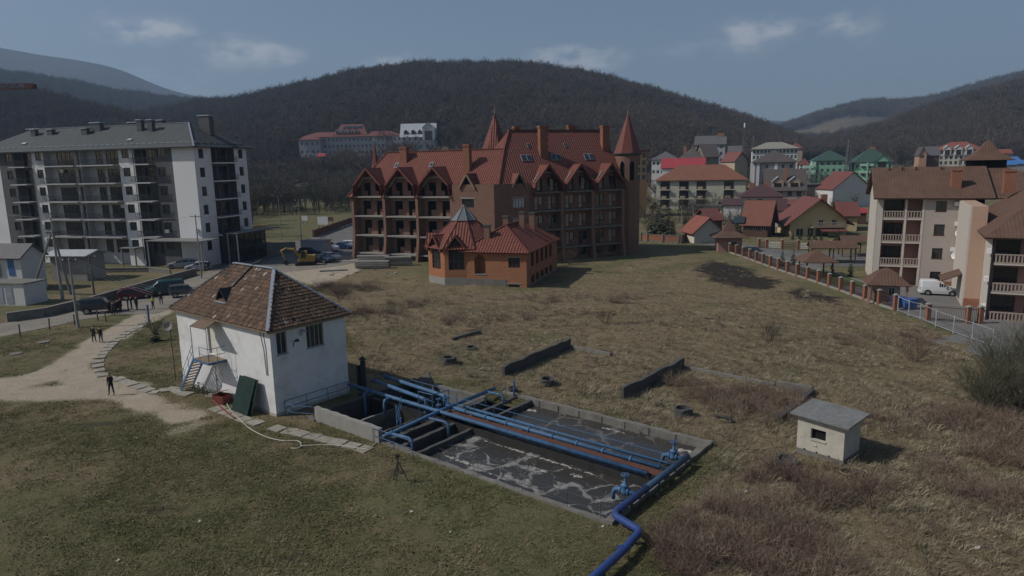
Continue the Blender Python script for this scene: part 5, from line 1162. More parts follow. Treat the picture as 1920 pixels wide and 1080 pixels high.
mb = MB(); mb.lathe(tw.x, tw.y, [(Rt+.36, 17.96), (.06, 24.8)], 8, a0=.2); mb.build('cone_roof', pm('brown_red_sheet', (.15, .048, .036), rough=.45, var=.1), hot)
def finial(x, y, z, par=hot):
    mb = MB(); mb.lathe(x, y, [(.05, z-.2), (.12, z), (.05, z+.15), (.1, z+.4), (.03, z+.6), (.02, z+1.4), (.001, z+1.5)], 8); mb.build('finial', pm('dull_gilt', (.35, .25, .15), rough=.4, metal=.5), par)
finial(tw.x, tw.y, 24.8)
for (wx_, wy_, r, zb, za) in ((-2.45, 126.5, 4.0, 15.2, 25.6), (-26.6, 139.0, 1.1, 14.0, 21.6)):
    mb = MB(); cx, cy = wx_-HC[0], wy_-HC[1]; k = 8
    for j in range(k):
        a, b = 2*math.pi*(j+.3)/k, 2*math.pi*(j+1.3)/k; mb.slab([(cx+r*math.cos(a), cy+r*math.sin(a), zb), (cx+r*math.cos(b), cy+r*math.sin(b), zb), (cx, cy, za)], .05)
    mb.build('spire', m_roofr, hot); finial(cx, cy, za)
# ================================================================== BRICK ANNEX
AA_ = R_(-18); AN = Vector((2.0, 91.2)); ann = thing('brick_annex', 'low orange brick annex with red hip roof and a glass topped octagonal pavilion', 'building', (AN[0], AN[1], 0), AA_)
mb = MB(); fx = -8.6
mb.wall((fx, 0), (1, 0), -fx, -.4, 4.85, [(fx*-1-2.55, -fx-.9, 2.7, 4.1), (-fx-7.45, -fx-5.85, 1.75, 4.35), (-fx-2.6, -fx-1.0, -.15, .45), (-fx-7.1, -fx-6.1, .1, .5)], (0, -1), .3)
so_ = [2.2+2.45*k for k in range(5)]
mb.wall((0, 0), (0, 1), 16.6, -.4, 4.85, [(s_, s_+1.45, 2.55, 4.45) for s_ in so_]+[(s_, s_+1.5, .25, 1.3) for s_ in so_], (1, 0), .3)
mb.wall((0, 16.6), (-1, 0), 9, -.4, 4.85, [], (0, 1)); mb.wall((fx, 16.6), (0, -1), 16.6, -.4, 4.85, [], (-1, 0)); mb.build('wall', m_brick_o, ann)
mb = MB(); n = 10; sp0 = 3.55; r_ = .8; cx = -6.65
for k in range(n):
    a, b = math.pi*k/n, math.pi*(k+1)/n; xa, za_ = cx+r_*math.cos(a), sp0+r_*math.sin(a); xb, zb_ = cx+r_*math.cos(b), sp0+r_*math.sin(b)
    mb.poly([(xa, -.002, za_), (xa, -.002, 4.36), (xb, -.002, 4.36), (xb, -.002, zb_)]); mb.poly([(xa, -.002, za_), (xb, -.002, zb_), (xb, 1.2, zb_), (xa, 1.2, za_)])
mb.wall((-7.45, 1.2), (1, 0), 1.6, 1.7, 4.4, [], (0, -1)); mb.poly([(-7.45, 0, 1.75), (-7.45, 1.2, 1.75), (-7.45, 1.2, 3.6), (-7.45, 0, 3.6)]); mb.poly([(-5.85, 0, 1.75), (-5.85, 1.2, 1.75), (-5.85, 1.2, 3.6), (-5.85, 0, 3.6)]); mb.build('arched_porch', m_brick_o, ann)
MB().box(-7.5, -5.7, -.06, 1.0, 1.6, 1.75).build('porch_floor', m_conc_l, ann)
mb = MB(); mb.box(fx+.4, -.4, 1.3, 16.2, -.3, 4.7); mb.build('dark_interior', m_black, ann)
window(ann, 1.65, 1.4, (-1.72, .14, 2.7), 0, 2, .07, m_brownframe); window(ann, 1.6, .6, (-1.8, .14, -.15), 0, 3, .06, m_brownframe); window(ann, 1.0, .4, (-6.6, .14, .1), 0, 1, .06, m_brownframe)
for s_ in so_: window(ann, 1.45, 1.9, (-.14, s_+.72, 2.55), math.pi/2, 1, .07, m_brownframe); window(ann, 1.5, 1.05, (-.14, s_+.75, .25), math.pi/2, 1, .07, m_brownframe)
for (a, b, z) in ((-2.8, -.7, 4.1), (-2.85, -.75, .47), (-7.4, -5.9, .53)): MB().box(a, b, -.05, 0, z, z+.14).build('lintel', m_conc_l, ann)
mb = MB(); mb.box(fx-.02, -2.9, -.06, -.01, -.6, 1.05); mb.box(.01, .06, .3, 16.6, -.5, .22); mb.build('rubble_plinth', m_conc, ann)
ez = 4.8; ov = .55; rz_ = 8.05; mb = MB()
mb.slab([(fx-.9, -ov, ez), (ov, -ov, ez), (-4.3, 4.3, rz_)], .14); mb.slab([(ov, -ov, ez), (ov, 17.2, ez), (-4.3, 12.4, rz_), (-4.3, 4.3, rz_)], .14); mb.slab([(fx-.4, 17.2, ez), (fx-.4, -ov, ez), (-4.3, 4.3, rz_), (-4.3, 12.4, rz_)], .14); mb.slab([(ov, 17.2, ez), (fx-.4, 17.2, ez), (-4.3, 12.4, rz_)], .14); mb.build('roof', m_roofr, ann)
for a, b in (((ov, -ov, ez+.08), (-4.3, 4.3, rz_+.08)), ((fx-.9, -ov, ez+.08), (-4.3, 4.3, rz_+.08)), ((-4.3, 4.3, rz_+.08), (-4.3, 12.4, rz_+.08))): MB().bar(a, b, .26, .1).build('ridge_cap', m_redtrim, ann)
for (x, y, zb, zt) in ((-6.2, 2.1, 5.5, 8.3), (-4.9, 6.5, 7, 9.2), (-3.3, 9.2, 7, 9.6), (-2.6, 12.0, 6, 9.3)):
    o = MB().box(x-.4, x+.4, y-.3, y+.3, zb, zt-.25).build('chimney', m_brick, ann); MB().box(x-.48, x+.48, y-.38, y+.38, zt-.25, zt).build('cap', m_conc_d, o)
# octagon pavilion (ring angles in world, so undo the annex turn)
oc = Vector((-10.7, 4.7)); R8 = 5.35; a8 = [R_(197+45*k)-AA_ for k in range(8)]
V8 = [Vector((oc.x+R8*math.cos(a), oc.y+R8*math.sin(a))) for a in a8]
pav = bpy.data.objects.new('pavilion', None); COL.objects.link(pav); pav.parent = ann
for k in range(8):
    a, b = V8[k], V8[(k+1) % 8]; d = (b-a); L_ = d.length; d = d/L_; nrm = Vector((d.y, -d.x)); mb = MB()
    if (nrm.x*(a.x-oc.x)+nrm.y*(a.y-oc.y)) < 0: nrm = -nrm
    ops = {0: [(1.0, 3.1, 2.2, 5.2)], 1: [(.55, 2.75, 2.2, 5.2)], 7: [(1.0, 3.1, 2.2, 5.2)]}.get(k, [])
    mb.wall(a, d, L_, 1.1, 5.25, ops, nrm, .3); mb.build('wall', m_brick_o, pav)
    mb = MB(); mb.wall((a[0]+nrm[0]*.06, a[1]+nrm[1]*.06), d, L_, -.6, 1.1, [], nrm, .06); mb.poly([(a[0], a[1], 1.1), (b[0], b[1], 1.1), (b[0]+nrm[0]*.06, b[1]+nrm[1]*.06, 1.1), (a[0]+nrm[0]*.06, a[1]+nrm[1]*.06, 1.1)]); mb.build('plinth', m_conc_l, pav)
    for q_ in ops:
        c = a+d*((q_[0]+q_[1])/2)-nrm*.15; window(pav, q_[1]-q_[0], q_[3]-q_[2], (c.x, c.y, q_[2]), math.atan2(d.y, d.x), 2, .08, m_brownframe, rail=.4)
        # little gable over the window
        cx_ = a+d*((q_[0]+q_[1])/2); hw = 1.75; zt = 7.0
        def gp(t, k_, z): p = cx_+d*t+nrm*k_; return (p.x, p.y, z)
        go_ = MB(); go_.slab([gp(-hw, .5, 4.85), gp(-hw, -1.6, 4.85), gp(0, -2.4, zt), gp(0, .5, zt)], .1); go_.slab([gp(hw, -1.6, 4.85), gp(hw, .5, 4.85), gp(0, .5, zt), gp(0, -2.4, zt)], .1); g_ = go_.build('window_gable', m_roofr, pav)
        mb = MB(); mb.poly([gp(-1.0, .05, 5.2), gp(1.0, .05, 5.2), gp(0, .05, 6.4)]); mb.build('gable_glass', m_glass, g_)
        for s in (-1, 1): MB().bar(gp(0, .5, zt-.05), gp(s*hw, .5, 4.8), .08, .22).build('verge_board', m_redtrim, g_)
Ro, Ri, zo, zi = R8+.6, 1.75, 5.15, 8.7
for k in range(8):
    a, b = a8[k], a8[(k+1) % 8]; mb = MB(); pt = lambda an, r, z: (oc.x+r*math.cos(an), oc.y+r*math.sin(an), z)
    mb.slab([pt(a, Ro, zo), pt(b, Ro, zo), pt(b, Ri, zi), pt(a, Ri, zi)], .12); mb.build('roof_plane', m_roofr, pav)
    MB().bar(pt(a, Ro, zo+.06), pt(a, Ri, zi+.06), .2, .08).build('hip_cap', m_redtrim, pav)
    mb = MB(); mb.slab([pt(a, Ri+.2, zi+.05), pt(b, Ri+.2, zi+.05), (oc.x, oc.y, 10.9)], .04); mb.build('lantern_pane', glass_mat('lantern_glass', (.15, .16, .165), .3), pav)
    MB().bar(pt(a, Ri+.22, zi+.08), (oc.x, oc.y, 10.95), .09).build('glazing_bar', m_conc_l, pav)
mb = MB(); mb.cyl(oc.x, oc.y, .5, 5.0, 3.6, 12); mb.build('dark_interior', m_black, pav)
# ================================================================== GREY ROOFED APARTMENT BLOCK (left)
AP = Vector((-53.0, 118.0)); AAp = R_(-16)
apt = thing('apartment_block', 'white and grey six storey apartment block with balconies and a grey hip roof', 'apartment block', (AP[0], AP[1], 0), AAp)
m_aw = pm('white_facade_render', (.70, .70, .70), rough=.85, var=.05, scale=.5, dirt=(.48, .47, .45), dscale=.25, damt=.4)
m_ag = pm('dark_grey_facade', (.105, .105, .11), rough=.85, var=.1, scale=.5)
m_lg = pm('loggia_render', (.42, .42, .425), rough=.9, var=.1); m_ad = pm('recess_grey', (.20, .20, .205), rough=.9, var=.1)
m_groof = roof_mat('grey_metal_roof', (.072, .079, .08), pitch_x=.5, pitch_z=.8, rough=.7, depth=.03, spec=.2)
m_frd = pm('dark_window_frame', (.05, .045, .045), rough=.5, var=.1)
m_rail = pm('dark_railing', (.05, .05, .055), rough=.5, var=.1)
SZ = [2.05, 5.2, 8.3, 11.45, 14.65, 17.8]; TOP = 20.45
def zone(x0, x1, y, mat, ops=(), z0=0.0, z1=TOP, nm='wall'):
    mb = MB(); mb.wall((x0, y), (1, 0), x1-x0, z0, z1, [(a-x0, b-x0, c, d) for (a, b, c, d) in ops], (0, -1), .25); return mb.build(nm, mat, apt)
def wincol(xc, w, h, sill, y, rows=SZ, nm=1): return [(xc-w/2, xc+w/2, z+sill, z+sill+h) for z in rows]
def addwin(ops, y, nm=1, par=apt, rz=0, mat=m_frd): 
    for (a, b, c, d) in ops: window(par, b-a, d-c, ((a+b)/2, y+.12, c), rz, nm, .06, mat, sill=.08)
zone(-4.5, 0, 0, m_aw); o6 = wincol(-6.75, 1.5, 1.5, 1.0, 0); zone(-8.1, -4.5, 0, m_ag, o6); addwin(o6, 0)
oA = wincol(-14.25, 1.5, 1.45, 1.1, 0); zone(-15.75, -12.35, 0, m_aw, oA); addwin(oA, 0)
oB = wincol(-33.7, 1.45, 1.45, 1.1, 0); zone(-35.45, -32.6, 0, m_aw, oB); addwin(oB, 0)
o0 = wincol(-40.85, 1.5, 1.55, .9, 0); zone(-43.2, -39.6, 0, m_ag, o0); addwin(o0, 0); zone(-48.5, -43.2, 0, m_aw)
# loggias: recessed walls with glazed doors
def loggia(x0, x1, glaz, wallm):
    y = 1.25
    ops = [(a, b, z+.05, z+2.45) for z in SZ for (a, b, n) in glaz]; zone(x0, x1, y, wallm, ops)
    for z in SZ:
        for (a, b, n) in glaz: window(apt, b-a, 2.4, ((a+b)/2, y+.12, z+.05), 0, n, .06, m_frd)
    for xx, s in ((x0, 1), (x1, -1)):
        mb = MB(); mb.poly([(xx, 0, 0), (xx, y, 0), (xx, y, TOP), (xx, 0, TOP)]); mb.build('loggia_cheek', wallm, apt)
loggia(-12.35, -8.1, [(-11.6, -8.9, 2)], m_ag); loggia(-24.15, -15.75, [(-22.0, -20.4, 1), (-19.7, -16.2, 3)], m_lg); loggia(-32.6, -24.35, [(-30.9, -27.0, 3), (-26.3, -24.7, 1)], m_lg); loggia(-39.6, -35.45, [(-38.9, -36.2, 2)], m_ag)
zone(-24.35, -24.15, 0, m_aw)
def lattice(mb, x0, x1, y, z, h=1.0):
    mb.bar((x0, y, z+h), (x1, y, z+h), .06); mb.bar((x0, y, z+.1), (x1, y, z+.1), .04); n = max(2, int((x1-x0)/.45))
    for i in range(n+1): x = lerp(x0, x1, i/n); mb.bar((x, y, z), (x, y, z+h), .03)
    for i in range(n):
        a, b = lerp(x0, x1, i/n), lerp(x0, x1, (i+1)/n); mb.bar((a, y, z+.1), (b, y, z+h), .022); mb.bar((a, y, z+h), (b, y, z+.1), .022)
lat = {}
for z in SZ[1:]:
    for (a, b) in ((-12.3, -8.3), (-23.9, -15.8), (-32.55, -24.6), (-39.6, -35.7)):
        mb = MB(); mb.box(a, b, -1.3, 1.24, z-.2, z); bo = mb.build('balcony', m_lg, apt)
        k = round(b-a, 2)
        if k not in lat: q_ = MB(); lattice(q_, 0, b-a, 0, 0); lat[k] = q_.mesh('balcony_railing', m_rail)
        put('balcony_railing', lat[k], bo, (a, -1.25, z)); q_ = MB()
        for xx in (a+.03, b-.03): q_ = MB(); q_.bar((xx, -1.25, z+1.0), (xx, 0, z+1.0), .05); q_.bar((xx, -.6, z), (xx, -.6, z+1), .03); q_.build('side_rail', m_rail, bo)
for x in (-12.55, -24.25, -35.4): MB().cyl(x, -.12, 1, TOP, .07, 8).build('downpipe', m_ad, apt)
# side facade
wz = [(1.1, 2.3, z+.75, z+2.3) for z in SZ]+[(11.5, 12.7, z+.75, z+2.3) for z in SZ]
mb = MB(); mb.wall((0, 0), (0, 1), 4.2, 0, TOP, [q_ for q_ in wz if q_[0] < 4], (1, 0), .25); mb.build('wall', m_aw, apt); mb = MB(); mb.wall((0, 10.3), (0, 1), 3.5, 0, TOP, [(a-10.3, b-10.3, c, d) for (a, b, c, d) in wz if a > 4], (1, 0), .25); mb.build('wall', m_aw, apt)
mb = MB(); mb.wall((-1.3, 4.2), (0, 1), 6.1, 0, TOP, [(.6, 2.6, z+.05, z+2.5) for z in SZ]+[(3.2, 5.4, z+.05, z+2.5) for z in SZ], (1, 0), .2)
mb.poly([(0, 4.2, 0), (-1.3, 4.2, 0), (-1.3, 4.2, TOP), (0, 4.2, TOP)]); mb.poly([(0, 10.3, 0), (-1.3, 10.3, 0), (-1.3, 10.3, TOP), (0, 10.3, TOP)]); mb.build('wall', m_ag, apt)
for z in SZ:
    for q_ in ((1.1, 2.3), (11.5, 12.7)): window(apt, 1.2, 1.55, (-.12, sum(q_)/2, z+.75), math.pi/2, 1, .06, m_frd, sill=.08)
    for q_ in ((4.8, 6.8), (7.4, 9.6)): window(apt, q_[1]-q_[0], 2.45, (-1.42, sum(q_)/2, z+.05), math.pi/2, 2, .06, m_frd)
for z in SZ[1:]:
    mb = MB(); mb.box(-1.3, .7, 4.25, 10.25, z-.2, z); bo = mb.build('balcony', m_aw, apt); q_ = MB(); lattice(q_, 0, 6.0, 0, 0); r_ = q_.build('balcony_railing', m_rail, bo, (.65, 4.25, z), math.pi/2)
mb = MB(); mb.wall((0, 13.8), (-1, 0), 48.5, 0, TOP, [], (0, 1)); mb.wall((-48.5, 13.8), (0, -1), 13.8, 0, TOP, [], (-1, 0)); mb.build('wall', m_aw, apt)
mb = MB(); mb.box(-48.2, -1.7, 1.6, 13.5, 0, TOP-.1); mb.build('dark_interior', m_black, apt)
o_ = .95; e = TOP; zr = 24.9; mb = MB()
mb.slab([(-48.5-o_, -o_, e), (o_, -o_, e), (-6.3, 6.9, zr), (-42.2, 6.9, zr)], .22); mb.slab([(o_, -o_, e), (o_, 13.8+o_, e), (-6.3, 6.9, zr)], .22); mb.slab([(o_, 13.8+o_, e), (-48.5-o_, 13.8+o_, e), (-42.2, 6.9, zr), (-6.3, 6.9, zr)], .22); mb.slab([(-48.5-o_, 13.8+o_, e), (-48.5-o_, -o_, e), (-42.2, 6.9, zr)], .22); ro = mb.build('roof', m_groof, apt)
mb = MB(); mb.bar((o_, -o_, e+.06), (-6.3, 6.9, zr+.06), .25, .08); mb.bar((-6.3, 6.9, zr+.06), (-42.2, 6.9, zr+.06), .25, .08); mb.build('ridge_cap', m_greycap, ro)
mb = MB(); mb.box(-48.4, 0, -.02, .0, TOP-.01, TOP-.005); 
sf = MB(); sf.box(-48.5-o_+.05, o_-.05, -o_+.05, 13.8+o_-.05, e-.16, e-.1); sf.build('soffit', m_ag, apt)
slp = (zr-e)/(6.9+o_)
def rz_at(y): return e+slp*(y+o_)
for (x, y, w, d, zt) in ((-39.2, 4.6, 1.1, .8, 25.2), (-35.4, 4.8, 1.2, .8, 25.1), (-26.9, 4.4, 1.3, .8, 25.0), (-25.4, 5.6, 2.2, .9, 26.0), (-14.9, 4.9, 1.0, .8, 26.1), (-12.3, 4.6, 1.0, .8, 26.0), (-43.6, 8.5, 3.0, 1.0, 25.6), (-32.2, 8.6, 1.2, .9, 25.5), (-19.8, 8.6, 2.4, .9, 26.0), (-13.6, 8.5, 1.2, .9, 26.2), (-3.6, 8.2, 2.2, 1.2, 26.6)):
    q_ = MB(); q_.box(x-w/2, x+w/2, y-d/2, y+d/2, rz_at(min(y, 13.8-y))-1.5, zt-.6); c_ = q_.build('chimney', m_ag, apt); MB().box(x-w/2-.12, x+w/2+.12, y-d/2-.12, y+d/2+.12, zt-.6, zt-.42).build('cap', m_greycap, c_)
for x in (-38.5, -14.5): q_ = MB().box(-.5, .5, 0, .6, .0, .1).build('roof_hatch', m_greycap, apt, (x, 1.4, rz_at(1.4)+.08)); q_.rotation_euler = (math.atan(slp), 0, 0)
for i in range(38):
    x = -47+i*1.27; q_ = MB().bar((x-.42, .2, rz_at(.2)+.14+(.05 if i % 2 else 0)), (x+.42, .2, rz_at(.2)+.14+(.05 if i % 2 else 0)), .05, .12).build('snow_guard', m_greycap, ro)
for i in range(8): y = 1.2+i*1.6; MB().bar((.1, y-.5, e+.55), (.1, y+.5, e+.55), .05, .16).build('snow_guard', m_rail, ro)
# entrance canopies
m_can = pm('grey_canopy', (.20, .20, .19), rough=.7, var=.15)
for (x0, x1, y0, y1, z) in ((-8.0, 3.2, -4.2, 0, 5.0), (-15.9, -12.6, -2.0, 0, 3.4), (3.2, 5.5, 2, 14.5, 5.7)):
    q_ = MB(); q_.box(x0, x1, y0, y1, z-.14, z); c_ = q_.build('entrance_canopy', m_can, apt)
    for xx in (x0+.2, x1-.2): MB().box(xx-.1, xx+.1, y0+.1, y0+.3, 0, z-.14).build('canopy_post', m_ad, c_)
q_ = MB(); q_.box(.1, 2.9, 4.4, 13.4, 0, 5.4); q_ = q_.build('canopy_shade_box', m_glass, apt)  # dark glazed box added to stand for the shadow under the canopy
for k in range(7): MB().box(2.9, 2.98, 4.4+k*1.5-.06, 4.4+k*1.5+.06, 0, 5.4).build('shade_box_mullion', m_frd, q_)
MB().box(2.9, 2.97, 4.4, 13.4, 2.6, 2.75).build('transom', m_frd, q_)
for (x, y, z) in ((-6.9, -.25, 5.9), (-.9, -.25, 6.1), (-29.8, 1.0, 16.6), (-17, 1.0, 10.2)): q_ = MB(); q_.box(x-.4, x+.4, y-.12, y+.15, z, z+.6); q_.build('air_conditioner', m_aw, apt)

# ================================================================== PINK AND CREAM GUEST HOUSE (right)
GH = Vector((47.3, 88.8)); AG = R_(-23)
gh = thing('guest_house', 'beige and pink three storey guest house with brown shingle roof and loggias', 'guest house', (GH[0], GH[1], 0), AG)
m_beige = pm('beige_render', (.40, .345, .31), rough=.9, var=.05, scale=.6, dirt=(.4, .33, .29), dscale=.3, damt=.4)
m_pink = pm('pink_render', (.36, .20, .17), rough=.9, var=.06, scale=.6); m_peach = pm('peach_render', (.44, .30, .22), rough=.9, var=.05)
m_ivory = pm('ivory_render', (.50, .455, .40), rough=.9, var=.05)
m_shin = roof_mat('brown_shingle', (.125, .075, .055), pitch_x=.33, pitch_z=.30, rough=.85, depth=.03, spec=.2, var=.15)
m_balus = pm('balustrade_concrete', (.33, .27, .23), rough=.9, var=.12)
m_brickp = brick_mat('fence_brick', (.34, .115, .06), (.27, .09, .05), (.3, .25, .2))
def baluster_rail(mb, x0, x1, y, z, h=.95, ax=0):
    P_ = (lambda a, zz: (a, y, zz)) if ax == 0 else (lambda a, zz: (y, a, zz))
    mb.bar(P_(x0, z+h-.06), P_(x1, z+h-.06), .16, .12); mb.bar(P_(x0, z+.08), P_(x1, z+.08), .16, .14); n = max(3, int((x1-x0)/.3))
    for i in range(n): a = lerp(x0, x1, (i+.5)/n); mb.bar(P_(a, z+.15), P_(a, z+h-.12), .13)
EV = 11.2; RZG = [2.6, 5.65, 8.65]
wo = [(6.43, 7.6, 9.55, 10.85), (6.43, 7.6, 6.55, 7.95), (6.43, 7.6, 3.6, 4.95), (6.43, 7.6, .65, 1.95)]
mb = MB(); mb.wall((5.15, 0), (1, 0), 4.6, 0, EV, [(a-5.15, b-5.15, c, d) for a, b, c, d in wo], (0, -1), .22); mb.build('wall', m_beige, gh)
for a, b, c, d in wo: window(gh, b-a, d-c, ((a+b)/2, .12, c), 0, 1, .07, m_brownframe, sill=.1)
mb = MB(); mb.box(.0, .62, -.05, 1.7, 0, EV); mb.build('corner_pier', m_ivory, gh)
for x in (3.2, 5.12): MB().box(x-.12, x+.12, -.04, .3, 0, EV).build('pier', m_ivory, gh)
mb = MB(); mb.wall((.62, 1.6), (1, 0), 4.5, 0, EV, [(.3, 2.5, z+.1, z+2.35) for z in RZG], (0, -1), .2); mb.poly([(5.1, 0, 0), (5.1, 1.6, 0), (5.1, 1.6, EV), (5.1, 0, EV)]); mb.build('loggia_wall', m_pink, gh)
for z in RZG: window(gh, 2.2, 2.25, (2.02, 1.7, z+.1), 0, 2, .07, m_brownframe)
for z in RZG:
    mb = MB(); mb.box(.6, 5.05, .0, 1.6, z-.2, z); fl_ = mb.build('loggia_floor', m_ivory, gh); q_ = MB(); baluster_rail(q_, .64, 3.08, .08, z); q_.build('balustrade', m_balus, fl_); q_ = MB(); baluster_rail(q_, 3.32, 5.0, .08, z); q_.build('balustrade', m_balus, fl_)
mb = MB(); mb.wall((0, 12), (0, -1), 12, 0, EV, [], (-1, 0)); mb.wall((9.8, 12), (-1, 0), 9.8, 0, EV, [], (0, 1)); mb.build('wall', m_ivory, gh)
mb = MB(); mb.box(.3, 12, 2.2, 11.8, .1, EV-.1); mb.build('dark_interior', m_black, gh); MB().box(5.2, 9.6, -.04, -.005, 0, .75).build('brick_plinth', m_brickp, gh)
# near wing, turned a little more, with the stair tower in the angle
NW = Vector((47.95, 67.74))-GH; wxl = NW.x*math.cos(AG)+NW.y*math.sin(AG); wyl = -NW.x*math.sin(AG)+NW.y*math.cos(AG); AW = R_(-28)-AG
wing = bpy.data.objects.new('near_wing', None); COL.objects.link(wing); wing.parent = gh; wing.location = (wxl, wyl, 0); wing.rotation_euler = (0, 0, AW)
mb = MB(); mb.box(-1.45, -.02, 6.5, 19, 0, 11.0); mb.build('stair_tower', m_peach, wing); mb = MB(); mb.box(-1.62, -1.45, 6.62, 19, 0, 10.95); mb.build('stair_pilaster', m_ivory, wing); MB().box(-1.5, .0, 6.42, 6.49, 0, .95).build('brick_base', m_brickp, wing)
mb = MB(); mb.slab([(-3.6, 8.2, 2.5), (-3.6, 12.4, 2.5), (-1.63, 12.4, 3.4), (-1.63, 8.2, 3.4)], .1); mb.build('porch_roof', m_shin, wing)
WZ = [-.05, 2.9, 5.8]; WE = 8.45; LW = 22
mb = MB(); mb.wall((0, 1.7), (1, 0), LW, 0, WE, [(.35+6*k, 2.4+6*k, z+.75, z+2.35) for z in WZ for k in range(3)]+[(3.2+6*k, 4.3+6*k, z+.1, z+2.35) for z in WZ for k in range(3)], (0, -1), .2); mb.build('loggia_wall', m_pink, wing)
for z in WZ:
    for k in range(2): window(wing, 2.05, 1.6, (1.37+6*k, 1.8, z+.75), 0, 2, .06, m_brownframe); window(wing, 1.1, 2.25, (3.75+6*k, 1.8, z+.1), 0, 0, .06, m_brownframe)
for z in WZ:
    mb = MB(); mb.box(.02, 9, .0, 1.7, z-.16, z); fl_ = mb.build('loggia_floor', m_ivory, wing); q_ = MB(); baluster_rail(q_, .1, 8.9, .08, z); q_.build('balustrade', m_balus, fl_)
mb = MB(); mb.wall((0, 20), (0, -1), 20, 0, WE, [], (-1, 0)); mb.wall((LW, 20), (-1, 0), LW, 0, WE, [], (0, 1)); mb.build('wall', m_ivory, wing)
MB().cyl(-.1, -.05, 0, WE, .09, 8).build('downpipe', m_dark, wing)
mb = MB(); mb.box(.3, LW, 2.2, 19.8, .1, WE-.05); mb.build('dark_interior', m_black, wing)
# roofs
zr1 = 15.0; mb = MB(); e2 = EV+.05
mb.slab([(-.6, -.8, e2), (12.5, -.8, e2), (12.5, 6, zr1), (-.6, 6, zr1)], .2); mb.slab([(12.5, 12.8, e2), (-.6, 12.8, e2), (-.6, 6, zr1), (12.5, 6, zr1)], .2); mb.build('roof', m_shin, gh)
mb = MB(); mb.add([(-.05, 0, EV), (-.05, 12, EV), (-.05, 6, zr1-.3)], [(0, 1, 2)]); mb.build('gable_end', m_ivory, gh)
hx, hy = 12.9, 8.4; hw_ = 7.6; zt2 = 14.8
mb = MB(); c = [(hx-hw_, hy-hw_, 11.2), (hx+hw_+4, hy-hw_-2, 11.2), (hx+hw_+4, hy+hw_, 11.2), (hx-hw_, hy+hw_, 11.2)]; tq = [(hx-1.9, hy-1.9, zt2), (hx+1.9, hy-1.9, zt2), (hx+1.9, hy+1.9, zt2), (hx-1.9, hy+1.9, zt2)]
for k in range(4): mb.slab([c[k], c[(k+1) % 4], tq[(k+1) % 4], tq[k]], .15)
mb.build('tower_skirt_roof', m_shin, gh)
mb = MB(); mb.box(hx-1.9, hx+1.9, hy-1.9, hy+1.9, zt2-.5, zt2+1.0); mb.build('lantern_wall', m_black, gh)
mb = MB(); R4 = [(hx-2.6, hy-2.6), (hx+2.6, hy-2.6), (hx+2.6, hy+2.6), (hx-2.6, hy+2.6)]
for k in range(4):
    a, b = R4[k], R4[(k+1) % 4]; m1 = tuple(lerp(hx if j == 0 else hy, a[j], .48) for j in (0, 1)); m2 = tuple(lerp(hx if j == 0 else hy, b[j], .48) for j in (0, 1))
    mb.slab([(*a, zt2+.95), (*b, zt2+.95), (*m2, zt2+1.9), (*m1, zt2+1.9)], .1); mb.slab([(*m1, zt2+1.9), (*m2, zt2+1.9), (hx, hy, zt2+3.6)], .1)
mb.build('lantern_roof', m_shin, gh)
mb = MB(); e3 = WE; zr3 = 14.2
mb.slab([(-.9, -.9, e3), (LW+1, -.9, e3), (LW+1, 9, zr3), (6.5, 9, zr3)], .2); mb.slab([(-.9, 21, e3), (-.9, -.9, e3), (6.5, 9, zr3), (6.5, 14, zr3)], .2); mb.slab([(LW+1, 21, e3), (-.9, 21, e3), (6.5, 14, zr3), (LW+1, 9, zr3)], .2); mb.build('roof', m_shin, wing)
q_ = MB().box(-.55, .55, 0, 1.1, -.02, .08).build('skylight', m_greycap, wing, (3.4, 2.3, e3+.535*3.2+.05)); q_.rotation_euler = (math.atan((zr3-e3)/9.9), 0, 0); MB().box(-.45, .45, .1, 1.0, .08, .1).build('pane', m_paleglass, q_)
for (x, y, z0, z1) in ((8.6, 1.6, 11.5, 14.7), (13, -3.5, 12, 14.6)): q_ = MB(); q_.box(x-.55, x+.55, y-.45, y+.45, z0, z1-.15); c_ = q_.build('chimney', m_brickp, gh); MB().box(x-.62, x+.62, y-.52, y+.52, z1-.15, z1).build('cap', m_brickp, c_)
for (x, z) in ((8.75, 10.3), (9.0, 7.8), (8.8, 4.6)): q_ = MB(); q_.box(x-.4, x+.4, -.3, -.01, z, z+.5); q_.build('air_conditioner', m_aw, gh)
for k, z in enumerate((7.8, 4.9, 2.0)): q_ = MB(); q_.box(-.35, -.01, 1.2+k*.1, 1.9+k*.1, z-1.2, z-.7); q_.build('air_conditioner', m_aw, wing)
dm = MB(); dm.lathe(0, 0, [(.001, 0), (.25, .04), (.42, .12), (.5, .2), (.48, .21), (.4, .14), (.001, .03)], 18); dme = dm.mesh('satellite_dish', m_aw, True)
for (x, z) in ((9.2, 6.9), (9.0, 4.1)): q_ = put('satellite_dish', dme, gh, (x, -.45, z)); q_.rotation_euler = (R_(75), 0, R_(-35))
for x in (1.5, 3.0, 4.6, 7.5): MB().cyl(x, 5.3, zr1-.6, zr1+.05, .1, 8).build('vent', m_dark, gh)
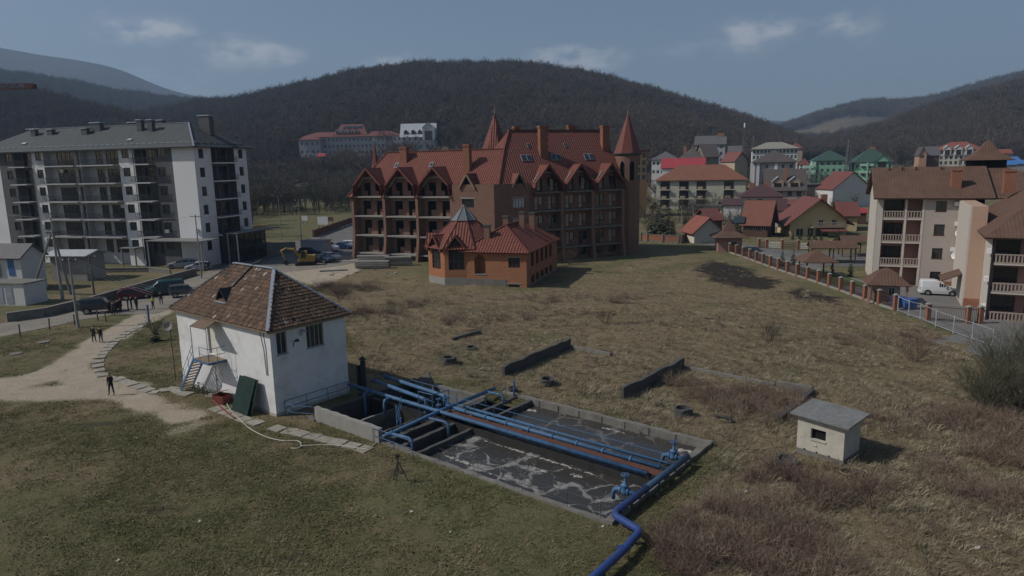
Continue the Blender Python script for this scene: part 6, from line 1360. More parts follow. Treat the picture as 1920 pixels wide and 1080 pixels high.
# ================================================================== THE TOWN BEHIND
M = {}
def wallm(n, c): M[n] = pm(n, c, rough=.9, var=.06, scale=.4, dirt=tuple(v*.75 for v in c), dscale=.2, damt=.4); return M[n]
for n, c in (('cream_green_wall', (.44, .44, .36)), ('white_wall', (.58, .58, .57)), ('tan_wall', (.40, .33, .24)), ('orange_wall', (.46, .26, .13)), ('grey_wall', (.36, .36, .38)), ('olive_wall', (.22, .20, .15)), ('lilac_grey_wall', (.36, .34, .36)),
             ('pinkish_wall', (.38, .29, .24)), ('log_wall', (.10, .055, .038)), ('yellow_wall', (.55, .44, .25)), ('mint_wall', (.22, .43, .30)), ('pale_mint_wall', (.40, .58, .46)), ('ivory_villa_wall', (.58, .54, .44)), ('salmon_wall', (.42, .24, .17)), ('stone_wall', (.3, .29, .27)), ('dark_wall', (.08, .075, .07))): wallm(n, c)
RF = {n: roof_mat(n, c, pitch_x=.35, pitch_z=.45, rough=.6, depth=.04, spec=.3) for n, c in (('terracotta_roof', (.20, .088, .052)), ('scarlet_roof', (.33, .045, .055)), ('slate_brown_roof', (.095, .078, .072)), ('slate_grey_roof', (.115, .11, .115)), ('rust_roof', (.185, .072, .05)), ('maroon_roof', (.085, .042, .045)), ('dark_red_roof', (.165, .06, .048)), ('green_roof', (.045, .085, .065)), ('beige_grey_roof', (.27, .255, .21)), ('brown_shingle_roof', (.125, .078, .055)), ('pale_metal_roof', (.42, .44, .46)), ('red_orange_roof', (.24, .08, .055)), ('blue_roof', (.06, .17, .42)))}
m_wf = pm('white_window_frame', (.55, .55, .54), rough=.5, var=.05)
def house(name, label, u0, u1, ve, vb, y, d, wall, roof, rtype='hip', rh=3.0, ov=.6, rz=0.0, wins=(), cat='house', group=None, frame=None, chim=()):
    """a building from its surveyed corners: eave height at ve, foot at vb, front at distance y; wins = (cols, rows, w, h) or explicit list"""
    if rz == 0.0 and u0 > 1000: rz = -.3
    A = AT(u0, ve, y); B = AT(u1, ve, y); zb_ = AT((u0+u1)/2, vb, y)[2]; ze = (A[2]+B[2])/2
    W = (B[0]/y*y-A[0])/(math.cos(rz)-B[0]/y*math.sin(rz)); h = ze-zb_
    t = thing(name, label, cat, (A[0], y, zb_), rz, group); ops = []
    if wins and isinstance(wins[0], (int, float)):
        nc, nr, ww, wh = wins
        for r in range(nr):
            for c in range(nc): cx = W*(c+.5)/nc; cz = h*(r+.5)/nr+.1; ops.append((cx-ww/2, cx+ww/2, cz-wh/2, cz+wh/2))
    else: ops = [(fx*W-ww/2, fx*W+ww/2, fz*h-wh/2, fz*h+wh/2) for (fx, fz, ww, wh) in wins]
    mb = MB(); dn = -max(2, zb_+1); mb.wall((0, 0), (1, 0), W, dn, h, ops, (0, -1), .2)
    mb.wall((W, 0), (0, 1), d, dn, h, [], (1, 0)); mb.wall((W, d), (-1, 0), W, dn, h, [], (0, 1)); mb.wall((0, d), (0, -1), d, dn, h, [], (-1, 0))
    if rtype == 'gx': mb.add([(0, 0, h), (0, d, h), (0, d/2, h+rh)], [(0, 1, 2)]); mb.add([(W, 0, h), (W, d, h), (W, d/2, h+rh)], [(0, 1, 2)])
    if rtype == 'gy': mb.add([(0, 0, h), (W, 0, h), (W/2, 0, h+rh)], [(0, 1, 2)]); mb.add([(0, d, h), (W, d, h), (W/2, d, h+rh)], [(0, 1, 2)])
    mb.build('wall', M[wall], t)
    for (a, b, c, e_) in ops: window(t, b-a, e_-c, ((a+b)/2, .12, c), 0, 1 if b-a > .8 else 0, .07, frame or m_wf)
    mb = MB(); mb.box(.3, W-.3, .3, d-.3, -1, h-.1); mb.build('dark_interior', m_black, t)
    mb = MB(); o = ov; th = .18; dz = .02; rm = RF[roof]
    if rtype == 'hip':
        k = min(W, d)/2
        if W >= d: r0, r1 = (k, d/2, h+rh), (W-k, d/2, h+rh)
        else: r0, r1 = (W/2, k, h+rh), (W/2, d-k, h+rh)
        c = [(-o, -o, h), (W+o, -o, h), (W+o, d+o, h), (-o, d+o, h)]
        if W >= d: F_ = [[c[0], c[1], r1, r0], [c[1], c[2], r1], [c[2], c[3], r0, r1], [c[3], c[0], r0]]
        else: F_ = [[c[0], c[1], r0], [c[1], c[2], r1, r0], [c[2], c[3], r1], [c[3], c[0], r0, r1]]
        for f in F_:
            f = [p for i, p in enumerate(f) if i == 0 or p != f[i-1]]
            if len(f) == 4 and (Vector(f[2])-Vector(f[3])).length < .01: f = f[:3]
            mb.slab(f, th)
    elif rtype == 'gx':
        s = rh/(d/2); e = h-s*o; mb.slab([(-o, -o, e), (W+o, -o, e), (W+o, d/2, h+rh), (-o, d/2, h+rh)], th); mb.slab([(W+o, d+o, e), (-o, d+o, e), (-o, d/2, h+rh), (W+o, d/2, h+rh)], th)
    elif rtype == 'gy':
        s = rh/(W/2); e = h-s*o; mb.slab([(-o, d+o, e), (-o, -o, e), (W/2, -o, h+rh), (W/2, d+o, h+rh)], th); mb.slab([(W+o, -o, e), (W+o, d+o, e), (W/2, d+o, h+rh), (W/2, -o, h+rh)], th)
    elif rtype == 'mansard':
        k = rh*.45; c = [(-o, -o, h), (W+o, -o, h), (W+o, d+o, h), (-o, d+o, h)]; q_ = [(k, k*.9, h+rh), (W-k, k*.9, h+rh), (W-k, d-k*.9, h+rh), (k, d-k*.9, h+rh)]
        for i in range(4): mb.slab([c[i], c[(i+1) % 4], q_[(i+1) % 4], q_[i]], th)
        mb.slab(q_, th)
    else: mb.box(-o, W+o, -o, d+o, h, h+rh)
    ro = mb.build('roof', rm, t)
    for (fx, fy, hh, w) in chim: q_ = MB(); q_.box(fx*W-w/2, fx*W+w/2, fy*d-w*.4, fy*d+w*.4, h+.3, h+rh+hh); q_.build('chimney', m_brickp, ro)
    return t, W, h
def dormer(t, x, z, w, hh, dp, roofm, wallm_, wn_=True, y=.4):
    o = bpy.data.objects.new('dormer', None); COL.objects.link(o); o.parent = t; o.location = (x, y, z)
    mb = MB(); mb.wall((-w/2, 0), (1, 0), w, 0, hh, [], (0, -1)); mb.wall((w/2, 0), (0, 1), dp, 0, hh, [], (1, 0)); mb.wall((-w/2, dp), (0, -1), dp, 0, hh, [], (-1, 0)); mb.add([(-w/2, 0, hh), (w/2, 0, hh), (0, 0, hh+w*.4)], [(0, 1, 2)]); mb.build('dormer_wall', wallm_, o)
    mb = MB(); mb.slab([(-w/2-.2, dp, hh-.1), (-w/2-.2, -.3, hh-.1), (0, -.3, hh+w*.45), (0, dp, hh+w*.45)], .1); mb.slab([(w/2+.2, -.3, hh-.1), (w/2+.2, dp, hh-.1), (0, dp, hh+w*.45), (0, -.3, hh+w*.45)], .1); mb.build('dormer_roof', roofm, o)
    if wn_: window(o, w*.62, hh*.72, (0, -.05, .12), 0, 1, .08, m_brownframe)
# long cream guest house with terracotta roof
t, W_, h_ = house('cream_hotel', 'long cream hotel with terracotta roof and brown balconies beside the corner tower', 1231, 1399, 337, 392, 235, 14, 'cream_green_wall', 'terracotta_roof', 'hip', 5.0, .8, 0, [(.735, .15, 2.0, 2.3)], 'hotel')
for fx in (.10, .315, .51, .815):
    for k in range(3):
        z = h_-3.05*(k+1); x = fx*W_; q_ = MB(); q_.box(x-1.7, x+1.7, -1.0, 0, z-.15, z); b_ = q_.build('balcony', M['ivory_villa_wall'], t); MB().box(x-1.1, x+.5, -.98, -.9, z, z+1.0).build('parapet', M['tan_wall'], b_)
        q_ = MB(); q_.bar((x-1.7, -.95, z+1.0), (x+1.7, -.95, z+1.0), .08); q_.build('rail', m_brownframe, b_); window(t, 3.0, 2.6, (x, -.05, z+.05), 0, 2, .1, m_brownframe)
house('red_shed_roof_house', 'long low building with a bright scarlet roof behind the cream hotel', 1241, 1320, 313, 325, 268, 10, 'white_wall', 'scarlet_roof', 'gx', 3.4, .5)
t, W_, h_ = house('grey_block', 'tall pale grey block with a stepped slate roof above the cream hotel', 1304, 1360, 270, 320, 330, 14, 'grey_wall', 'slate_grey_roof', 'gx', 4.0, .6, 0, (4, 4, 1.2, 1.6), 'apartment block', chim=((.85, .5, 1.0, 3.0),))
t, W_, h_ = house('brown_roof_house', 'olive house with brown roof and white A shaped gable before the grey block', 1322, 1348, 292, 322, 290, 12, 'olive_wall', 'slate_brown_roof', 'gx', 5.0, .6, .1, (2, 2, 1.1, 1.5)); 
house('brown_roof_annex', 'wide brown roofed house left of the olive house', 1274, 1318, 297, 320, 292, 12, 'tan_wall', 'slate_brown_roof', 'hip', 4.5, .6, 0, (5, 1, 1.2, 1.4), chim=((.2, .4, .6, 1.2), (.55, .5, .6, 1.2)))
house('grey_roof_house', 'low house with grey hip roof and white wall left of the red roof', 1222, 1270, 299, 330, 300, 12, 'white_wall', 'slate_grey_roof', 'hip', 3.4, .7, 0, (6, 2, 1.1, 1.4))
house('orange_house', 'narrow orange four storey house half hidden by the brick corner tower', 1193, 1213, 285, 340, 205, 10, 'orange_wall', 'dark_red_roof', 'flat', .6, .8, .35, (2, 4, 1.2, 1.6))
t, W_, h_ = house('old_sanatorium', 'long low building with white fretted balconies under a beige roof', 1411, 1496, 279, 300, 355, 14, 'white_wall', 'beige_grey_roof', 'hip', 3.4, 1.2, 0, (12, 2, 1.2, 1.7), 'sanatorium')
house('red_gable_annex', 'small red roofed house at the right end of the beige roofed sanatorium', 1482, 1505, 278, 296, 370, 10, 'tan_wall', 'dark_red_roof', 'hip', 3.0, .6)
t, W_, h_ = house('lilac_grey_hotel', 'lilac grey hotel with white columns and a dark hip roof', 1416, 1492, 304, 352, 240, 14, 'lilac_grey_wall', 'slate_brown_roof', 'hip', 4.2, 1.0, 0, (5, 3, 1.0, 1.5), 'hotel')
for x in (-1.0, 1.0, W_*.52): MB().box(x-.5, x+.5, -.5, .3, 0, h_).build('column', M['white_wall'], t)
for k in range(2): MB().box(W_*.3, W_*.75, -1.2, 0, 3.1*k+3, 3.1*k+3.2).build('balcony', M['white_wall'], t)
house('red_gable_house', 'small house with a red roof left of the lilac grey hotel', 1378, 1402, 300, 330, 262, 10, 'tan_wall', 'dark_red_roof', 'gy', 3.2, .5, .2)
t, W_, h_ = house('dormer_house', 'pinkish house with brown roof and two white gabled dormers', 1437, 1508, 352, 375, 205, 11, 'pinkish_wall', 'slate_brown_roof', 'gx', 5.4, .8, 0, (4, 1, 1.3, 1.6), chim=((.5, .2, .6, .8),))
for fx in (.3, .74): dormer(t, fx*W_, h_-.2, 3.2, 2.1, 3.0, RF['pale_metal_roof'], M['pinkish_wall'], True, .3)
t, W_, h_ = house('maroon_roof_house', 'white house with a wide maroon hip roof', 1391, 1468, 368, 392, 182, 10, 'white_wall', 'maroon_roof', 'hip', 3.1, .9, 0, [(.18, .55, 1.3, 1.8), (.45, .55, 1.3, 1.8), (.78, .5, 3.6, 1.6)], chim=((.25, .4, .3, 1.2), (.62, .5, .3, 1.0)))
house('white_garage', 'low white garage with maroon roof beside the white house', 1357, 1390, 383, 402, 178, 7, 'white_wall', 'maroon_roof', 'gx', 1.4, .4)
house('maroon_outbuilding', 'dark maroon roofed outbuilding behind the log cabin', 1440, 1474, 392, 402, 168, 8, 'white_wall', 'maroon_roof', 'gx', 2.4, .5)
t, W_, h_ = house('log_cabin', 'steep roofed log cabin with bright brick red roof', 1394, 1440, 415, 437, 148, 8, 'log_wall', 'rust_roof', 'gx', 4.4, .7, -.55, (3, 1, 1.0, 1.2), 'cabin')
q_ = MB().box(-1.2, 1.2, 0, 1.8, .02, .12).build('solar_panel', m_skylight, t, (-.9, -.6, h_-.3)); q_.rotation_euler = (R_(45), 0, 0)
t, W_, h_ = house('garden_hut', 'small beige hut with an orange red gable roof by the gate', 1302, 1354, 432, 452, 137, 6, 'ivory_villa_wall', 'red_orange_roof', 'gy', 2.6, .7, .12, (), 'hut')
house('red_roof_shed', 'dark red gable roof behind the small beige hut', 1331, 1354, 410, 425, 150, 7, 'log_wall', 'dark_red_roof', 'gx', 2.0, .6, .2, (), 'shed')
# gate house with pyramid roof
def pyramid_house(name, label, c, w, d, ze, flare, za, rz, wallmat, cat, posts=False, roofm=m_shin, ov=1.0):
    t = thing(name, label, cat, (c[0], c[1], 0), rz)
    if not posts:
        mb = MB(); mb.wall((-w/2, -d/2), (1, 0), w, 0, ze, [(w*.55, w*.8, .9, 1.9)], (0, -1), .15); mb.wall((w/2, -d/2), (0, 1), d, 0, ze, [], (1, 0)); mb.wall((w/2, d/2), (-1, 0), w, 0, ze, [], (0, 1)); mb.wall((-w/2, d/2), (0, -1), d, 0, ze, [], (-1, 0)); mb.build('wall', wallmat, t)
        MB().box(-w/2+.2, w/2-.2, -d/2+.2, d/2-.2, .05, ze-.05).build('dark_interior', m_black, t); window(t, w*.25, 1.0, (-w/2+w*.675, -d/2+.08, .9), 0, 1, .06, m_wf)
    else:
        for sx in (-1, 1):
            for sy in (-1, 1): MB().box(sx*w/2-.08, sx*w/2+.08, sy*d/2-.08, sy*d/2+.08, 0, ze).build('post', m_brownframe, t)
    c4 = [(-w/2-ov, -d/2-ov), (w/2+ov, -d/2-ov), (w/2+ov, d/2+ov), (-w/2-ov, d/2+ov)]; mb = MB()
    for k in range(4):
        a, b = c4[k], c4[(k+1) % 4]; m1 = tuple(v*.38 for v in a); m2 = tuple(v*.38 for v in b)
        if flare: mb.slab([(*a, ze-.1), (*b, ze-.1), (*m2, ze+flare), (*m1, ze+flare)], .1); mb.slab([(*m1, ze+flare), (*m2, ze+flare), (0, 0, za)], .1)
        else: mb.slab([(*a, ze-.1), (*b, ze-.1), (0, 0, za)], .1)
    mb.build('roof', roofm, t); return t
pyramid_house('gate_house', 'pink gate house with a steep brown tent roof', (39.9, 125.6), 4.2, 3.6, 2.7, .9, 5.9, -.15, m_pink, 'gate house', ov=1.1)
t, W_, h_ = house('yellow_house', 'yellow house with a red roof, balcony and red awning', 1482, 1588, 412, 444, 146, 10, 'yellow_wall', 'dark_red_roof', 'gy', 4.6, 1.3, -.12, [(.18, .3, 1.5, 1.6), (.58, .25, 2.6, 2.2), (.55, .95, 1.0, 2.0), (.78, .95, 1.0, 2.0), (.37, .3, 1.2, 1.8)])
MB().box(W_*.36, W_*.95, -1.4, 0, h_*.58, h_*.62).build('balcony', M['yellow_wall'], t); q_ = MB(); baluster_rail(q_, W_*.37, W_*.94, -1.35, h_*.62); q_.build('balustrade', m_balus, t)
q_ = MB(); q_.slab([(W_*.5, -3.2, h_*.42), (W_*.95, -3.2, h_*.42), (W_*.95, -.05, h_*.55), (W_*.5, -.05, h_*.55)], .08); q_.build('awning', RF['dark_red_roof'], t); MB().box(W_*.62, W_*.72, 3, 4.2, h_+2, h_+5.2).build('chimney', m_brickp, t)
house('yellow_house_annex', 'red roofed wing behind the yellow house', 1575, 1608, 402, 432, 155, 9, 'yellow_wall', 'dark_red_roof', 'gx', 2.6, .6)
house('red_shed', 'small dark red shed on the lawn right of the yellow house', 1608, 1625, 398, 403, 170, 5, 'log_wall', 'scarlet_roof', 'gx', .9, .3, 0, (), 'shed')
# green apartment houses
t, W_, h_ = house('green_block', 'mint green apartment house with dark green roof, left of two', 1526, 1593, 301, 350, 322, 15, 'mint_wall', 'green_roof', 'hip', 4.8, .8, 0, (6, 4, 1.3, 1.5), 'apartment house')
for k in range(3): MB().box(-4.2, 0, -1.0, 2.5, 3.0*k+2.7, 3.0*k+3.9).build('balcony', M['pale_mint_wall'], t)
MB().box(-1.0, 1.0, -.6, 2, 0, h_).build('stair_tower', M['pale_mint_wall'], t)
t, W_, h_ = house('green_block', 'mint green apartment house with gabled bays, right of two', 1602, 1674, 304, 350, 318, 15, 'mint_wall', 'green_roof', 'hip', 6.4, .8, 0, (6, 3, 1.3, 1.6), 'apartment house', chim=((.55, .5, .5, 2.0),))
for k in range(3): MB().box(W_*.15, W_*.5, -1.4, 0, 3.2*k+3, 3.2*k+4.1).build('balcony', M['pale_mint_wall'], t)
dormer(t, W_*.72, h_-2.4, 5.5, 3.0, 3, RF['green_roof'], M['mint_wall'], True, -.3); MB().box(W_*.32, W_*.35, -1.7, -1.5, 0, h_).build('column', M['pale_mint_wall'], t)
t, W_, h_ = house('white_gable_house', 'white gabled house with red roof edge on the lawn', 1562, 1634, 353, 374, 228, 9, 'white_wall', 'dark_red_roof', 'gy', 5.4, .45, .22, ())
house('brick_shed', 'low brick red shed below the two gabled dormers', 1472, 1500, 384, 398, 172, 6, 'salmon_wall', 'rust_roof', 'gx', 1.2, .4, 0, (), 'shed')
house('long_carport', 'long dark flat roofed carport in front of the green apartment houses', 1513, 1600, 346, 356, 262, 6, 'dark_wall', 'slate_grey_roof', 'flat', .5, .4, 0, (), 'carport')
house('small_red_house', 'small house with red roof left of the green apartment houses', 1500, 1518, 309, 326, 345, 9, 'white_wall', 'dark_red_roof', 'hip', 3.2, .5, 0, (3, 1, 1.1, 1.4))
house('beige_house', 'beige house with brown roof between the red roof and the lilac hotel', 1352, 1380, 316, 336, 275, 9, 'tan_wall', 'slate_brown_roof', 'hip', 3.4, .6, 0, (4, 1, 1.2, 1.5))
house('far_white_house', 'white house with grey roof under the hill left of the radio mast', 1366, 1390, 285, 302, 385, 10, 'white_wall', 'slate_grey_roof', 'gx', 3.4, .5, 0, (4, 2, 1.2, 1.5))
house('long_white_wall_house', 'low white annexe between the maroon roofs and the log cabin', 1500, 1530, 392, 404, 176, 7, 'white_wall', 'slate_brown_roof', 'gx', 1.4, .4)
house('garden_wall_house', 'white low building below the cream hotel balconies', 1300, 1352, 388, 404, 192, 6, 'white_wall', 'slate_brown_roof', 'flat', .4, .3, 0, (5, 1, 1.2, 1.3))
# villas at the right
t, W_, h_ = house('ivory_villa', 'ivory villa with white gables and an orange roof on the right slope', 1762, 1846, 281, 310, 380, 14, 'ivory_villa_wall', 'red_orange_roof', 'hip', 4.4, .7, 0, (9, 3, 1.4, 1.8), 'villa')
for fx in (.17, .42, .66): dormer(t, fx*W_, h_-2.6, 3.6, 3.6, 3, RF['pale_metal_roof'], M['white_wall'], True, -.6)
house('brick_house', 'small orange brick house with dark roof left of the ivory villa', 1724, 1738, 288, 303, 352, 9, 'salmon_wall', 'slate_brown_roof', 'gy', 3.6, .5, 0, ((.5, .6, 1.4, 1.6),))
house('dark_roof_barn', 'dark roofed building between the brick house and the villa', 1738, 1762, 290, 303, 356, 10, 'log_wall', 'slate_grey_roof', 'gx', 4.2, .5)
house('low_red_roof_house', 'low house with a long red roof at the far right', 1858, 1898, 287, 302, 400, 10, 'tan_wall', 'red_orange_roof', 'gx', 2.2, .6, 0, (6, 1, 1.4, 1.6))
for i, (u0, u1, ve, vb, y, lb) in enumerate(((1866, 1912, 300, 312, 330, 'long blue market roof at the right edge, upper of three'), (1880, 1905, 308, 318, 310, 'short blue market roof above the brown roof'), (1900, 1960, 306, 318, 320, 'blue market roof cut by the right edge'))): house('market_stall', lb, u0, u1, ve, vb, y, 8, 'stone_wall', 'blue_roof', 'gx', 1.6, .5, 0, (), 'stall', 'blue market roofs')
# left slope: sanatorium and white roofed house
t, W_, h_ = house('sanatorium', 'long grey sanatorium with a red roof among the trees on the hill', 566, 752, 256, 292, 484, 16, 'grey_wall', 'dark_red_roof', 'hip', 3.6, 1.0, 0, (24, 3, 1.5, 2.0), 'sanatorium')
q_ = MB(); x0, x1, zb_, zt_ = W_*.30, W_*.66, h_+1.2, h_+8.6
c = [(x0, 1.5, zb_), (x1, 1.5, zb_), (x1, 15, zb_), (x0, 15, zb_)]; q4 = [(x0+6, 6.5, zt_), (x1-4, 6.5, zt_), (x1-4, 9, zt_), (x0+6, 9, zt_)]
for i in range(4): q_.slab([c[i], c[(i+1) % 4], q4[(i+1) % 4], q4[i]], .2)
q_.build('mansard_roof', RF['dark_red_roof'], t); 
for k in range(4): dormer(t, lerp(x0+3.5, x1-8, k/3), h_+2.6, 2.6, 1.6, 3, RF['dark_red_roof'], M['white_wall'], True, 1.6)
q_ = MB(); q_.box(0, 13, 0, 1.9, 0, .1); q_ = q_.build('solar_panel', m_skylight, t, (x0+7.5, 4.4, h_+5.6)); q_.rotation_euler = (R_(55), 0, 0)
house('sanatorium_hall', 'red roofed side hall left of the long sanatorium', 560, 600, 262, 292, 478, 12, 'grey_wall', 'dark_red_roof', 'hip', 3.0, 1.0, 0, (4, 2, 1.5, 2.0), 'hall')
t, W_, h_ = house('white_roof_lodge', 'white roofed lodge with dormers and a tall gable on the hill', 752, 815, 254, 282, 470, 14, 'white_wall', 'pale_metal_roof', 'gx', 8.2, .9, 0, (6, 2, 1.3, 1.8), 'lodge')
for fx in (.14, .36, .56): dormer(t, fx*W_, h_+.4, 2.6, 2.4, 4, RF['pale_metal_roof'], M['dark_wall'], False, .6)
dormer(t, W_*.82, h_-3.0, 8.0, 8.0, 6, RF['pale_metal_roof'], M['white_wall'], True, -1.0)
house('park_pavilion', 'flat roofed pale pavilion among bare trees behind the lawn', 545, 588, 350, 364, 350, 8, 'stone_wall', 'slate_brown_roof', 'hip', 1.8, .6, 0, (), 'pavilion')
house('chapel', 'small pale round roofed house behind the hotel roof', 826, 843, 285, 300, 300, 6, 'ivory_villa_wall', 'brown_shingle_roof', 'mansard', 2.2, .3)
house('red_kiosk', 'small red roofed house among the trees below the sanatorium', 595, 609, 293, 300, 466, 6, 'stone_wall', 'scarlet_roof', 'gx', 2.0, .4)
# left foreground: utility house, transformer, shed
t, W_, h_ = house('utility_house', 'white two storey utility house with dark roof at the left edge', -40, 36, 478, 528, 98, 4, 'white_wall', 'slate_grey_roof', 'gx', 1.5, .5, -.18, ())
MB().box(-.5, .5, -.06, .02, 0, 2.5).build('blue_door', pm('blue_door_paint', (.05, .13, .32), rough=.5), t, (W_*.76, 0, h_*.24)); MB().box(-.45, .45, -.3, .02, 0, 2.0).build('meter_box', m_greycap, t, (W_*.42, 0, h_*.22))
tr = thing('transformer_kiosk', 'whitewashed transformer kiosk with steel doors at the left edge', 'kiosk', (*G(-30, 572), 0), -.18)
mb = MB(); mb.box(0, 6.3, 0, 3.4, 0, 2.75); mb.build('wall', M['white_wall'], tr); MB().box(-.15, 6.45, -.15, 3.55, 2.76, 2.9).build('roof', m_conc, tr)
for k, (a, b) in enumerate(((.3, 1.7), (1.9, 3.2), (3.6, 4.6))): MB().box(a, b, -.05, -.005, .25, 2.4).build('steel_door', m_greycap, tr)
t, W_, h_ = house('grey_shed', 'grey shed with a pale sheet metal lean to roof', 92, 158, 476, 500, 106, 4, 'stone_wall', 'pale_metal_roof', 'gx', .5, .8, -.15, (), 'shed')
# ================================================================== ROADS, YARDS, FENCES
m_asph = pm('worn_asphalt', (.135, .13, .122), rough=.9, var=.25, scale=.5, bump=.01, bscale=12, dirt=(.20, .18, .15), dscale=.25, damt=.7)
m_dusty = pm('dusty_road', (.23, .205, .17), rough=.95, var=.2, scale=.5, bump=.02, bscale=6, dirt=(.12, .11, .095), dscale=.3, damt=.6)
m_pave = pm('grey_paving', (.17, .165, .155), rough=.9, var=.15, scale=.8, dirt=(.11, .105, .1), dscale=.4)
m_kerb = pm('kerb_stone', (.36, .35, .33), rough=.9, var=.15)
NO_GRASS = []
def sheet(name, pts, mat, z=.035, grass=True):
    """flat ground sheet; long polygons are cut fine enough to follow the land"""
    mb = MB(); mb.poly([(p[0], p[1], (z + (gz(p[0], p[1]) if p[1] > 180 else 0))) for p in pts]); o = mb.build(name, mat); tag(o, kind='structure'); NO_GRASS.append(pts); return o
sheet('road', P((-120, 668), (0, 632), (90, 614), (150, 600), (215, 590), (292, 588), (345, 570), (420, 528), (520, 512), (640, 498), (690, 487), (668, 470), (560, 462), (470, 470), (405, 500), (375, 516), (280, 548), (170, 578), (95, 592), (10, 606), (-120, 628)), m_dusty, .03)
sheet('parking_yard', P((395, 508), (430, 482), (480, 460), (560, 452), (665, 452), (672, 476), (600, 490), (500, 502)), m_asph, .045)
sheet('street', P((560, 470), (595, 448), (640, 422), (690, 400), (740, 385), (760, 388), (700, 412), (672, 432), (668, 460), (640, 468)), m_asph, .05)
sheet('pavement', P((575, 452), (632, 420), (690, 395), (697, 398), (645, 422), (590, 455)), m_pave, .12)
sheet('yard', [(41.6, 60), (52, 60), (52, 66), (48.5, 68), (52, 76), (56, 84), (47.5, 88), (46.5, 122), (41.2, 122)], m_pave, .04)
sheet('street', P((1202, 452), (1290, 456), (1345, 462), (1400, 475), (1460, 505), (1520, 500), (1640, 500), (1640, 478), (1480, 470), (1340, 450), (1202, 442)), m_asph, .035)
sheet('lawn', [(42.4, 88), (46.6, 86), (46.6, 101), (43, 103)], pm('mown_lawn', (.055, .082, .026), rough=.95, var=.3, scale=3, bump=.03), .055, False)
sheet('driveway', P((1745, 640), (1850, 612), (1990, 640), (1990, 700), (1880, 680)), m_pave, .03)
# fence of brick pillars
fpx = [(1365.2, 473.5), (1377, 478.7), (1390, 482), (1403.7, 487), (1418, 492), (1433, 496.5), (1448.5, 502.7), (1463.7, 507), (1480, 513), (1498.5, 519.4), (1517, 525.6), (1536.6, 532.5), (1558, 539), (1580.4, 547), (1603.7, 555), (1629, 565), (1655, 574), (1680, 582)]
fy = np.linspace(122.2, 73.0, 18); fpt = [Vector((lerp(39.1, 41.65, i/17)+.15*math.sin(i*.7), y, 0)) for i, y in enumerate(fy)]
bf = thing('pillar_fence', 'long fence of red brick pillars and dark metal panels along the field', 'fence', tuple(fpt[0]))
pmb = MB(); pmb.box(-.2, .2, -.2, .2, -.1, 1.65); pme = pmb.mesh('pillar', m_brickp); cmb = MB(); cmb.box(-.25, .25, -.25, .25, 1.66, 1.74); cmb.add([(-.22, -.22, 1.74), (.22, -.22, 1.74), (.22, .22, 1.74), (-.22, .22, 1.74), (0, 0, 1.9)], [(0, 1, 4), (1, 2, 4), (2, 3, 4), (3, 0, 4)]); cme = cmb.mesh('cap', m_conc_l)
m_palis = pm('brown_palisade', (.07, .04, .035), rough=.6, var=.15)
def palisade(L_, h=1.25, z0=.25, step=.14, w=.03):
    a = MB(); a.bar((0, 0, z0+.15), (L_, 0, z0+.15), .05); a.bar((0, 0, z0+h-.15), (L_, 0, z0+h-.15), .05); n = int(L_/step)
    for i in range(n): x = (i+.5)*L_/n; a.bar((x, 0, z0), (x, 0, z0+h+.08*math.sin(math.pi*i/n)), w)
    return a
for i, p in enumerate(fpt):
    o = put('pillar', pme, bf, tuple(p-fpt[0])); put('cap', cme, o)
    if i < 17:
        q_ = fpt[i+1]; d = q_-p; an = math.atan2(d.y, d.x); palisade(d.length-.4).build('panel', m_palis, bf, tuple(p-fpt[0]+d.normalized()*.2), an)
        MB().box(.2, d.length-.2, -.14, .14, -.1, .2).build('plinth', m_conc_l, bf, tuple(p-fpt[0]), an)
wfp = [Vector((*G(*p), 0)) for p in ((1683, 584), (1703, 593), (1725, 599), (1754, 613), (1787, 626), (1822, 638), (1860, 652))]
wf_ = thing('frame_fence', 'pale grey steel frame fence at the end of the brick pillars', 'fence', tuple(wfp[0]))
m_pgrey = pm('pale_grey_steel', (.34, .36, .38), rough=.5, var=.1)
for i, p in enumerate(wfp):
    MB().tube([(0, 0, 0), (0, 0, 1.75)], .05, 6).build('post', m_pgrey, wf_, tuple(p-wfp[0]))
    if i < len(wfp)-1:
        d = wfp[i+1]-p; a = MB(); a.tube([(0, 0, .2), (d.x, d.y, .2), (d.x, d.y, 1.6), (0, 0, 1.6), (0, 0, .2)], .025, 5)
        for k in range(1, 9): a.tube([(d.x*k/9, d.y*k/9, .2), (d.x*k/9, d.y*k/9, 1.6)], .006, 3)
        a.build('mesh_panel', m_pgrey, wf_, tuple(p-wfp[0]))
gt = thing('yard_gate', 'brown barred gate between brick pillars before the guest house', 'gate', (*G(1739, 601), 0))
gp_ = [Vector((*G(*p), 0)) for p in ((1739, 601), (1814, 607), (1837, 607))]
for i, p in enumerate(gp_):
    o = put('pillar', pme, gt, tuple(p-gp_[0])); put('cap', cme, o)
    if i < 2: d = gp_[i+1]-p; palisade(d.length-.4, 1.5, .1).build('gate_leaf', m_palis, gt, tuple(p-gp_[0]+d.normalized()*.2), math.atan2(d.y, d.x))
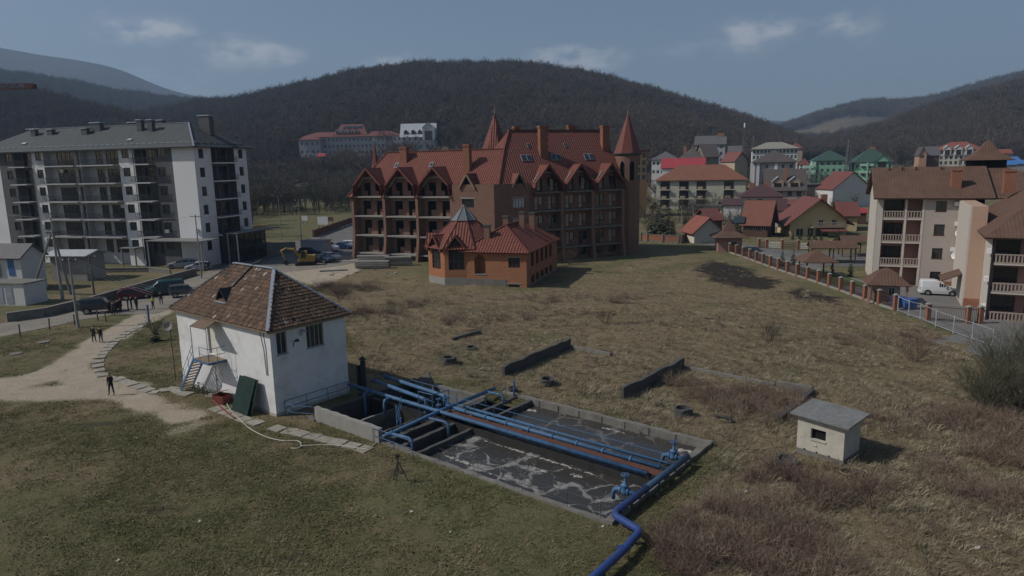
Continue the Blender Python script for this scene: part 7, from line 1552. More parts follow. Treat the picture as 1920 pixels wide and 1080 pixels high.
# brick panel wall past the tower
bw = thing('brick_panel_wall', 'low garden wall of red brick panels between grey posts', 'wall', (*G(1203, 452), 0))
bp_ = [Vector((*G(*p), 0)) for p in ((1203, 452), (1215, 453), (1244, 455), (1274, 456.5), (1300, 446), (1320, 436))]
for i, p in enumerate(bp_):
    MB().box(-.25, .25, -.25, .25, -.1, 1.75).build('post', m_conc, bw, tuple(p-bp_[0]))
    if i < 5: d = bp_[i+1]-p; an = math.atan2(d.y, d.x); MB().box(.25, d.length-.25, -.1, .1, .3, 1.5).build('panel', m_brickp, bw, tuple(p-bp_[0]), an); MB().box(.25, d.length-.25, -.14, .14, -.1, .3).build('base', m_conc, bw, tuple(p-bp_[0]), an); MB().box(.2, d.length-.2, -.16, .16, 1.5, 1.6).build('coping', m_conc, bw, tuple(p-bp_[0]), an)
rf = thing('red_fence', 'dark red panel fence along the park lawn', 'fence', (*G(588, 446), 0)); m_redf = pm('dark_red_fence', (.15, .05, .042), rough=.7, var=.12)
rp = [Vector((*G(lerp(588, 655, k/7), lerp(446, 421, k/7)), 0)) for k in range(8)]+[Vector((*G(lerp(655, 702, k/3), lerp(421, 408, k/3)), 0)) for k in range(1, 4)]
for i, p in enumerate(rp):
    MB().box(-.2, .2, -.2, .2, -.1, 2.0).build('post', m_brickp, rf, tuple(p-rp[0]))
    if i < len(rp)-1: d = rp[i+1]-p; MB().box(.2, d.length-.2, -.04, .04, .15, 1.8).build('panel', m_redf, rf, tuple(p-rp[0]), math.atan2(d.y, d.x))
gf = thing('garden_fence', 'fence of brick pillars and white panels in front of the yellow house', 'fence', (*G(1423, 465), 0))
gq = [Vector((*G(*p), 0)) for p in ((1423, 465), (1437, 466), (1466, 467), (1496, 468), (1526, 469), (1557, 469), (1585, 468))]
for i, p in enumerate(gq):
    o = put('pillar', pme, gf, tuple(p-gq[0])); put('cap', cme, o)
    if i < len(gq)-1:
        d = gq[i+1]-p; an = math.atan2(d.y, d.x); a = MB(); L_ = d.length-.4
        for zz in (.3, .6, .9, 1.2): a.bar((0, 0, zz), (L_, 0, zz), .03, .1)
        for k in range(7): a.bar((L_*k/6, 0, .2), (L_*k/6, 0, 1.3), .04)
        a.build('panel', M['white_wall'] if i % 2 else m_palis, gf, tuple(p-gq[0]+d.normalized()*.2), an)
# roofs and booths in the guest house yard
pyramid_house('gazebo', 'open gazebo with a brown pyramid roof inside the brick fence', (43.1, 96.4), 3.4, 3.4, 2.3, 0, 3.7, -.1, None, 'gazebo', posts=True, ov=.7)
t = pyramid_house('guard_booth', 'pink guard booth with a flared brown roof beside the gate', (42.9, 77.6), 2.6, 2.4, 2.35, 1.2, 4.0, -.35, M['pinkish_wall'], 'booth', ov=.95)
for (x, y) in ((-1.9, -1.7), (-1.9, 1.5), (1.9, -1.7)): MB().box(x-.12, x+.12, y-.12, y+.12, 0, 2.3).build('post', m_pink, t)
for i, (u, v, w, lb) in enumerate(((1558, 492, 7.0, 'brown roofed open shed, left of two by the guest house'), (1608, 480, 6.0, 'brown roofed open shed, right of two by the guest house'))):
    c = G(u, v); t = thing('open_shed', lb, 'shed', (c[0], c[1], 0), -.25, 'open sheds in the yard'); q_ = MB(); q_.slab([(-w/2, -1.8, 2.5), (w/2, -1.8, 2.5), (w/2, 0, 3.5), (-w/2, 0, 3.5)], .1); q_.slab([(w/2, 1.8, 2.5), (-w/2, 1.8, 2.5), (-w/2, 0, 3.5), (w/2, 0, 3.5)], .1); q_.build('roof', m_shin, t)
    for sx in (-1, 0, 1):
        for sy in (-1, 1): MB().box(sx*w*.45-.08, sx*w*.45+.08, sy*1.5-.08, sy*1.5+.08, 0, 2.6).build('post', m_brownframe, t)
    MB().box(-w*.42, w*.42, -.9, -.4, .4, .5).build('bench', m_wood, t)
m_bin = pm('blue_plastic', (.05, .12, .33), rough=.45, var=.08)
for i, (u, v, lb) in enumerate(((1674, 580, 'blue waste bin left of two inside the steel frame fence'), (1697, 584, 'blue waste bin right of two inside the steel frame fence'))):
    c = G(u, v-4); t = thing('waste_bin', lb, 'bin', (c[0]+.5, c[1], 0), .2, 'blue waste bins'); q_ = MB(); q_.add([(-.5, -.4, .1), (.5, -.4, .1), (.5, .4, .1), (-.5, .4, .1), (-.62, -.5, 1.1), (.62, -.5, 1.1), (.62, .5, 1.1), (-.62, .5, 1.1)], [(0, 1, 5, 4), (1, 2, 6, 5), (2, 3, 7, 6), (3, 0, 4, 7), (3, 2, 1, 0)]); q_.build('body', m_bin, t); q_ = MB(); q_.box(-.66, .66, -.54, .54, 1.1, 1.2); q_.build('lid', m_bin, t)
    for sx in (-.4, .4): MB().tube([(sx-.04, -.3, .09), (sx+.04, -.3, .09)], .09, 8).build('wheel', m_dark, t)
# low wall along the road, white wall, container, slabs
def seg_wall(name, label, pts, h, th, mat, cat='wall', z0=-.2):
    V_ = [Vector((*p, 0)) for p in pts]; o = thing(name, label, cat, tuple(V_[0]))
    for a, b in zip(V_[:-1], V_[1:]): d = b-a; MB().box(0, d.length, -th/2, th/2, z0, h).build('panel', mat, o, tuple(a-V_[0]), math.atan2(d.y, d.x)); MB().box(0, d.length, -th/2-.04, th/2+.04, h+.002, h+.09).build('coping', m_conc_l, o, tuple(a-V_[0]), math.atan2(d.y, d.x))
    return o
seg_wall('road_wall', 'low grey concrete retaining wall along the road by the parked cars', P((14, 604), (85, 594), (165, 574), (230, 555), (300, 534), (368, 515)), 1.0, .25, m_conc)
seg_wall('road_wall', 'second low concrete wall meeting the silver cars', P((145, 512), (280, 510), (320, 514)), .7, .2, m_conc)
seg_wall('boundary_wall', 'long pale boundary wall at the end of the apartment block', P((478, 472), (515, 474), (555, 473)), 2.0, .2, m_conc_l)
ct = thing('site_container', 'grey corrugated site container by the street', 'container', (*G(565, 478), 0), -.25); q_ = MB(); q_.box(0, 5.2, 0, 2.4, .1, 2.7); q_.build('body', m_greycap, ct)
for k in range(12): MB().box(.2+k*.42, .32+k*.42, -.05, 0, .15, 2.65).build('rib', m_greycap, ct)
MB().box(-.1, 5.3, -.1, 2.5, 2.7, 2.82).build('roof', m_conc_l, ct)
slabm = MB(); slabm.box(-3.0, 3.0, -.6, .6, 0, .22)
for k in range(5): slabm.box(-3.004, -2.99, -.5+k*.2, -.38+k*.2, .06, .17, 1)
sme = slabm.mesh('concrete_slab', [m_conc_l, m_black])
for (u, v, n, rz, lb) in ((699, 503, 4, -.1, 'hollow concrete floor slab in the front stack by the hotel'), (701, 492, 4, -.12, 'hollow concrete floor slab in the rear left stack under the hotel balconies'), (748, 498, 5, .02, 'hollow concrete floor slab in the right stack under the hotel balconies')):
    c = G(u, v); r = random.Random(u)
    for k in range(n): o = put('concrete_slab', sme, None, (c[0]+r.uniform(-.1, .1), c[1]+r.uniform(-.08, .08), .12+k*.3), rz+r.uniform(-.02, .02)); tag(o, lb, 'slab', 'stacked floor slabs'); o.scale = (.95 if u != 748 else .75, 1, 1)
for (u, v, rz, lb) in ((652, 491, -.3, 'loose concrete slab lying left of the slab stacks'), (625, 508, .2, 'loose pale slab lying near the excavator')): o = put('concrete_slab', sme, None, (*G(u, v), .02), rz); tag(o, lb, 'slab'); o.scale = (.7, 1.0, 1)
r = random.Random(9); m_deb = [m_conc_l, m_wood, m_white]
for i in range(14):
    u, v = r.uniform(590, 760), r.uniform(503, 520); c = G(u, v); q_ = MB(); s = r.uniform(.12, .4); q_.box(-s, s, -s*.6, s*.6, 0, s*.5)
    for k in range(len(q_.v)): q_.v[k] = tuple(x_+r.uniform(-.05, .05) for x_ in q_.v[k])
    o = q_.build('rubble_piece', r.choice(m_deb), None, (c[0], c[1], gz(*c)), r.uniform(0, 3)); tag(o, 'pale rubble lump on the ground before the slab stacks', 'rubble', 'rubble before the hotel')
m_newwood = pm('fresh_timber', (.42, .30, .14), rough=.85, var=.25, scale=2)
for (u, v, lb, n) in ((486, 432, 'stack of yellow sawn timber on the park lawn', 5), (482, 402, 'loose heap of pale timber at the far side of the lawn', 3)):
    c = G(u, v); t = thing('timber_stack', lb, 'timber', (c[0], c[1], 0), .1)
    for k in range(n):
        for j in range(5-k % 2): MB().box(-2.4, 2.4, -.55+j*.24, -.36+j*.24, .1+k*.28, .3+k*.28).build('plank', m_newwood, t, (r.uniform(-.2, .2), 0, 0), r.uniform(-.03, .03) if n > 3 else r.uniform(-.5, .5))
for i in range(14):
    u, v = r.uniform(70, 130), r.uniform(492, 512); c = G(u, v); o = MB().bar((-1.2, 0, 0), (1.2, 0, 0), .12).build('scrap_timber', m_wood, None, (c[0], c[1], .1+r.uniform(0, .6)), r.uniform(0, 3)); tag(o, 'scrap timber in the heap beside the grey shed', 'timber', 'scrap heap by the shed')
for i in range(12):
    u, v = r.uniform(300, 380), r.uniform(474, 492); c = G(u, v); o = MB().bar((-1.5, 0, 0), (1.5, 0, 0), .16).build('building_board', r.choice([m_wood, m_newwood, m_conc_l]), None, (c[0], c[1], .1+r.uniform(0, .5)), r.uniform(-.4, .4)); tag(o, 'board in the heap of building material before the dark entrance', 'board', 'building material before the apartment block')
st_ = thing('entrance_steps', 'broad grey paved steps beside the apartment block entrance', 'steps', (*G(470, 485), 0), R_(-16))
for k in range(6): MB().box(-4, 3.5, 1.2+k*.7, 1.9+k*.7, 0, .14*(k+1)).build('step', m_conc, st_)
for (u, v, lb) in ((82, 642, 'round concrete manhole cover on the left grass'), (30, 664, 'pale flat stone on the left grass')): o = MB().cyl(0, 0, 0, .08, .55, 14).build('manhole_cover', m_conc, None, (*G(u, v), .01)); tag(o, lb, 'manhole cover')
# ================================================================== POLES AND WIRES
m_polec = pm('pole_concrete', (.25, .245, .235), rough=.9, var=.15); m_polew = pm('pole_timber', (.12, .1, .085), rough=.9, var=.2); m_wire = pm('wire', (.33, .33, .32), rough=.6, var=.05)
def pole(u, v, vt, label, r=.13, mat=None, arms=1, lamp=False, name='utility_pole', cat='pole'):
    c = G(u, v); h = AT(u, vt, c[1])[2]; t = thing(name, label, cat, (c[0], c[1], 0)); MB().tube([(0, 0, -.2), (0, 0, h)], [r, r*.6], 8).build('shaft', mat or m_polec, t)
    for k in range(arms):
        a = MB(); z = h-.3-.7*k; a.bar((-.8, 0, z), (.8, 0, z), .08); a.build('crossarm', m_dark, t)
        for x in (-.7, 0, .7): a = MB(); a.lathe(x, 0, [(.03, z+.04), (.06, z+.1), (.04, z+.16), (.06, z+.22), (.01, z+.27)], 8); a.build('insulator', m_aw, t)
    if lamp: a = MB(); a.tube([(0, 0, h-.5), (-.7, -.3, h), (-1.0, -.4, h+.05)], .04, 6); a.build('lamp_arm', m_dark, t); a = MB(); a.box(-1.45, -.9, -.55, -.3, h, h+.13); a.build('lamp_head', m_greycap, t)
    return Vector((c[0], c[1], h))
pA = pole(147, 614, 484, 'concrete utility pole beside the dirt track, nearest at left', .16); pB = pole(178, 562, 478, 'dark timber pole behind the nearest concrete pole', .14, m_polew)
pC = pole(378, 522, 402, 'concrete utility pole in front of the entrance canopy'); pD = pole(528, 450, 366, 'tall lamp post on the park lawn, left of two', .1, m_polec, 1, True, 'lamp_post', 'lamp post'); pE = pole(567, 472, 374, 'concrete pole beside the site container')
pF = pole(1277, 458, 386, 'slim pale pole behind the brick panel wall', .07, None, 0); pole(1853, 345, 258, 'dark pole in front of the ivory villa', .25, m_polew, 0); pole(1690, 300, 268, 'street lamp above the brown roof near the villa', .1, None, 0, True, 'lamp_post', 'lamp post')
# A frame line support
af = thing('line_support', 'concrete A frame line support beside the white kiosk', 'pole', (*G(112, 560), 0)); c0 = Vector((*G(112, 560), 0)); top = Vector(AT(98, 432, c0.y))-c0
for (u, v) in ((60, 548), (118, 562), (133, 552)): b = Vector((*G(u, v), 0))-c0; MB().tube([tuple(b), tuple(top)], [.2, .12], 8).build('leg', m_polec, af)
a = MB(); a.bar(tuple(top+Vector((-.9, 0, -.3))), tuple(top+Vector((.9, 0, -.3))), .12); a.build('crossarm', m_dark, af); MB().cyl(top.x, top.y, top.z-.2, top.z+1.6, .08, 6).build('spike', m_polec, af)
def wire(a, b, sag, label, r=.012):
    a, b = Vector(a), Vector(b); pts = [a.lerp(b, i/12)+Vector((0, 0, -4*sag*(i/12)*(1-i/12))) for i in range(13)]; o = MB().tube(pts, r, 4, cap=False).build('overhead_wire', m_wire); tag(o, label, 'wire', 'overhead wires')
hw0 = Vector(ST(38.4, -1.0, 6.2))
for k, (dx, lb) in enumerate(((-.9, 'pale overhead wire from the near pole towards the pump house, outermost'), (-.3, 'pale overhead wire from the near pole towards the pump house, second'), (.3, 'pale overhead wire from the near pole towards the pump house, third'), (.9, 'pale overhead wire from the near pole towards the pump house, innermost'))):
    wire(pA+Vector((dx, 0, -.1)), Vector((*G(290+k*3, 606), 3.2+.25*k)), .25, lb, .02)
wire(pC+Vector((0, 0, -.3)), Vector((*G(20, 500), 9.5)), .8, 'thin wire from the canopy pole to the left edge', .014); wire(pC+Vector((0, 0, -.5)), pE+Vector((0, 0, -.3)), .6, 'thin wire between the canopy pole and the container pole', .014)
tpo = thing('gate_post', 'blue painted gate post beside the dirt track', 'post', (*G(280, 606), 0)); MB().tube([(0, 0, 0), (0, 0, 2.0)], .11, 8).build('shaft', m_blue, tpo); MB().cyl(0, 0, 2.0, 2.06, .13, 8).build('cap', m_blue, tpo)
fps = [(-10, 640), (38, 630), (93, 618), (140, 610), (184, 601), (199, 604)]
wfn = thing('wire_fence', 'dark leaning posts with sagging wire along the road', 'fence', (*G(*fps[0]), 0)); o0 = Vector((*G(*fps[0]), 0)); pv = None
for (u, v) in fps:
    p = Vector((*G(u, v), 0))-o0; MB().tube([tuple(p), tuple(p+Vector((random.Random(u).uniform(-.1, .1), 0, 1.25)))], .07, 6).build('post', m_polew, wfn)
    if pv is not None:
        for zz in (.4, .8, 1.15): MB().tube([tuple(pv+Vector((0, 0, zz))), tuple((pv+p)/2+Vector((0, 0, zz-.1))), tuple(p+Vector((0, 0, zz)))], .008, 3).build('strand', m_wire, wfn)
    pv = p
# lattice pylon, mast, crane
def lattice_tower(name, label, cat, loc, h, w0, w1, n, mat, bar=.1):
    t = thing(name, label, cat, loc); a = MB(); cor = ((-1, -1), (1, -1), (1, 1), (-1, 1))
    for (i, j) in cor: a = MB(); a.bar((i*w0, j*w0, 0), (i*w1, j*w1, h), bar); a.build('leg', mat, t)
    a = MB()
    for k in range(n):
        f0, f1 = k/n, (k+1)/n; z0, z1 = h*f0, h*f1; a0, a1 = lerp(w0, w1, f0), lerp(w0, w1, f1)
        for q_ in range(4): (i, j), (i2, j2) = cor[q_], cor[(q_+1) % 4]; a.bar((i*a0, j*a0, z0), (i2*a1, j2*a1, z1), bar*.6); a.bar((i2*a0, j2*a0, z0), (i*a1, j*a1, z1), bar*.6); a.bar((i*a1, j*a1, z1), (i2*a1, j2*a1, z1), bar*.6)
    a.build('bracing', mat, t); return t
m_latt = pm('grey_lattice_steel', (.16, .165, .17), rough=.6, var=.1)
c = AT(1588, 340, 300); hh = AT(1588, 262, 300)[2]-c[2]; t = lattice_tower('power_pylon', 'grey lattice power pylon in front of the green apartment houses', 'pylon', c, hh, 1.5, .25, 8, m_latt, .2)
for f, w in ((.72, 2.6), (.82, 2.0), (.92, 1.4)): MB().bar((-w, 0, hh*f), (w, 0, hh*f), .18).build('crossarm', m_latt, t)
c = AT(1394, 300, 420); hh = AT(1394, 232, 420)[2]-c[2]; t = lattice_tower('radio_mast', 'slim grey radio mast in front of the wooded hill', 'mast', c, hh, .35, .25, 14, m_latt, .12); MB().cyl(0, 0, hh-2.2, hh+.4, .5, 10).build('antenna_drum', m_aw, t)
c = AT(1411, 300, 420); o = MB().tube([(0, 0, 0), (0, 0, AT(1411, 254, 420)[2]-c[2])], .2, 6).build('thin_mast', m_latt, None, c); tag(o, 'thin dark mast right of the radio mast', 'mast')
jc = AT(63, 160, 150); cr_ = thing('tower_crane', 'dark red tower crane jib reaching in at the left edge', 'crane', (jc[0]-42, jc[1], 0)); m_crane = pm('crane_red', (.13, .05, .04), rough=.6, var=.1)
a = MB(); hj = jc[2]
a.bar((2, -.5, hj-.6), (42, -.5, hj-.6), .14); a.bar((2, .5, hj-.6), (42, .5, hj-.6), .14); a.bar((2, 0, hj+.35), (42, 0, hj+.35), .14)
for k in range(27): x = 2+k*1.5; a.bar((x, -.5, hj-.6), (x+.75, 0, hj+.35), .07); a.bar((x+.75, 0, hj+.35), (x+1.5, -.5, hj-.6), .07); a.bar((x, .5, hj-.6), (x+.75, 0, hj+.35), .07); a.bar((x, -.5, hj-.6), (x, .5, hj-.6), .07)
a.build('jib', m_crane, cr_); a = MB()
for (i, j) in ((-1, -1), (1, -1), (1, 1), (-1, 1)): a.bar((i*.8, j*.8, 0), (i*.8, j*.8, hj+3), .15)
for k in range(int(hj/1.6)): a.bar((-.8, -.8, k*1.6), (.8, -.8, k*1.6+1.6), .08); a.bar((.8, .8, k*1.6), (-.8, .8, k*1.6+1.6), .08); a.bar((-.8, .8, k*1.6), (-.8, -.8, k*1.6+1.6), .08); a.bar((.8, -.8, k*1.6), (.8, .8, k*1.6+1.6), .08)
a.build('mast', m_crane, cr_); MB().box(40.8, 42.2, -.7, .7, hj-.7, hj+.3).build('end_block', m_crane, cr_)

# ================================================================== VEHICLES
def paint(n, c, rough=.25): return pm(n, c, rough=rough, var=.05, scale=3, spec=.55)
m_tyre = pm('tyre_rubber', (.02, .02, .02), rough=.85, var=.1); m_rim = pm('wheel_rim', (.32, .33, .34), rough=.35, metal=.6, var=.1); m_lampg = pm('headlamp', (.5, .5, .48), rough=.15, var=.05, spec=.6); m_tail = pm('tail_lamp', (.25, .015, .012), rough=.2, var=.05, spec=.6)
CARS = {  # length, width, stations: x, bottom, belt, roof   (front at x = 0)
 'hatch': (4.1, 1.72, [(0, .38, .62, .64), (.15, .24, .72, .74), (.9, .2, .9, .92), (1.25, .2, .93, 1.05), (1.75, .2, .95, 1.38), (2.2, .2, .95, 1.47), (3.0, .2, .96, 1.48), (3.6, .2, .98, 1.42), (3.98, .25, .98, 1.08), (4.1, .4, .85, .9)]),
 'estate': (4.6, 1.75, [(0, .38, .6, .62), (.15, .24, .7, .72), (1.1, .2, .88, .9), (1.4, .2, .9, 1.02), (1.95, .2, .92, 1.36), (2.4, .2, .92, 1.45), (3.6, .2, .95, 1.46), (4.25, .22, .96, 1.4), (4.52, .28, .95, 1.05), (4.6, .4, .85, .88)]),
 'sedan': (4.5, 1.75, [(0, .38, .6, .62), (.15, .24, .7, .72), (1.15, .2, .88, .9), (1.45, .2, .9, 1.02), (2.0, .2, .92, 1.36), (2.5, .2, .92, 1.44), (3.1, .2, .95, 1.38), (3.65, .22, .96, 1.0), (4.4, .28, .95, .97), (4.5, .4, .82, .84)]),
 'van': (4.9, 1.9, [(0, .42, .7, .72), (.12, .28, .9, .92), (.75, .24, 1.05, 1.08), (1.0, .24, 1.1, 1.3), (1.6, .24, 1.12, 1.86), (2.0, .24, 1.12, 1.93), (3.0, .24, 1.12, 1.95), (4.6, .26, 1.12, 1.93), (4.82, .3, 1.1, 1.8), (4.9, .42, 1.0, 1.1)]),
 'kombi': (4.1, 1.7, [(0, .4, .62, .64), (.12, .26, .75, .77), (.9, .22, .95, .97), (1.15, .22, .98, 1.1), (1.7, .22, 1.0, 1.5), (1.95, .22, 1.0, 1.55), (2.15, .22, 1.0, 1.72), (2.6, .22, 1.0, 1.82), (3.9, .26, 1.0, 1.8), (4.08, .3, 1.0, 1.55), (4.1, .42, .9, 1.0)]),
 'offroad': (4.3, 1.8, [(0, .55, .85, .87), (.1, .45, 1.0, 1.02), (1.2, .42, 1.12, 1.14), (1.4, .42, 1.15, 1.3), (1.75, .42, 1.15, 1.75), (2.2, .42, 1.15, 1.83), (3.4, .42, 1.15, 1.84), (4.15, .45, 1.15, 1.8), (4.28, .5, 1.1, 1.25), (4.3, .6, .95, 1.0)])}
def vehicle(name, kind, label, cat, loc, rz, pmat, panel=False, spare=False, group=None, s=1.0):
    """front at +x; rz turns it about its middle"""
    L_, Wd, stn = CARS[kind]; t = thing(name, label, cat, loc, rz, group); hw = Wd/2; body = MB(); gl = MB(); rows = []
    for (x, zb, zbelt, zr) in stn:
        X_ = L_/2-x; nose = .86 if x < .05 or x > L_-.05 else (.96 if x < .2 or x > L_-.2 else 1.0); w = hw*nose; cab = min(1, (zr-zbelt)/.35); wr = w*(1-.2*cab)
        rows.append([(X_, -w*.94, zb), (X_, -w, lerp(zb, zbelt, .45)), (X_, -w*.97, zbelt), (X_, -wr, lerp(zbelt, zr, .86)), (X_, -wr*.82, zr), (X_, wr*.82, zr), (X_, wr, lerp(zbelt, zr, .86)), (X_, w*.97, zbelt), (X_, w, lerp(zb, zbelt, .45)), (X_, w*.94, zb)])
    n = len(rows)
    for i in range(n-1):
        a, b = rows[i], rows[i+1]; hi = (stn[i][3]-stn[i][2]); hj_ = stn[i+1][3]-stn[i+1][2]; mid = (stn[i][0]+stn[i+1][0])/2
        for j in range(9):
            face = [a[j], a[j+1], b[j+1], b[j]]
            cabin = max(hi, hj_) > .25
            side = j in (2, 6)
            top = j in (3, 4, 5)
            steep = abs(stn[i][3]-stn[i+1][3])/(stn[i+1][0]-stn[i][0]) > .45
            rear_panel = panel and mid > (2.15 if kind in ('van', 'kombi') else 2.4)
            if cabin and ((side and not rear_panel) or (j == 4 and steep and not (panel and mid > 3)) or (j in (3, 5) and steep and mid < L_/2)):
                m_ = .06
                c = [sum(p[k] for p in face)/4 for k in range(3)]
                inn = [tuple(lerp(p[k], c[k], .13) for k in range(3)) for p in face]
                gl.add(inn, [(0, 1, 2, 3)]); body.add(list(face)+inn, [(0, 1, 5, 4), (1, 2, 6, 5), (2, 3, 7, 6), (3, 0, 4, 7)])
            else: body.add(face, [(0, 1, 2, 3)])
    body.add(rows[0], [tuple(range(10))]); body.add(rows[-1], [tuple(range(9, -1, -1))]); body.add([r_[0] for r_ in rows]+[r_[9] for r_ in rows], [(i, i+1, n+i+1, n+i) for i in range(n-1)])
    bo = body.build('body', pmat, t); gl.build('window_glass', m_glass, t)
    rw_ = .31 if kind != 'offroad' else .38
    for (x, y) in ((L_/2-.78, -hw+.08), (L_/2-.78, hw-.08), (-L_/2+.82, -hw+.08), (-L_/2+.82, hw-.08)):
        q_ = MB(); q_.tube([(0, -.1, 0), (0, .1, 0)], rw_, 16); ty = q_.build('wheel', m_tyre, t, (x, y, rw_)); sg = 1 if y > 0 else -1; q_ = MB(); q_.tube([(0, .09*sg, 0), (0, .112*sg, 0)], rw_*.62, 12); q_.build('rim', m_rim, ty)
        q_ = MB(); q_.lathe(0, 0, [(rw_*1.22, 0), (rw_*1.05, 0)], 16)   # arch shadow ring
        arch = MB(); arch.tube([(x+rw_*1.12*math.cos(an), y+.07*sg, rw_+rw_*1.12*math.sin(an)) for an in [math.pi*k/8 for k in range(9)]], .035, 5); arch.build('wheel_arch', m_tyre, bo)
    for sy in (-1, 1): MB().box(L_/2-.12, L_/2-.02, sy*hw*.66-.16, sy*hw*.66+.16, .56 if kind != 'offroad' else .8, .7 if kind != 'offroad' else .95).build('headlight', m_lampg, t); MB().box(-L_/2+.0, -L_/2+.08, sy*hw*.74-.1, sy*hw*.74+.1, .68, .92).build('tail_light', m_tail, t)
    for zz, xx in ((.35, L_/2-.03), (.35, -L_/2-.04)): MB().box(xx-.02, xx+.07, -hw*.8, hw*.8, zz-.09+(.2 if kind == 'offroad' else 0), zz+.09+(.2 if kind == 'offroad' else 0)).build('bumper', m_tyre if kind == 'offroad' else pmat, t)
    for sy in (-1, 1): MB().box(L_/2-1.55, L_/2-1.4, sy*hw*1.0-.02 if sy > 0 else -hw-.16, sy*hw+.16 if sy > 0 else -hw+.02, stn[3][2]+.02, stn[3][2]+.16).build('mirror', pmat, t)
    if spare: q_ = MB(); q_.tube([(-L_/2-.18, 0, 1.05), (-L_/2-.02, 0, 1.05)], .36, 16); q_.build('spare_wheel', m_tyre, t)
    if s != 1.0: t.scale = (s, s, s)
    return t
def gp3(u, v): return (*G(u, v), .05)
vehicle('parked_van', 'kombi', 'white box backed delivery van parked in front of the guest house', 'van', gp3(1759, 553), R_(-22), paint('white_car_paint', (.62, .63, .64)), True)
vehicle('parked_van', 'van', 'white panel van in the parking yard beside the hotel', 'van', gp3(614, 471), R_(-28), MATS['white_car_paint'], True)
vehicle('parked_car', 'sedan', 'blue car parked behind the white panel van', 'car', gp3(643, 467), R_(-14), paint('blue_car_paint', (.03, .055, .17)))
vehicle('parked_car', 'hatch', 'white car half hidden by the first hotel pillar', 'car', gp3(659, 464), R_(-10), MATS['white_car_paint'])
vehicle('parked_car', 'estate', 'dark blue estate car left of the white panel van', 'car', gp3(583, 478), R_(-24), paint('navy_car_paint', (.02, .03, .06)))
vehicle('parked_car', 'sedan', 'dark blue saloon beside the excavator', 'car', gp3(603, 492), R_(-30), MATS['navy_car_paint'])
vehicle('parked_car', 'hatch', 'silver hatchback right of the dark blue saloon', 'car', gp3(621, 488), R_(-30), paint('silver_car_paint', (.38, .39, .41)))
vehicle('parked_van', 'van', 'dark teal minivan on the road behind the group of people', 'van', gp3(310, 552), R_(212), paint('teal_car_paint', (.018, .07, .075)), False)
vehicle('parked_car', 'offroad', 'dark grey green off road car with a spare wheel on its back', 'car', gp3(190, 586), R_(20), paint('khaki_car_paint', (.04, .045, .042)), False, True)
vehicle('parked_car', 'hatch', 'small red car behind the standing group', 'car', gp3(254, 560), R_(30), paint('red_car_paint', (.085, .01, .016)))
vehicle('parked_car', 'offroad', 'small grey off road car half hidden by the tiled roof', 'car', gp3(348, 556), R_(25), paint('grey_car_paint', (.075, .08, .085)), False, True, s=.9)
vehicle('parked_car', 'estate', 'silver estate car by the low wall, left of two', 'car', gp3(341, 502), R_(200), MATS['silver_car_paint'])
vehicle('parked_car', 'hatch', 'silver car beside the concrete pole, right of two', 'car', gp3(372, 507), R_(205), MATS['silver_car_paint'])
# excavator
ec = thing('excavator', 'yellow tracked excavator with its arm stretched to the left', 'excavator', (*G(577, 497), 0), R_(8)); m_yel = pm('excavator_yellow', (.31, .19, .035), rough=.5, var=.15, dirt=(.2, .15, .08))
for sy in (-1, 1):
    pr = [(-1.5, .3), (-1.35, .05), (1.35, .05), (1.5, .3), (1.35, .6), (-1.35, .6)]; q_ = MB(); q_.prism(pr, sy*.85-.22, sy*.85+.22); q_.build('track', m_tyre, ec)
q_ = MB(); q_.box(-1.5, 1.3, -.95, .95, .7, 1.0); q_.box(.1, 1.4, -.95, .95, 1.0, 1.75); q_.build('house', m_yel, ec)
q_ = MB(); q_.prism([(-1.2, 1.0), (.1, 1.0), (.1, 2.55), (-.85, 2.55), (-1.2, 1.9)], -.95, -.05); cb = q_.build('cab', m_yel, ec); q_ = MB(); q_.box(-.85, -.1, -.97, -.955, 1.35, 2.4); q_.box(-1.0, -.3, -.96, -.04, 2.3, 2.56); q_.build('cab_window', m_glass, cb)
MB().tube([(-1.2, .3, 1.2), (-2.2, .3, 2.8), (-3.6, .3, 3.0)], [.2, .22, .15], 6).build('boom', m_yel, ec); MB().tube([(-3.4, .3, 3.1), (-4.3, .3, 2.6), (-3.7, .3, .9)], [.15, .16, .1], 6).build('arm', m_yel, ec); MB().tube([(-1.6, .3, 1.3), (-2.4, .3, 2.5)], .06, 6).build('cylinder', m_dark, ec)
q_ = MB(); q_.prism([(-3.9, .95), (-3.4, .9), (-3.1, .3), (-3.6, .05), (-4.0, .4)], 0, .6); q_.build('bucket', m_dark, ec); q_ = MB(); q_.box(-1.95, -1.8, -1.0, 1.0, .1, .55); q_.build('blade', m_dark, ec)
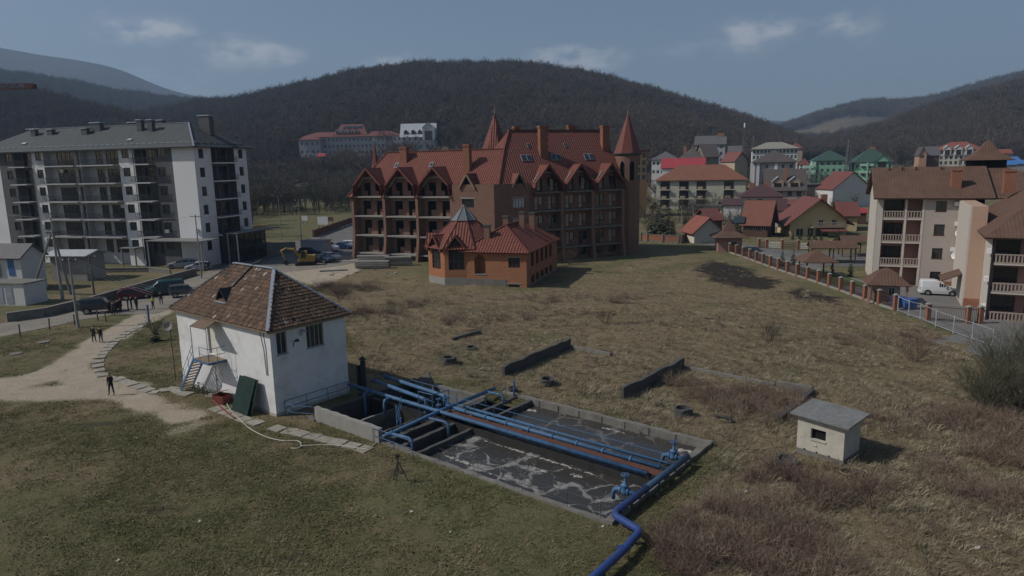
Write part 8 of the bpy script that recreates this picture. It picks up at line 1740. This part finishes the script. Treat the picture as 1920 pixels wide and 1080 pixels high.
# ================================================================== PEOPLE
m_skin = (.35, .2, .14)
def cloth_mat(name, jacket, trousers, hair=(.02, .016, .013), vest=None):
    m, nt, N, L, bs = nodes_of(name); tc = N.new('ShaderNodeTexCoord'); s_ = N.new('ShaderNodeSeparateXYZ'); L.new(tc.outputs['Object'], s_.inputs[0])
    r = N.new('ShaderNodeValToRGB'); r.color_ramp.interpolation = 'CONSTANT'; el = r.color_ramp.elements; div = N.new('ShaderNodeMath'); div.operation = 'DIVIDE'; L.new(s_.outputs[2], div.inputs[0]); div.inputs[1].default_value = 2.0; L.new(div.outputs[0], r.inputs[0])
    el[0].position = 0; el[0].color = (.015, .014, .013, 1); el[1].position = .045; el[1].color = (*trousers, 1)
    for p_, c in ((.455, jacket), (.735, m_skin), (.845, hair)): e = el.new(p_); e.color = (*c, 1)
    if vest: e = el.new(.52); e.color = (*vest, 1); e = el.new(.70); e.color = (*jacket, 1)
    # hands: skin wherever the arms end (|x| large, low)
    ab = N.new('ShaderNodeMath'); ab.operation = 'ABSOLUTE'; L.new(s_.outputs[0], ab.inputs[0]); g1 = N.new('ShaderNodeMath'); g1.operation = 'GREATER_THAN'; L.new(ab.outputs[0], g1.inputs[0]); g1.inputs[1].default_value = .215
    g2 = N.new('ShaderNodeMath'); g2.operation = 'LESS_THAN'; L.new(s_.outputs[2], g2.inputs[0]); g2.inputs[1].default_value = .88; g3 = N.new('ShaderNodeMath'); g3.operation = 'MULTIPLY'; L.new(g1.outputs[0], g3.inputs[0]); L.new(g2.outputs[0], g3.inputs[1])
    mx = N.new('ShaderNodeMixRGB'); L.new(g3.outputs[0], mx.inputs[0]); L.new(r.outputs[0], mx.inputs[1]); mx.inputs[2].default_value = (*m_skin, 1); L.new(mx.outputs[0], bs.inputs['Base Color']); bs.inputs['Roughness'].default_value = .85; bs.inputs['Specular IOR Level'].default_value = .2
    return m
def person_mesh(pose, seed):
    """one connected skeleton skinned to a body; faces -y"""
    V = []; E_ = []; Rr = []
    def v(p, r, parent=None):
        V.append(p); Rr.append(r if isinstance(r, tuple) else (r, r)); i = len(V)-1
        if parent is not None: E_.append((parent, i))
        return i
    st = pose.get('stride', .06); pel = v((0, 0, .95), (.15, .11)); wst = v((0, .0, 1.1), (.145, .105), pel); ch = v((0, .0, 1.3), (.175, .12), wst); nk0 = v((0, .0, 1.46), (.11, .09), ch); nk = v((0, -.01, 1.53), .055, nk0); hd = v((0, -.025, 1.62), (.078, .095), nk); ht = v((0, -.01, 1.72), (.075, .09), hd); v((0, -.0, 1.765), .045, ht); v((0, -.115, 1.635), .018, hd)
    for s in (-1, 1):
        hp = v((s*.1, 0, .9), (.095, .1), pel); kn = v((s*(.1+pose.get('wide', .03)), s*st*.4-.02, .5), .065, hp); an = v((s*(.1+pose.get('wide', .03)*1.6), s*st, .09), .045, kn); v((s*(.12+pose.get('wide', .03)*1.6), s*st-.16, .04), (.045, .035), an)
        sh = v((s*.19, .0, 1.42), .07, nk0); a = pose.get('armL' if s < 0 else 'armR', 'down')
        if a == 'down': el_, wr, dr = (s*.26, .03, 1.14), (s*.27, -.04, .90), Vector((0, -.03, -1))
        elif a == 'up': el_, wr, dr = (s*.27, -.06, 1.16), (s*.08, -.22, 1.40), Vector((-s*.3, -.2, .9))
        elif a == 'fold': el_, wr, dr = (s*.27, -.02, 1.15), (s*.05, -.2, 1.17), Vector((-s, -.1, 0))
        else: el_, wr, dr = (s*.3, .06, 1.16), (s*.24, -.08, .98), Vector((-s*.4, -.3, -.8))
        e = v(el_, .05, sh); w = v(wr, .034, e); dr.normalize(); W_ = Vector(wr); pal = v(tuple(W_+dr*.07), (.036, .022), w); sx = dr.cross(Vector((0, 1, .2))).normalized()
        for k, (off, ln) in enumerate(((-.03, .07), (-.01, .08), (.01, .075), (.03, .06))): f1 = v(tuple(W_+dr*.11+sx*off), .011, pal); v(tuple(W_+dr*(.11+ln)+sx*off*1.1+Vector((0, -.02, 0))), .008, f1)
        v(tuple(W_+dr*.08-sx*.06), .01, pal)
    me = bpy.data.meshes.new('person'); me.from_pydata(V, E_, []); o = bpy.data.objects.new('tmp', me); COL.objects.link(o); md = o.modifiers.new('skin', 'SKIN'); sv = me.skin_vertices[0].data
    for i, r_ in enumerate(Rr): sv[i].radius = r_
    sv[0].use_root = True; o.modifiers.new('sub', 'SUBSURF').levels = 1; dg = bpy.context.evaluated_depsgraph_get(); me2 = bpy.data.meshes.new_from_object(o.evaluated_get(dg)); bpy.data.objects.remove(o)
    me2.polygons.foreach_set('use_smooth', [True]*len(me2.polygons)); return me2
POSES = [person_mesh({'armL': 'down', 'armR': 'up', 'stride': .05, 'wide': .05}, 1), person_mesh({'armL': 'down', 'armR': 'down', 'stride': .04}, 2), person_mesh({'armL': 'pocket', 'armR': 'pocket', 'stride': .08}, 3), person_mesh({'armL': 'fold', 'armR': 'fold', 'stride': .03}, 4)]
def person(u, v, pose, face, label, jacket, trousers, hair=(.02, .016, .013), h=1.76, group=None, vest=None, key=[0]):
    key[0] += 1; me = POSES[pose].copy(); me.materials.clear(); me.materials.append(cloth_mat('clothes_%d' % key[0], jacket, trousers, hair, vest)); c = G(u, v); o = put('person', me, None, (c[0], c[1], gz(*c) if inpoly(np.array([c[0]]), np.array([c[1]]), FIELD)[0] else .02), R_(face)); o.scale = (h/1.80,)*3; tag(o, label, 'person', group); return o
person(210, 741, 0, -10, 'person in black jacket standing alone on the dirt track, hand raised to the face', (.012, .013, .016), (.02, .024, .035), h=1.78)
person(177, 642, 2, 160, 'person in grey black jacket, left of two walking up the track', (.03, .03, .032), (.022, .024, .03), (.1, .09, .08), group='two people on the track')
person(190, 643, 1, 165, 'person in black jacket and blue jeans, right of two walking up the track', (.014, .014, .016), (.035, .055, .1), h=1.7, group='two people on the track')
for (u, v, p_, f, lb, j, tr_) in ((206, 589, 1, 30, 'person in dark coat at the left end of the group by the off road car', (.05, .04, .045), (.025, .025, .03)), (213, 592, 2, -40, 'person in brown jacket second from left in the group', (.06, .042, .035), (.02, .022, .028)), (222, 588, 1, 200, 'person in black coat third from left in the group', (.015, .015, .018), (.02, .02, .025)), (227, 585, 3, 90, 'person in dark jacket in the middle of the group', (.02, .022, .028), (.02, .022, .03)), (241, 582, 1, -60, 'person in navy jacket beside the red car', (.02, .025, .045), (.022, .024, .035)), (247, 581, 2, 120, 'person in grey jacket in front of the red car', (.05, .05, .055), (.02, .022, .03)), (257, 582, 1, 80, 'person in dark blue coat at the right end of the group', (.018, .022, .04), (.015, .016, .02)), (303, 572, 1, 20, 'person in black standing by the front of the teal minivan', (.012, .013, .015), (.018, .02, .024))): person(u, v, p_, f, lb, j, tr_, group='people standing on the road')
person(288, 580, 1, -30, 'person in a yellow green safety vest on the track', (.03, .03, .032), (.02, .022, .028), vest=(.35, .42, .06))
person(392, 508, 1, 200, 'person in dark clothes beside the silver car', (.015, .015, .018), (.02, .02, .024))
# notice boards on the park lawn
for (u, v, w, h, mt, lb) in ((572, 420, 1.8, 1.4, m_aw, 'blank white notice board on the park lawn'), (606, 428, 3.0, 2.2, m_aw, 'large pale notice board by the red fence'), (618, 421, 2.4, 1.2, m_redf, 'red notice board beside the large pale one')):
    t = thing('notice_board', lb, 'notice board', (*G(u, v), 0), -.15); MB().box(-w/2, w/2, -.05, .05, 1.0, 1.0+h).build('panel', mt, t)
    for s_ in (-1, 1): MB().box(s_*w*.4-.05, s_*w*.4+.05, .05, .15, 0, 1.0+h).build('post', m_dark, t)
# ================================================================== TREES AND SHRUBS
m_bark = pm('bare_bark', (.085, .07, .058), rough=.95, var=.25, scale=2, spec=.1); m_twig = twig_mat('bare_twigs', (.10, .082, .068), .3); m_twig2 = twig_mat('greenish_twigs', (.095, .09, .062), .3)
bare = []
for k in range(4):
    a, b = grow(200+k, 8.0, levels=4, nb=3, spread=.66, r0=.018, twigw=.022, up=.22); bare.append((a.mesh('trunk', m_bark), b.mesh('crown', m_twig)))
def tree_at(u, v, h, label, k=0, group=None, y=None, name='bare_tree'):
    c = AT(u, v, y) if y else (*G(u, v), 0); t = thing(name, label, 'tree', (c[0], c[1], c[2] if y else gz(c[0], c[1])), random.Random(u).uniform(0, 6), group); put('trunk', bare[k % 4][0], t); put('crown', bare[k % 4][1], t); s = h/10.5; t.scale = (s*1.05, s*1.05, s); return t
for i, (u, v, h, lb) in enumerate(((505, 398, 7, 'low spreading bare tree at the left end of the park lawn'), (535, 398, 8, 'bare tree behind the park lamp post'), (572, 392, 9, 'bare tree in front of the park pavilion'), (613, 393, 9.5, 'bare tree at the middle of the far lawn edge'), (640, 388, 11, 'tall bare tree left of the hotel'), (666, 416, 6, 'small forked bare tree behind the red fence'), (655, 380, 12, 'tall bare tree close to the hotel gable'), (1345, 446, 0, ''), (1318, 452, 6.5, 'bare tree behind the brick panel wall'), (1240, 440, 6, 'bare bushy tree next to the cream hotel'), (1290, 446, 8, 'wide bare tree in front of the cream hotel'), (1262, 448, 7, 'bare tree between the dark firs and the slim pole'))):
    if h: tree_at(u, v, h, lb, i)
mid_t = []
for k in range(4):
    a, b = grow(300+k, 9.5, levels=4, nb=3, spread=.6, r0=.016, twigw=.05, up=.28); b.add(a.v, a.f); mid_t.append(template('mid_tree_%d' % k, b, m_twig if k % 2 else m_twig2))
con_t = []
for k in range(2): a, b = conifer(80+k, 9, 2.2, 13, 11); b.add(a.v, a.f); con_t.append(template('mid_conifer_%d' % k, b, m_pine))
rs = np.random.RandomState(21)
def wood(name, label, n, fn, bounds, smin, smax, con=.04):
    x = rs.uniform(bounds[0], bounds[1], n); y = rs.uniform(bounds[2], bounds[3], n); ok = fn(x, y); x, y = x[ok], y[ok]; k = len(x); w = rs.randint(0, 4, k); w[rs.rand(k) < con] = 4+rs.randint(0, 2)
    z = rise(y)
    h = HILLS[0]; a = x/y; t = (y-h['Db'])/(h['Dr']-h['Db']); on = (t > 0) & (a > h['az0']) & (a < h['az1']); z = np.where(on, np.maximum(z, hill_z(h, a, np.clip(t, 0, 1.5))), z)
    o = scatter(name, np.stack([x, y, z-.2], -1), rs.uniform(0, 6.28, k), rs.uniform(smin, smax, k), w, mid_t+con_t); return tag(o, label, 'wood', kind='stuff')
wood('bare_woodland', 'dense leafless woodland between the park lawn and the wooded hill', 3600, lambda x, y: (x/y < -.08) & (x/y > -.42) & (y > 252+8*np.sin(x*.1)-60*np.clip((x/y+.2)/.1, 0, 1)-70*np.clip((-.36-x/y)/.03, 0, 1)) & ~((np.abs(x/y+.305) < .02) & (y > 280) & (y < 362)) & (rs.rand(len(x)) < np.where(y > 380, .45, .9)) & ~((np.abs(y-484) < 14)) & ~((y > 440) & (y < 484) & (rs.rand(len(x)) < .7)), (-190, -10, 180, 520), .7, 1.25)
wood('bare_woodland', 'leafless trees behind the grey roofed apartment block', 900, lambda x, y: (x/y <= -.38) & (x/y > -.85) & (y > 165), (-300, -60, 160, 380), .7, 1.3)
wood('bare_woodland', 'leafless trees between the houses of the town', 900, lambda x, y: (x/y > .17) & (x/y < .78) & (y > 240) & (rs.rand(len(x)) < np.clip((y-200)/260, .1, 1)), (30, 330, 235, 430), .5, 1.0, .15)
wood('bare_woodland', 'leafless trees behind the hotel roof', 500, lambda x, y: (np.abs(x/y) < .17) & (y > 200), (-60, 70, 190, 420), .6, 1.0, .08)
wood('garden_trees', 'small bare garden trees and bushes between the red roofed houses', 260, lambda x, y: (x/y > .175) & (x/y < .50) & (y > 150), (26, 125, 150, 250), .22, .6, .12)
# dark conifers one can tell apart
cm_ = []
for k in range(2): a, b = conifer(90+k, 6, 1.5, 14, 12); cm_.append((a.mesh('trunk', m_bark), b.mesh('crown', m_pine)))
def fir(u, v, h, label, k=0, w=1.0, name='fir_tree'):
    c = G(u, v); t = thing(name, label, 'tree', (c[0], c[1], gz(*c)), random.Random(u).uniform(0, 6)); put('trunk', cm_[k][0], t); put('crown', cm_[k][1], t); t.scale = (h/6*w, h/6*w, h/6); return t
fir(1237, 446, 8.5, 'tall dark fir at the left of the cream hotel', 0, 1.1); fir(1253, 446, 8, 'dark fir right of the tallest fir by the cream hotel', 1, 1.1); fir(1222, 440, 6.5, 'dark fir close to the brick corner tower', 0)
fir(1367, 432, 5.5, 'fir behind the tent roof of the gate house', 1, 1.2); fir(1383, 436, 4.5, 'fir between the gate house and the log cabin', 0, 1.2); fir(1466, 430, 4.0, 'fir between the log cabin and the yellow house', 1, 1.3); fir(1445, 440, 3.5, 'bushy conifer in front of the log cabin', 0, 1.5)
fir(292, 640, 2.0, 'small dark spruce bush beside the white house', 1, 1.5)
for i, (u, v, h, w, lb) in enumerate(((1486, 449, 2.2, .9, 'clipped thuja first from left before the yellow house'), (1500, 449, 2.4, .9, 'clipped thuja second from left before the yellow house'), (1517, 450, 2.3, .9, 'clipped thuja third from left before the yellow house'), (1528, 450, 2.6, .9, 'clipped thuja fourth from left before the yellow house'), (1540, 452, 2.2, .9, 'clipped thuja right of the yellow house door'), (1571, 460, 3.4, 1.8, 'big rounded conifer right of the yellow house'), (1604, 458, 2.8, 1.9, 'low rounded conifer beside the open sheds'), (1466, 500, 3.4, .9, 'thuja behind the brick fence, left of the gazebo'), (1487, 497, 3.0, .9, 'thuja right behind the gazebo roof'), (1560, 517, 3.6, .45, 'slim dark thuja right of the gazebo'), (1594, 520, 3.4, .7, 'round topped thuja on the guest house lawn'))): fir(u, v, h, lb, i % 2, w, 'thuja')
# near shrubs: bare, many stems
def shrub(u, v, h, w, label, seed, mat, n=26):
    c = G(u, v); t = thing('bare_shrub', label, 'shrub', (c[0], c[1], gz(*c))); a = MB(); r = random.Random(seed)
    def stem(p, d, l, rr, lev):
        q_ = p+d*l*.5+Vector((r.uniform(-.1, .1), r.uniform(-.1, .1), 0))*l*.3; e = q_+(d+Vector((r.uniform(-.35, .35), r.uniform(-.35, .35), .1))).normalized()*l*.5
        s = d.cross(Vector((r.uniform(-1, 1), r.uniform(-1, 1), .3))); s = s.normalized()*rr if s.length > 1e-4 else Vector((rr, 0, 0))
        a.add([p-s, p+s, q_+s*.8, q_-s*.8, e+s*.5, e-s*.5], [(0, 1, 2, 3), (3, 2, 4, 5)])
        if lev < 3:
            for _ in range(3 if lev < 2 else 2): stem(p.lerp(e, r.uniform(.3, 1)), (d+Vector((r.uniform(-1, 1), r.uniform(-1, 1), r.uniform(-.1, .5)))*.75).normalized(), l*r.uniform(.4, .65), rr*.65, lev+1)
    for i in range(n): an = r.uniform(0, 6.28); k = r.uniform(.1, .9)*w/h; stem(Vector((math.cos(an)*.2, math.sin(an)*.2, -.05)), Vector((math.cos(an)*k, math.sin(an)*k, 1)).normalized(), h*r.uniform(.55, .9), .014, 0)
    a.build('stems', mat, t); return t
m_sh1 = twig_mat('shrub_twigs', (.085, .07, .058), .1); m_sh2 = twig_mat('reddish_twigs', (.115, .075, .062), .1); m_sh3 = twig_mat('olive_twigs', (.088, .086, .058), .1)
shrub(1443, 640, 2.0, 2.4, 'dark bare shrub standing in the dry field right of the walls', 1, m_sh1, 34); shrub(1712, 678, 1.8, 2.0, 'bare shrub in the field towards the right edge', 2, m_sh2, 26); shrub(1135, 605, 1.5, 1.8, 'bare shrub in the field behind the sludge beds', 3, m_sh2, 20)
shrub(1850, 770, 3.0, 4.0, 'large dense dark shrub at the right edge', 4, m_sh3, 150); shrub(1915, 765, 3.4, 4.0, 'large dense shrub cut by the right edge', 5, m_sh3, 150); shrub(1870, 712, 3.2, 3.4, 'olive shrub behind the large shrubs at the right edge', 6, m_sh3, 120); shrub(1930, 690, 3.2, 2.6, 'tall olive shrub near the driveway at the right edge', 14, m_sh3, 110)
shrub(1040, 500, 2.4, 2.2, 'pale bare shrub in the shadow right of the annex', 7, m_sh2, 40); shrub(1068, 496, 2.6, 2.0, 'pale bare shrub at the foot of the hotel right wing', 8, m_sh2, 40); shrub(290, 622, 1.6, 1.6, 'bare thorny shrub at the blue gate post', 9, m_sh1, 24); shrub(640, 560, 1.6, 2.6, 'low reddish thicket behind the tiled roof', 10, m_sh2, 40); shrub(605, 545, 1.5, 2.4, 'reddish thicket between the tiled roof and the slabs', 11, m_sh2, 40); shrub(1520, 930, 1.5, 1.4, 'thin reddish shrub below the shack', 12, m_sh2, 20); shrub(1640, 960, 1.6, 1.4, 'thin reddish shrub in the near right grass', 13, m_sh2, 18)
# ================================================================== GROUND COVER
def tuft(seed, n, h, spread, w, lay=.6):
    r = random.Random(seed); mb = MB()
    for i in range(n):
        a = r.uniform(0, 6.283); rr = spread*math.sqrt(r.random()); p = Vector((rr*math.cos(a), rr*math.sin(a), -.02)); b = a+r.uniform(-1.2, 1.2); l = h*r.uniform(.5, 1.2); ln = lay*r.uniform(.4, 1.3)
        d = Vector((math.cos(b)*ln, math.sin(b)*ln, 1)).normalized(); s = Vector((-math.sin(b+.6), math.cos(b+.6), 0))*w*r.uniform(.6, 1.3); mid = p+d*l*.55; tip = p+Vector((math.cos(b)*ln*1.7, math.sin(b)*ln*1.7, .75)).normalized()*l
        mb.add([p-s, p+s, mid+s*.8, mid-s*.8, tip], [(0, 1, 2, 3), (3, 2, 4)])
    return mb
def blade_mat(name, cols, rnd=.3):
    m, nt, N, L, bs = nodes_of(name)
    oi = N.new('ShaderNodeObjectInfo'); geo = N.new('ShaderNodeNewGeometry'); r = N.new('ShaderNodeValToRGB'); el = r.color_ramp.elements
    n = N.new('ShaderNodeTexNoise'); n.inputs['Scale'].default_value = .25; n.inputs['Detail'].default_value = 4; L.new(geo.outputs['Position'], n.inputs['Vector'])
    ad = N.new('ShaderNodeMath'); ad.operation = 'MULTIPLY_ADD'; L.new(n.outputs[0], ad.inputs[0]); ad.inputs[1].default_value = 1.3; ad.inputs[2].default_value = -.65
    a2 = N.new('ShaderNodeMath'); a2.operation = 'ADD'; L.new(oi.outputs['Random'], a2.inputs[0]); L.new(ad.outputs[0], a2.inputs[1]); L.new(a2.outputs[0], r.inputs[0])
    el[0].position = 0; el[0].color = (*cols[0], 1); el[1].position = 1; el[1].color = (*cols[-1], 1)
    for i, c in enumerate(cols[1:-1]): e = el.new((i+1)/(len(cols)-1)); e.color = (*c, 1)
    L.new(r.outputs[0], bs.inputs['Base Color']); bs.inputs['Roughness'].default_value = .9; bs.inputs['Specular IOR Level'].default_value = .15
    return m
m_dry = blade_mat('dry_grass', [(.15, .118, .085), (.235, .19, .125), (.31, .258, .175), (.205, .188, .11), (.38, .325, .23)])
m_grn = blade_mat('short_grass', [(.085, .095, .038), (.12, .122, .052), (.2, .172, .092), (.27, .222, .13)])
m_bram = blade_mat('bramble_stems', [(.15, .098, .082), (.22, .152, .122), (.18, .138, .105), (.29, .23, .17)])
dry_t = [template('dry_tuft_%d' % k, tuft(k, 26, .42, .34, .011, .9), m_dry) for k in range(3)] + [template('dry_mat_%d' % k, tuft(20+k, 22, .30, .45, .013, 2.2), m_dry) for k in range(2)]
grn_t = [template('green_tuft_%d' % k, tuft(60+k, 24, .13, .30, .012, .8), m_grn) for k in range(3)]
def sprinkle(n, poly_or_fn, bounds, seed, dens=None):
    r = np.random.RandomState(seed); x = r.uniform(bounds[0], bounds[1], n); y = r.uniform(bounds[2], bounds[3], n); ok = poly_or_fn(x, y); x, y = x[ok], y[ok]; return x, y, r
def off_things(x, y):
    xs = (x-T0[0])*E1[0]+(y-T0[1])*E1[1]; ts = (x-T0[0])*E2[0]+(y-T0[1])*E2[1]; ok = np.ones(x.shape, bool)
    for (a, b, c, d) in TANK_HOLES+[(24.9, 38.4, -1.7, 4.8), (22, 25.2, -1.2, 9.3)]: ok &= ~((xs > a-.4) & (xs < b+.3) & (ts > c-.35) & (ts < d+.3))
    px_ = (x-SHN[0])*math.cos(SHA)+(y-SHN[1])*math.sin(SHA); py_ = -(x-SHN[0])*math.sin(SHA)+(y-SHN[1])*math.cos(SHA)
    ok &= ~((px_ > -w_-.1) & (px_ < .1) & (py_ > -.1) & (py_ < d_+.1))
    ok &= np.abs(x)/y < .80
    for b in NO_GRASS: ok &= ~inpoly(x, y, b)
    return ok
def cover(name, label, n, fn, bounds, seed, templ, smin, smax, zoff=0.0):
    x, y, r = sprinkle(n, lambda x, y: fn(x, y) & off_things(x, y), bounds, seed)
    k = len(x); z = ground_h(x, y)+zoff
    o = scatter(name, np.stack([x, y, z], -1), r.uniform(0, 6.28, k), r.uniform(smin, smax, k)*(.6+.8*fbm(x, y, 3, 77))*(1.1-.5*np.clip((y-38)/55, 0, 1)), r.randint(0, len(templ), k), templ); tag(o, label, 'grass', kind='stuff'); return o
def fieldfn(x, y):
    g, d, b = zones(x, y); return inpoly(x, y, FIELD) & (b < .55) & (np.random.RandomState(1).rand(len(x)) < np.clip(1.3-y/110, .35, 1)*(.25+1.3*(fbm(x, y, 4, 55)-.2)))
def lawnfn(x, y):
    g, d, b = zones(x, y); return (~inpoly(x, y, FIELD)) & (d < .42) & (b < .5) & (np.random.RandomState(2).rand(len(x)) < np.clip(2.6*(fbm(x, y, 6, 66)-.25), .15, 1))
cover('dry_grass', 'tangled straw coloured dry grass over the field', 95000, fieldfn, (-22, 62, 24, 118), 8, dry_t, .5, 1.25)
def tusfn(x, y): return inpoly(x, y, FIELD) & (fbm(x, y, 9, 91) > .52)
cover('grass_tussocks', 'taller pale grass tussocks dotted over the field', 1300, tusfn, (-22, 62, 24, 112), 18, dry_t[:3], 1.3, 2.1)
cover('short_grass', 'short green brown grass on the near lawn', 70000, lawnfn, (-52, 14, 24, 74), 9, grn_t, .45, 1.7)
# brambles and shrubs
def bush(seed, n, h, spread, w, arch=.8, seg=3, side=2):
    r = random.Random(seed); mb = MB()
    def stem(p, d, l, w_, lev):
        pts = [p]
        for i in range(seg):
            d = (d+Vector((r.uniform(-.25, .25), r.uniform(-.25, .25), r.uniform(-.25, .12)*arch))).normalized(); pts.append(pts[-1]+d*l/seg)
        for i in range(seg):
            a, b = pts[i], pts[i+1]; s = (b-a).cross(Vector((r.uniform(-1, 1), r.uniform(-1, 1), r.uniform(-1, 1)))); s = s.normalized()*w_*(1-i/(seg+1)) if s.length > 1e-5 else Vector((w_, 0, 0))
            mb.add([a-s, a+s, b+s*.7, b-s*.7], [(0, 1, 2, 3)])
            if lev < 1:
                for _ in range(side): stem(a.lerp(b, r.random()), (d+Vector((r.uniform(-1, 1), r.uniform(-1, 1), r.uniform(-.2, .7)))).normalized(), l*r.uniform(.25, .5), w_*.6, lev+1)
    for i in range(n):
        a = r.uniform(0, 6.283); rr = spread*r.random(); ln = r.uniform(.15, .9)
        stem(Vector((rr*math.cos(a), rr*math.sin(a), -.05)), Vector((math.cos(a)*ln, math.sin(a)*ln, 1)).normalized(), h*r.uniform(.6, 1.15), w, 0)
    return mb
br_t = [template('bramble_%d' % k, bush(100+k, 34, 1.0, .55, .012), m_bram) for k in range(3)]
BR = P((1225, 1090), (1240, 990), (1300, 955), (1380, 935), (1470, 950), (1560, 1010), (1600, 1100))
def brfn(x, y): return inpoly(x, y, BR)
cover('bramble_thicket', 'reddish brown bramble thicket in the bottom right corner', 2100, brfn, (3, 24, 22, 38), 12, br_t+dry_t[:2], .35, .95)
BR2 = [G(1790, 690), G(1960, 690), G(1960, 840), G(1800, 800)]
def clump(u, v, n, rx, ry, seed): 
    c = G(u, v); r = np.random.RandomState(seed); a = r.uniform(0, 6.28, n); q_ = np.sqrt(r.rand(n)); return c[0]+rx*q_*np.cos(a), c[1]+ry*q_*np.sin(a)
xs, ys = [], []
for (u, v, n, rx, ry) in ((1830, 800, 40, 3, 2), (1900, 850, 50, 3, 2.5), (1760, 700, 0, 2, 1.5), (1540, 930, 20, 2, 1), (1440, 890, 14, 1.4, 1), (1420, 770, 35, 3.2, 2.4), (1390, 745, 30, 4, 2), (1290, 720, 8, 2, 1), (1620, 920, 6, 1.5, .8), (640, 545, 60, 5, 3.5), (700, 590, 25, 4, 2), (800, 570, 14, 5, 2), (1100, 565, 16, 8, 2), (900, 600, 12, 6, 2), (1700, 640, 10, 3, 2), (1560, 640, 8, 4, 2), (1880, 940, 20, 2, 1.2), (1700, 800, 10, 3, 2), (1740, 900, 8, 2, 1.5)):
    a, b = clump(u, v, n, rx, ry, u+v); xs.append(a); ys.append(b)
x = np.concatenate(xs); y = np.concatenate(ys); ok = off_things(x, y); x, y = x[ok], y[ok]; r = np.random.RandomState(4); k = len(x)
o = scatter('weed_thicket', np.stack([x, y, ground_h(x, y)], -1), r.uniform(0, 6.28, k), r.uniform(.55, 1.15, k), r.randint(0, 3, k), br_t); tag(o, 'scattered brown weed and bramble clumps in the dry field', 'weeds', kind='stuff')
# pale stones and litter
peb = []
for k in range(3):
    mb = MB(); rr = random.Random(k); mb.box(-.12, .12, -.08, .08, -.02, .07); mb.v = [tuple(c+rr.uniform(-.04, .04) for c in p) for p in mb.v]; peb.append(template('stone_%d' % k, mb, pm('pale_stone', (.38, .37, .34), rough=.9, var=.2, rnd=.4)))
x, y, r = sprinkle(200, lambda x, y: off_things(x, y), (-50, 45, 25, 110), 33); k = len(x)
tag(scatter('loose_stones', np.stack([x, y, ground_h(x, y)+.02], -1), r.uniform(0, 6.28, k), r.uniform(.25, .8, k), r.randint(0, 3, k), peb), 'pale stones and litter scattered on the ground', 'stones', kind='stuff')
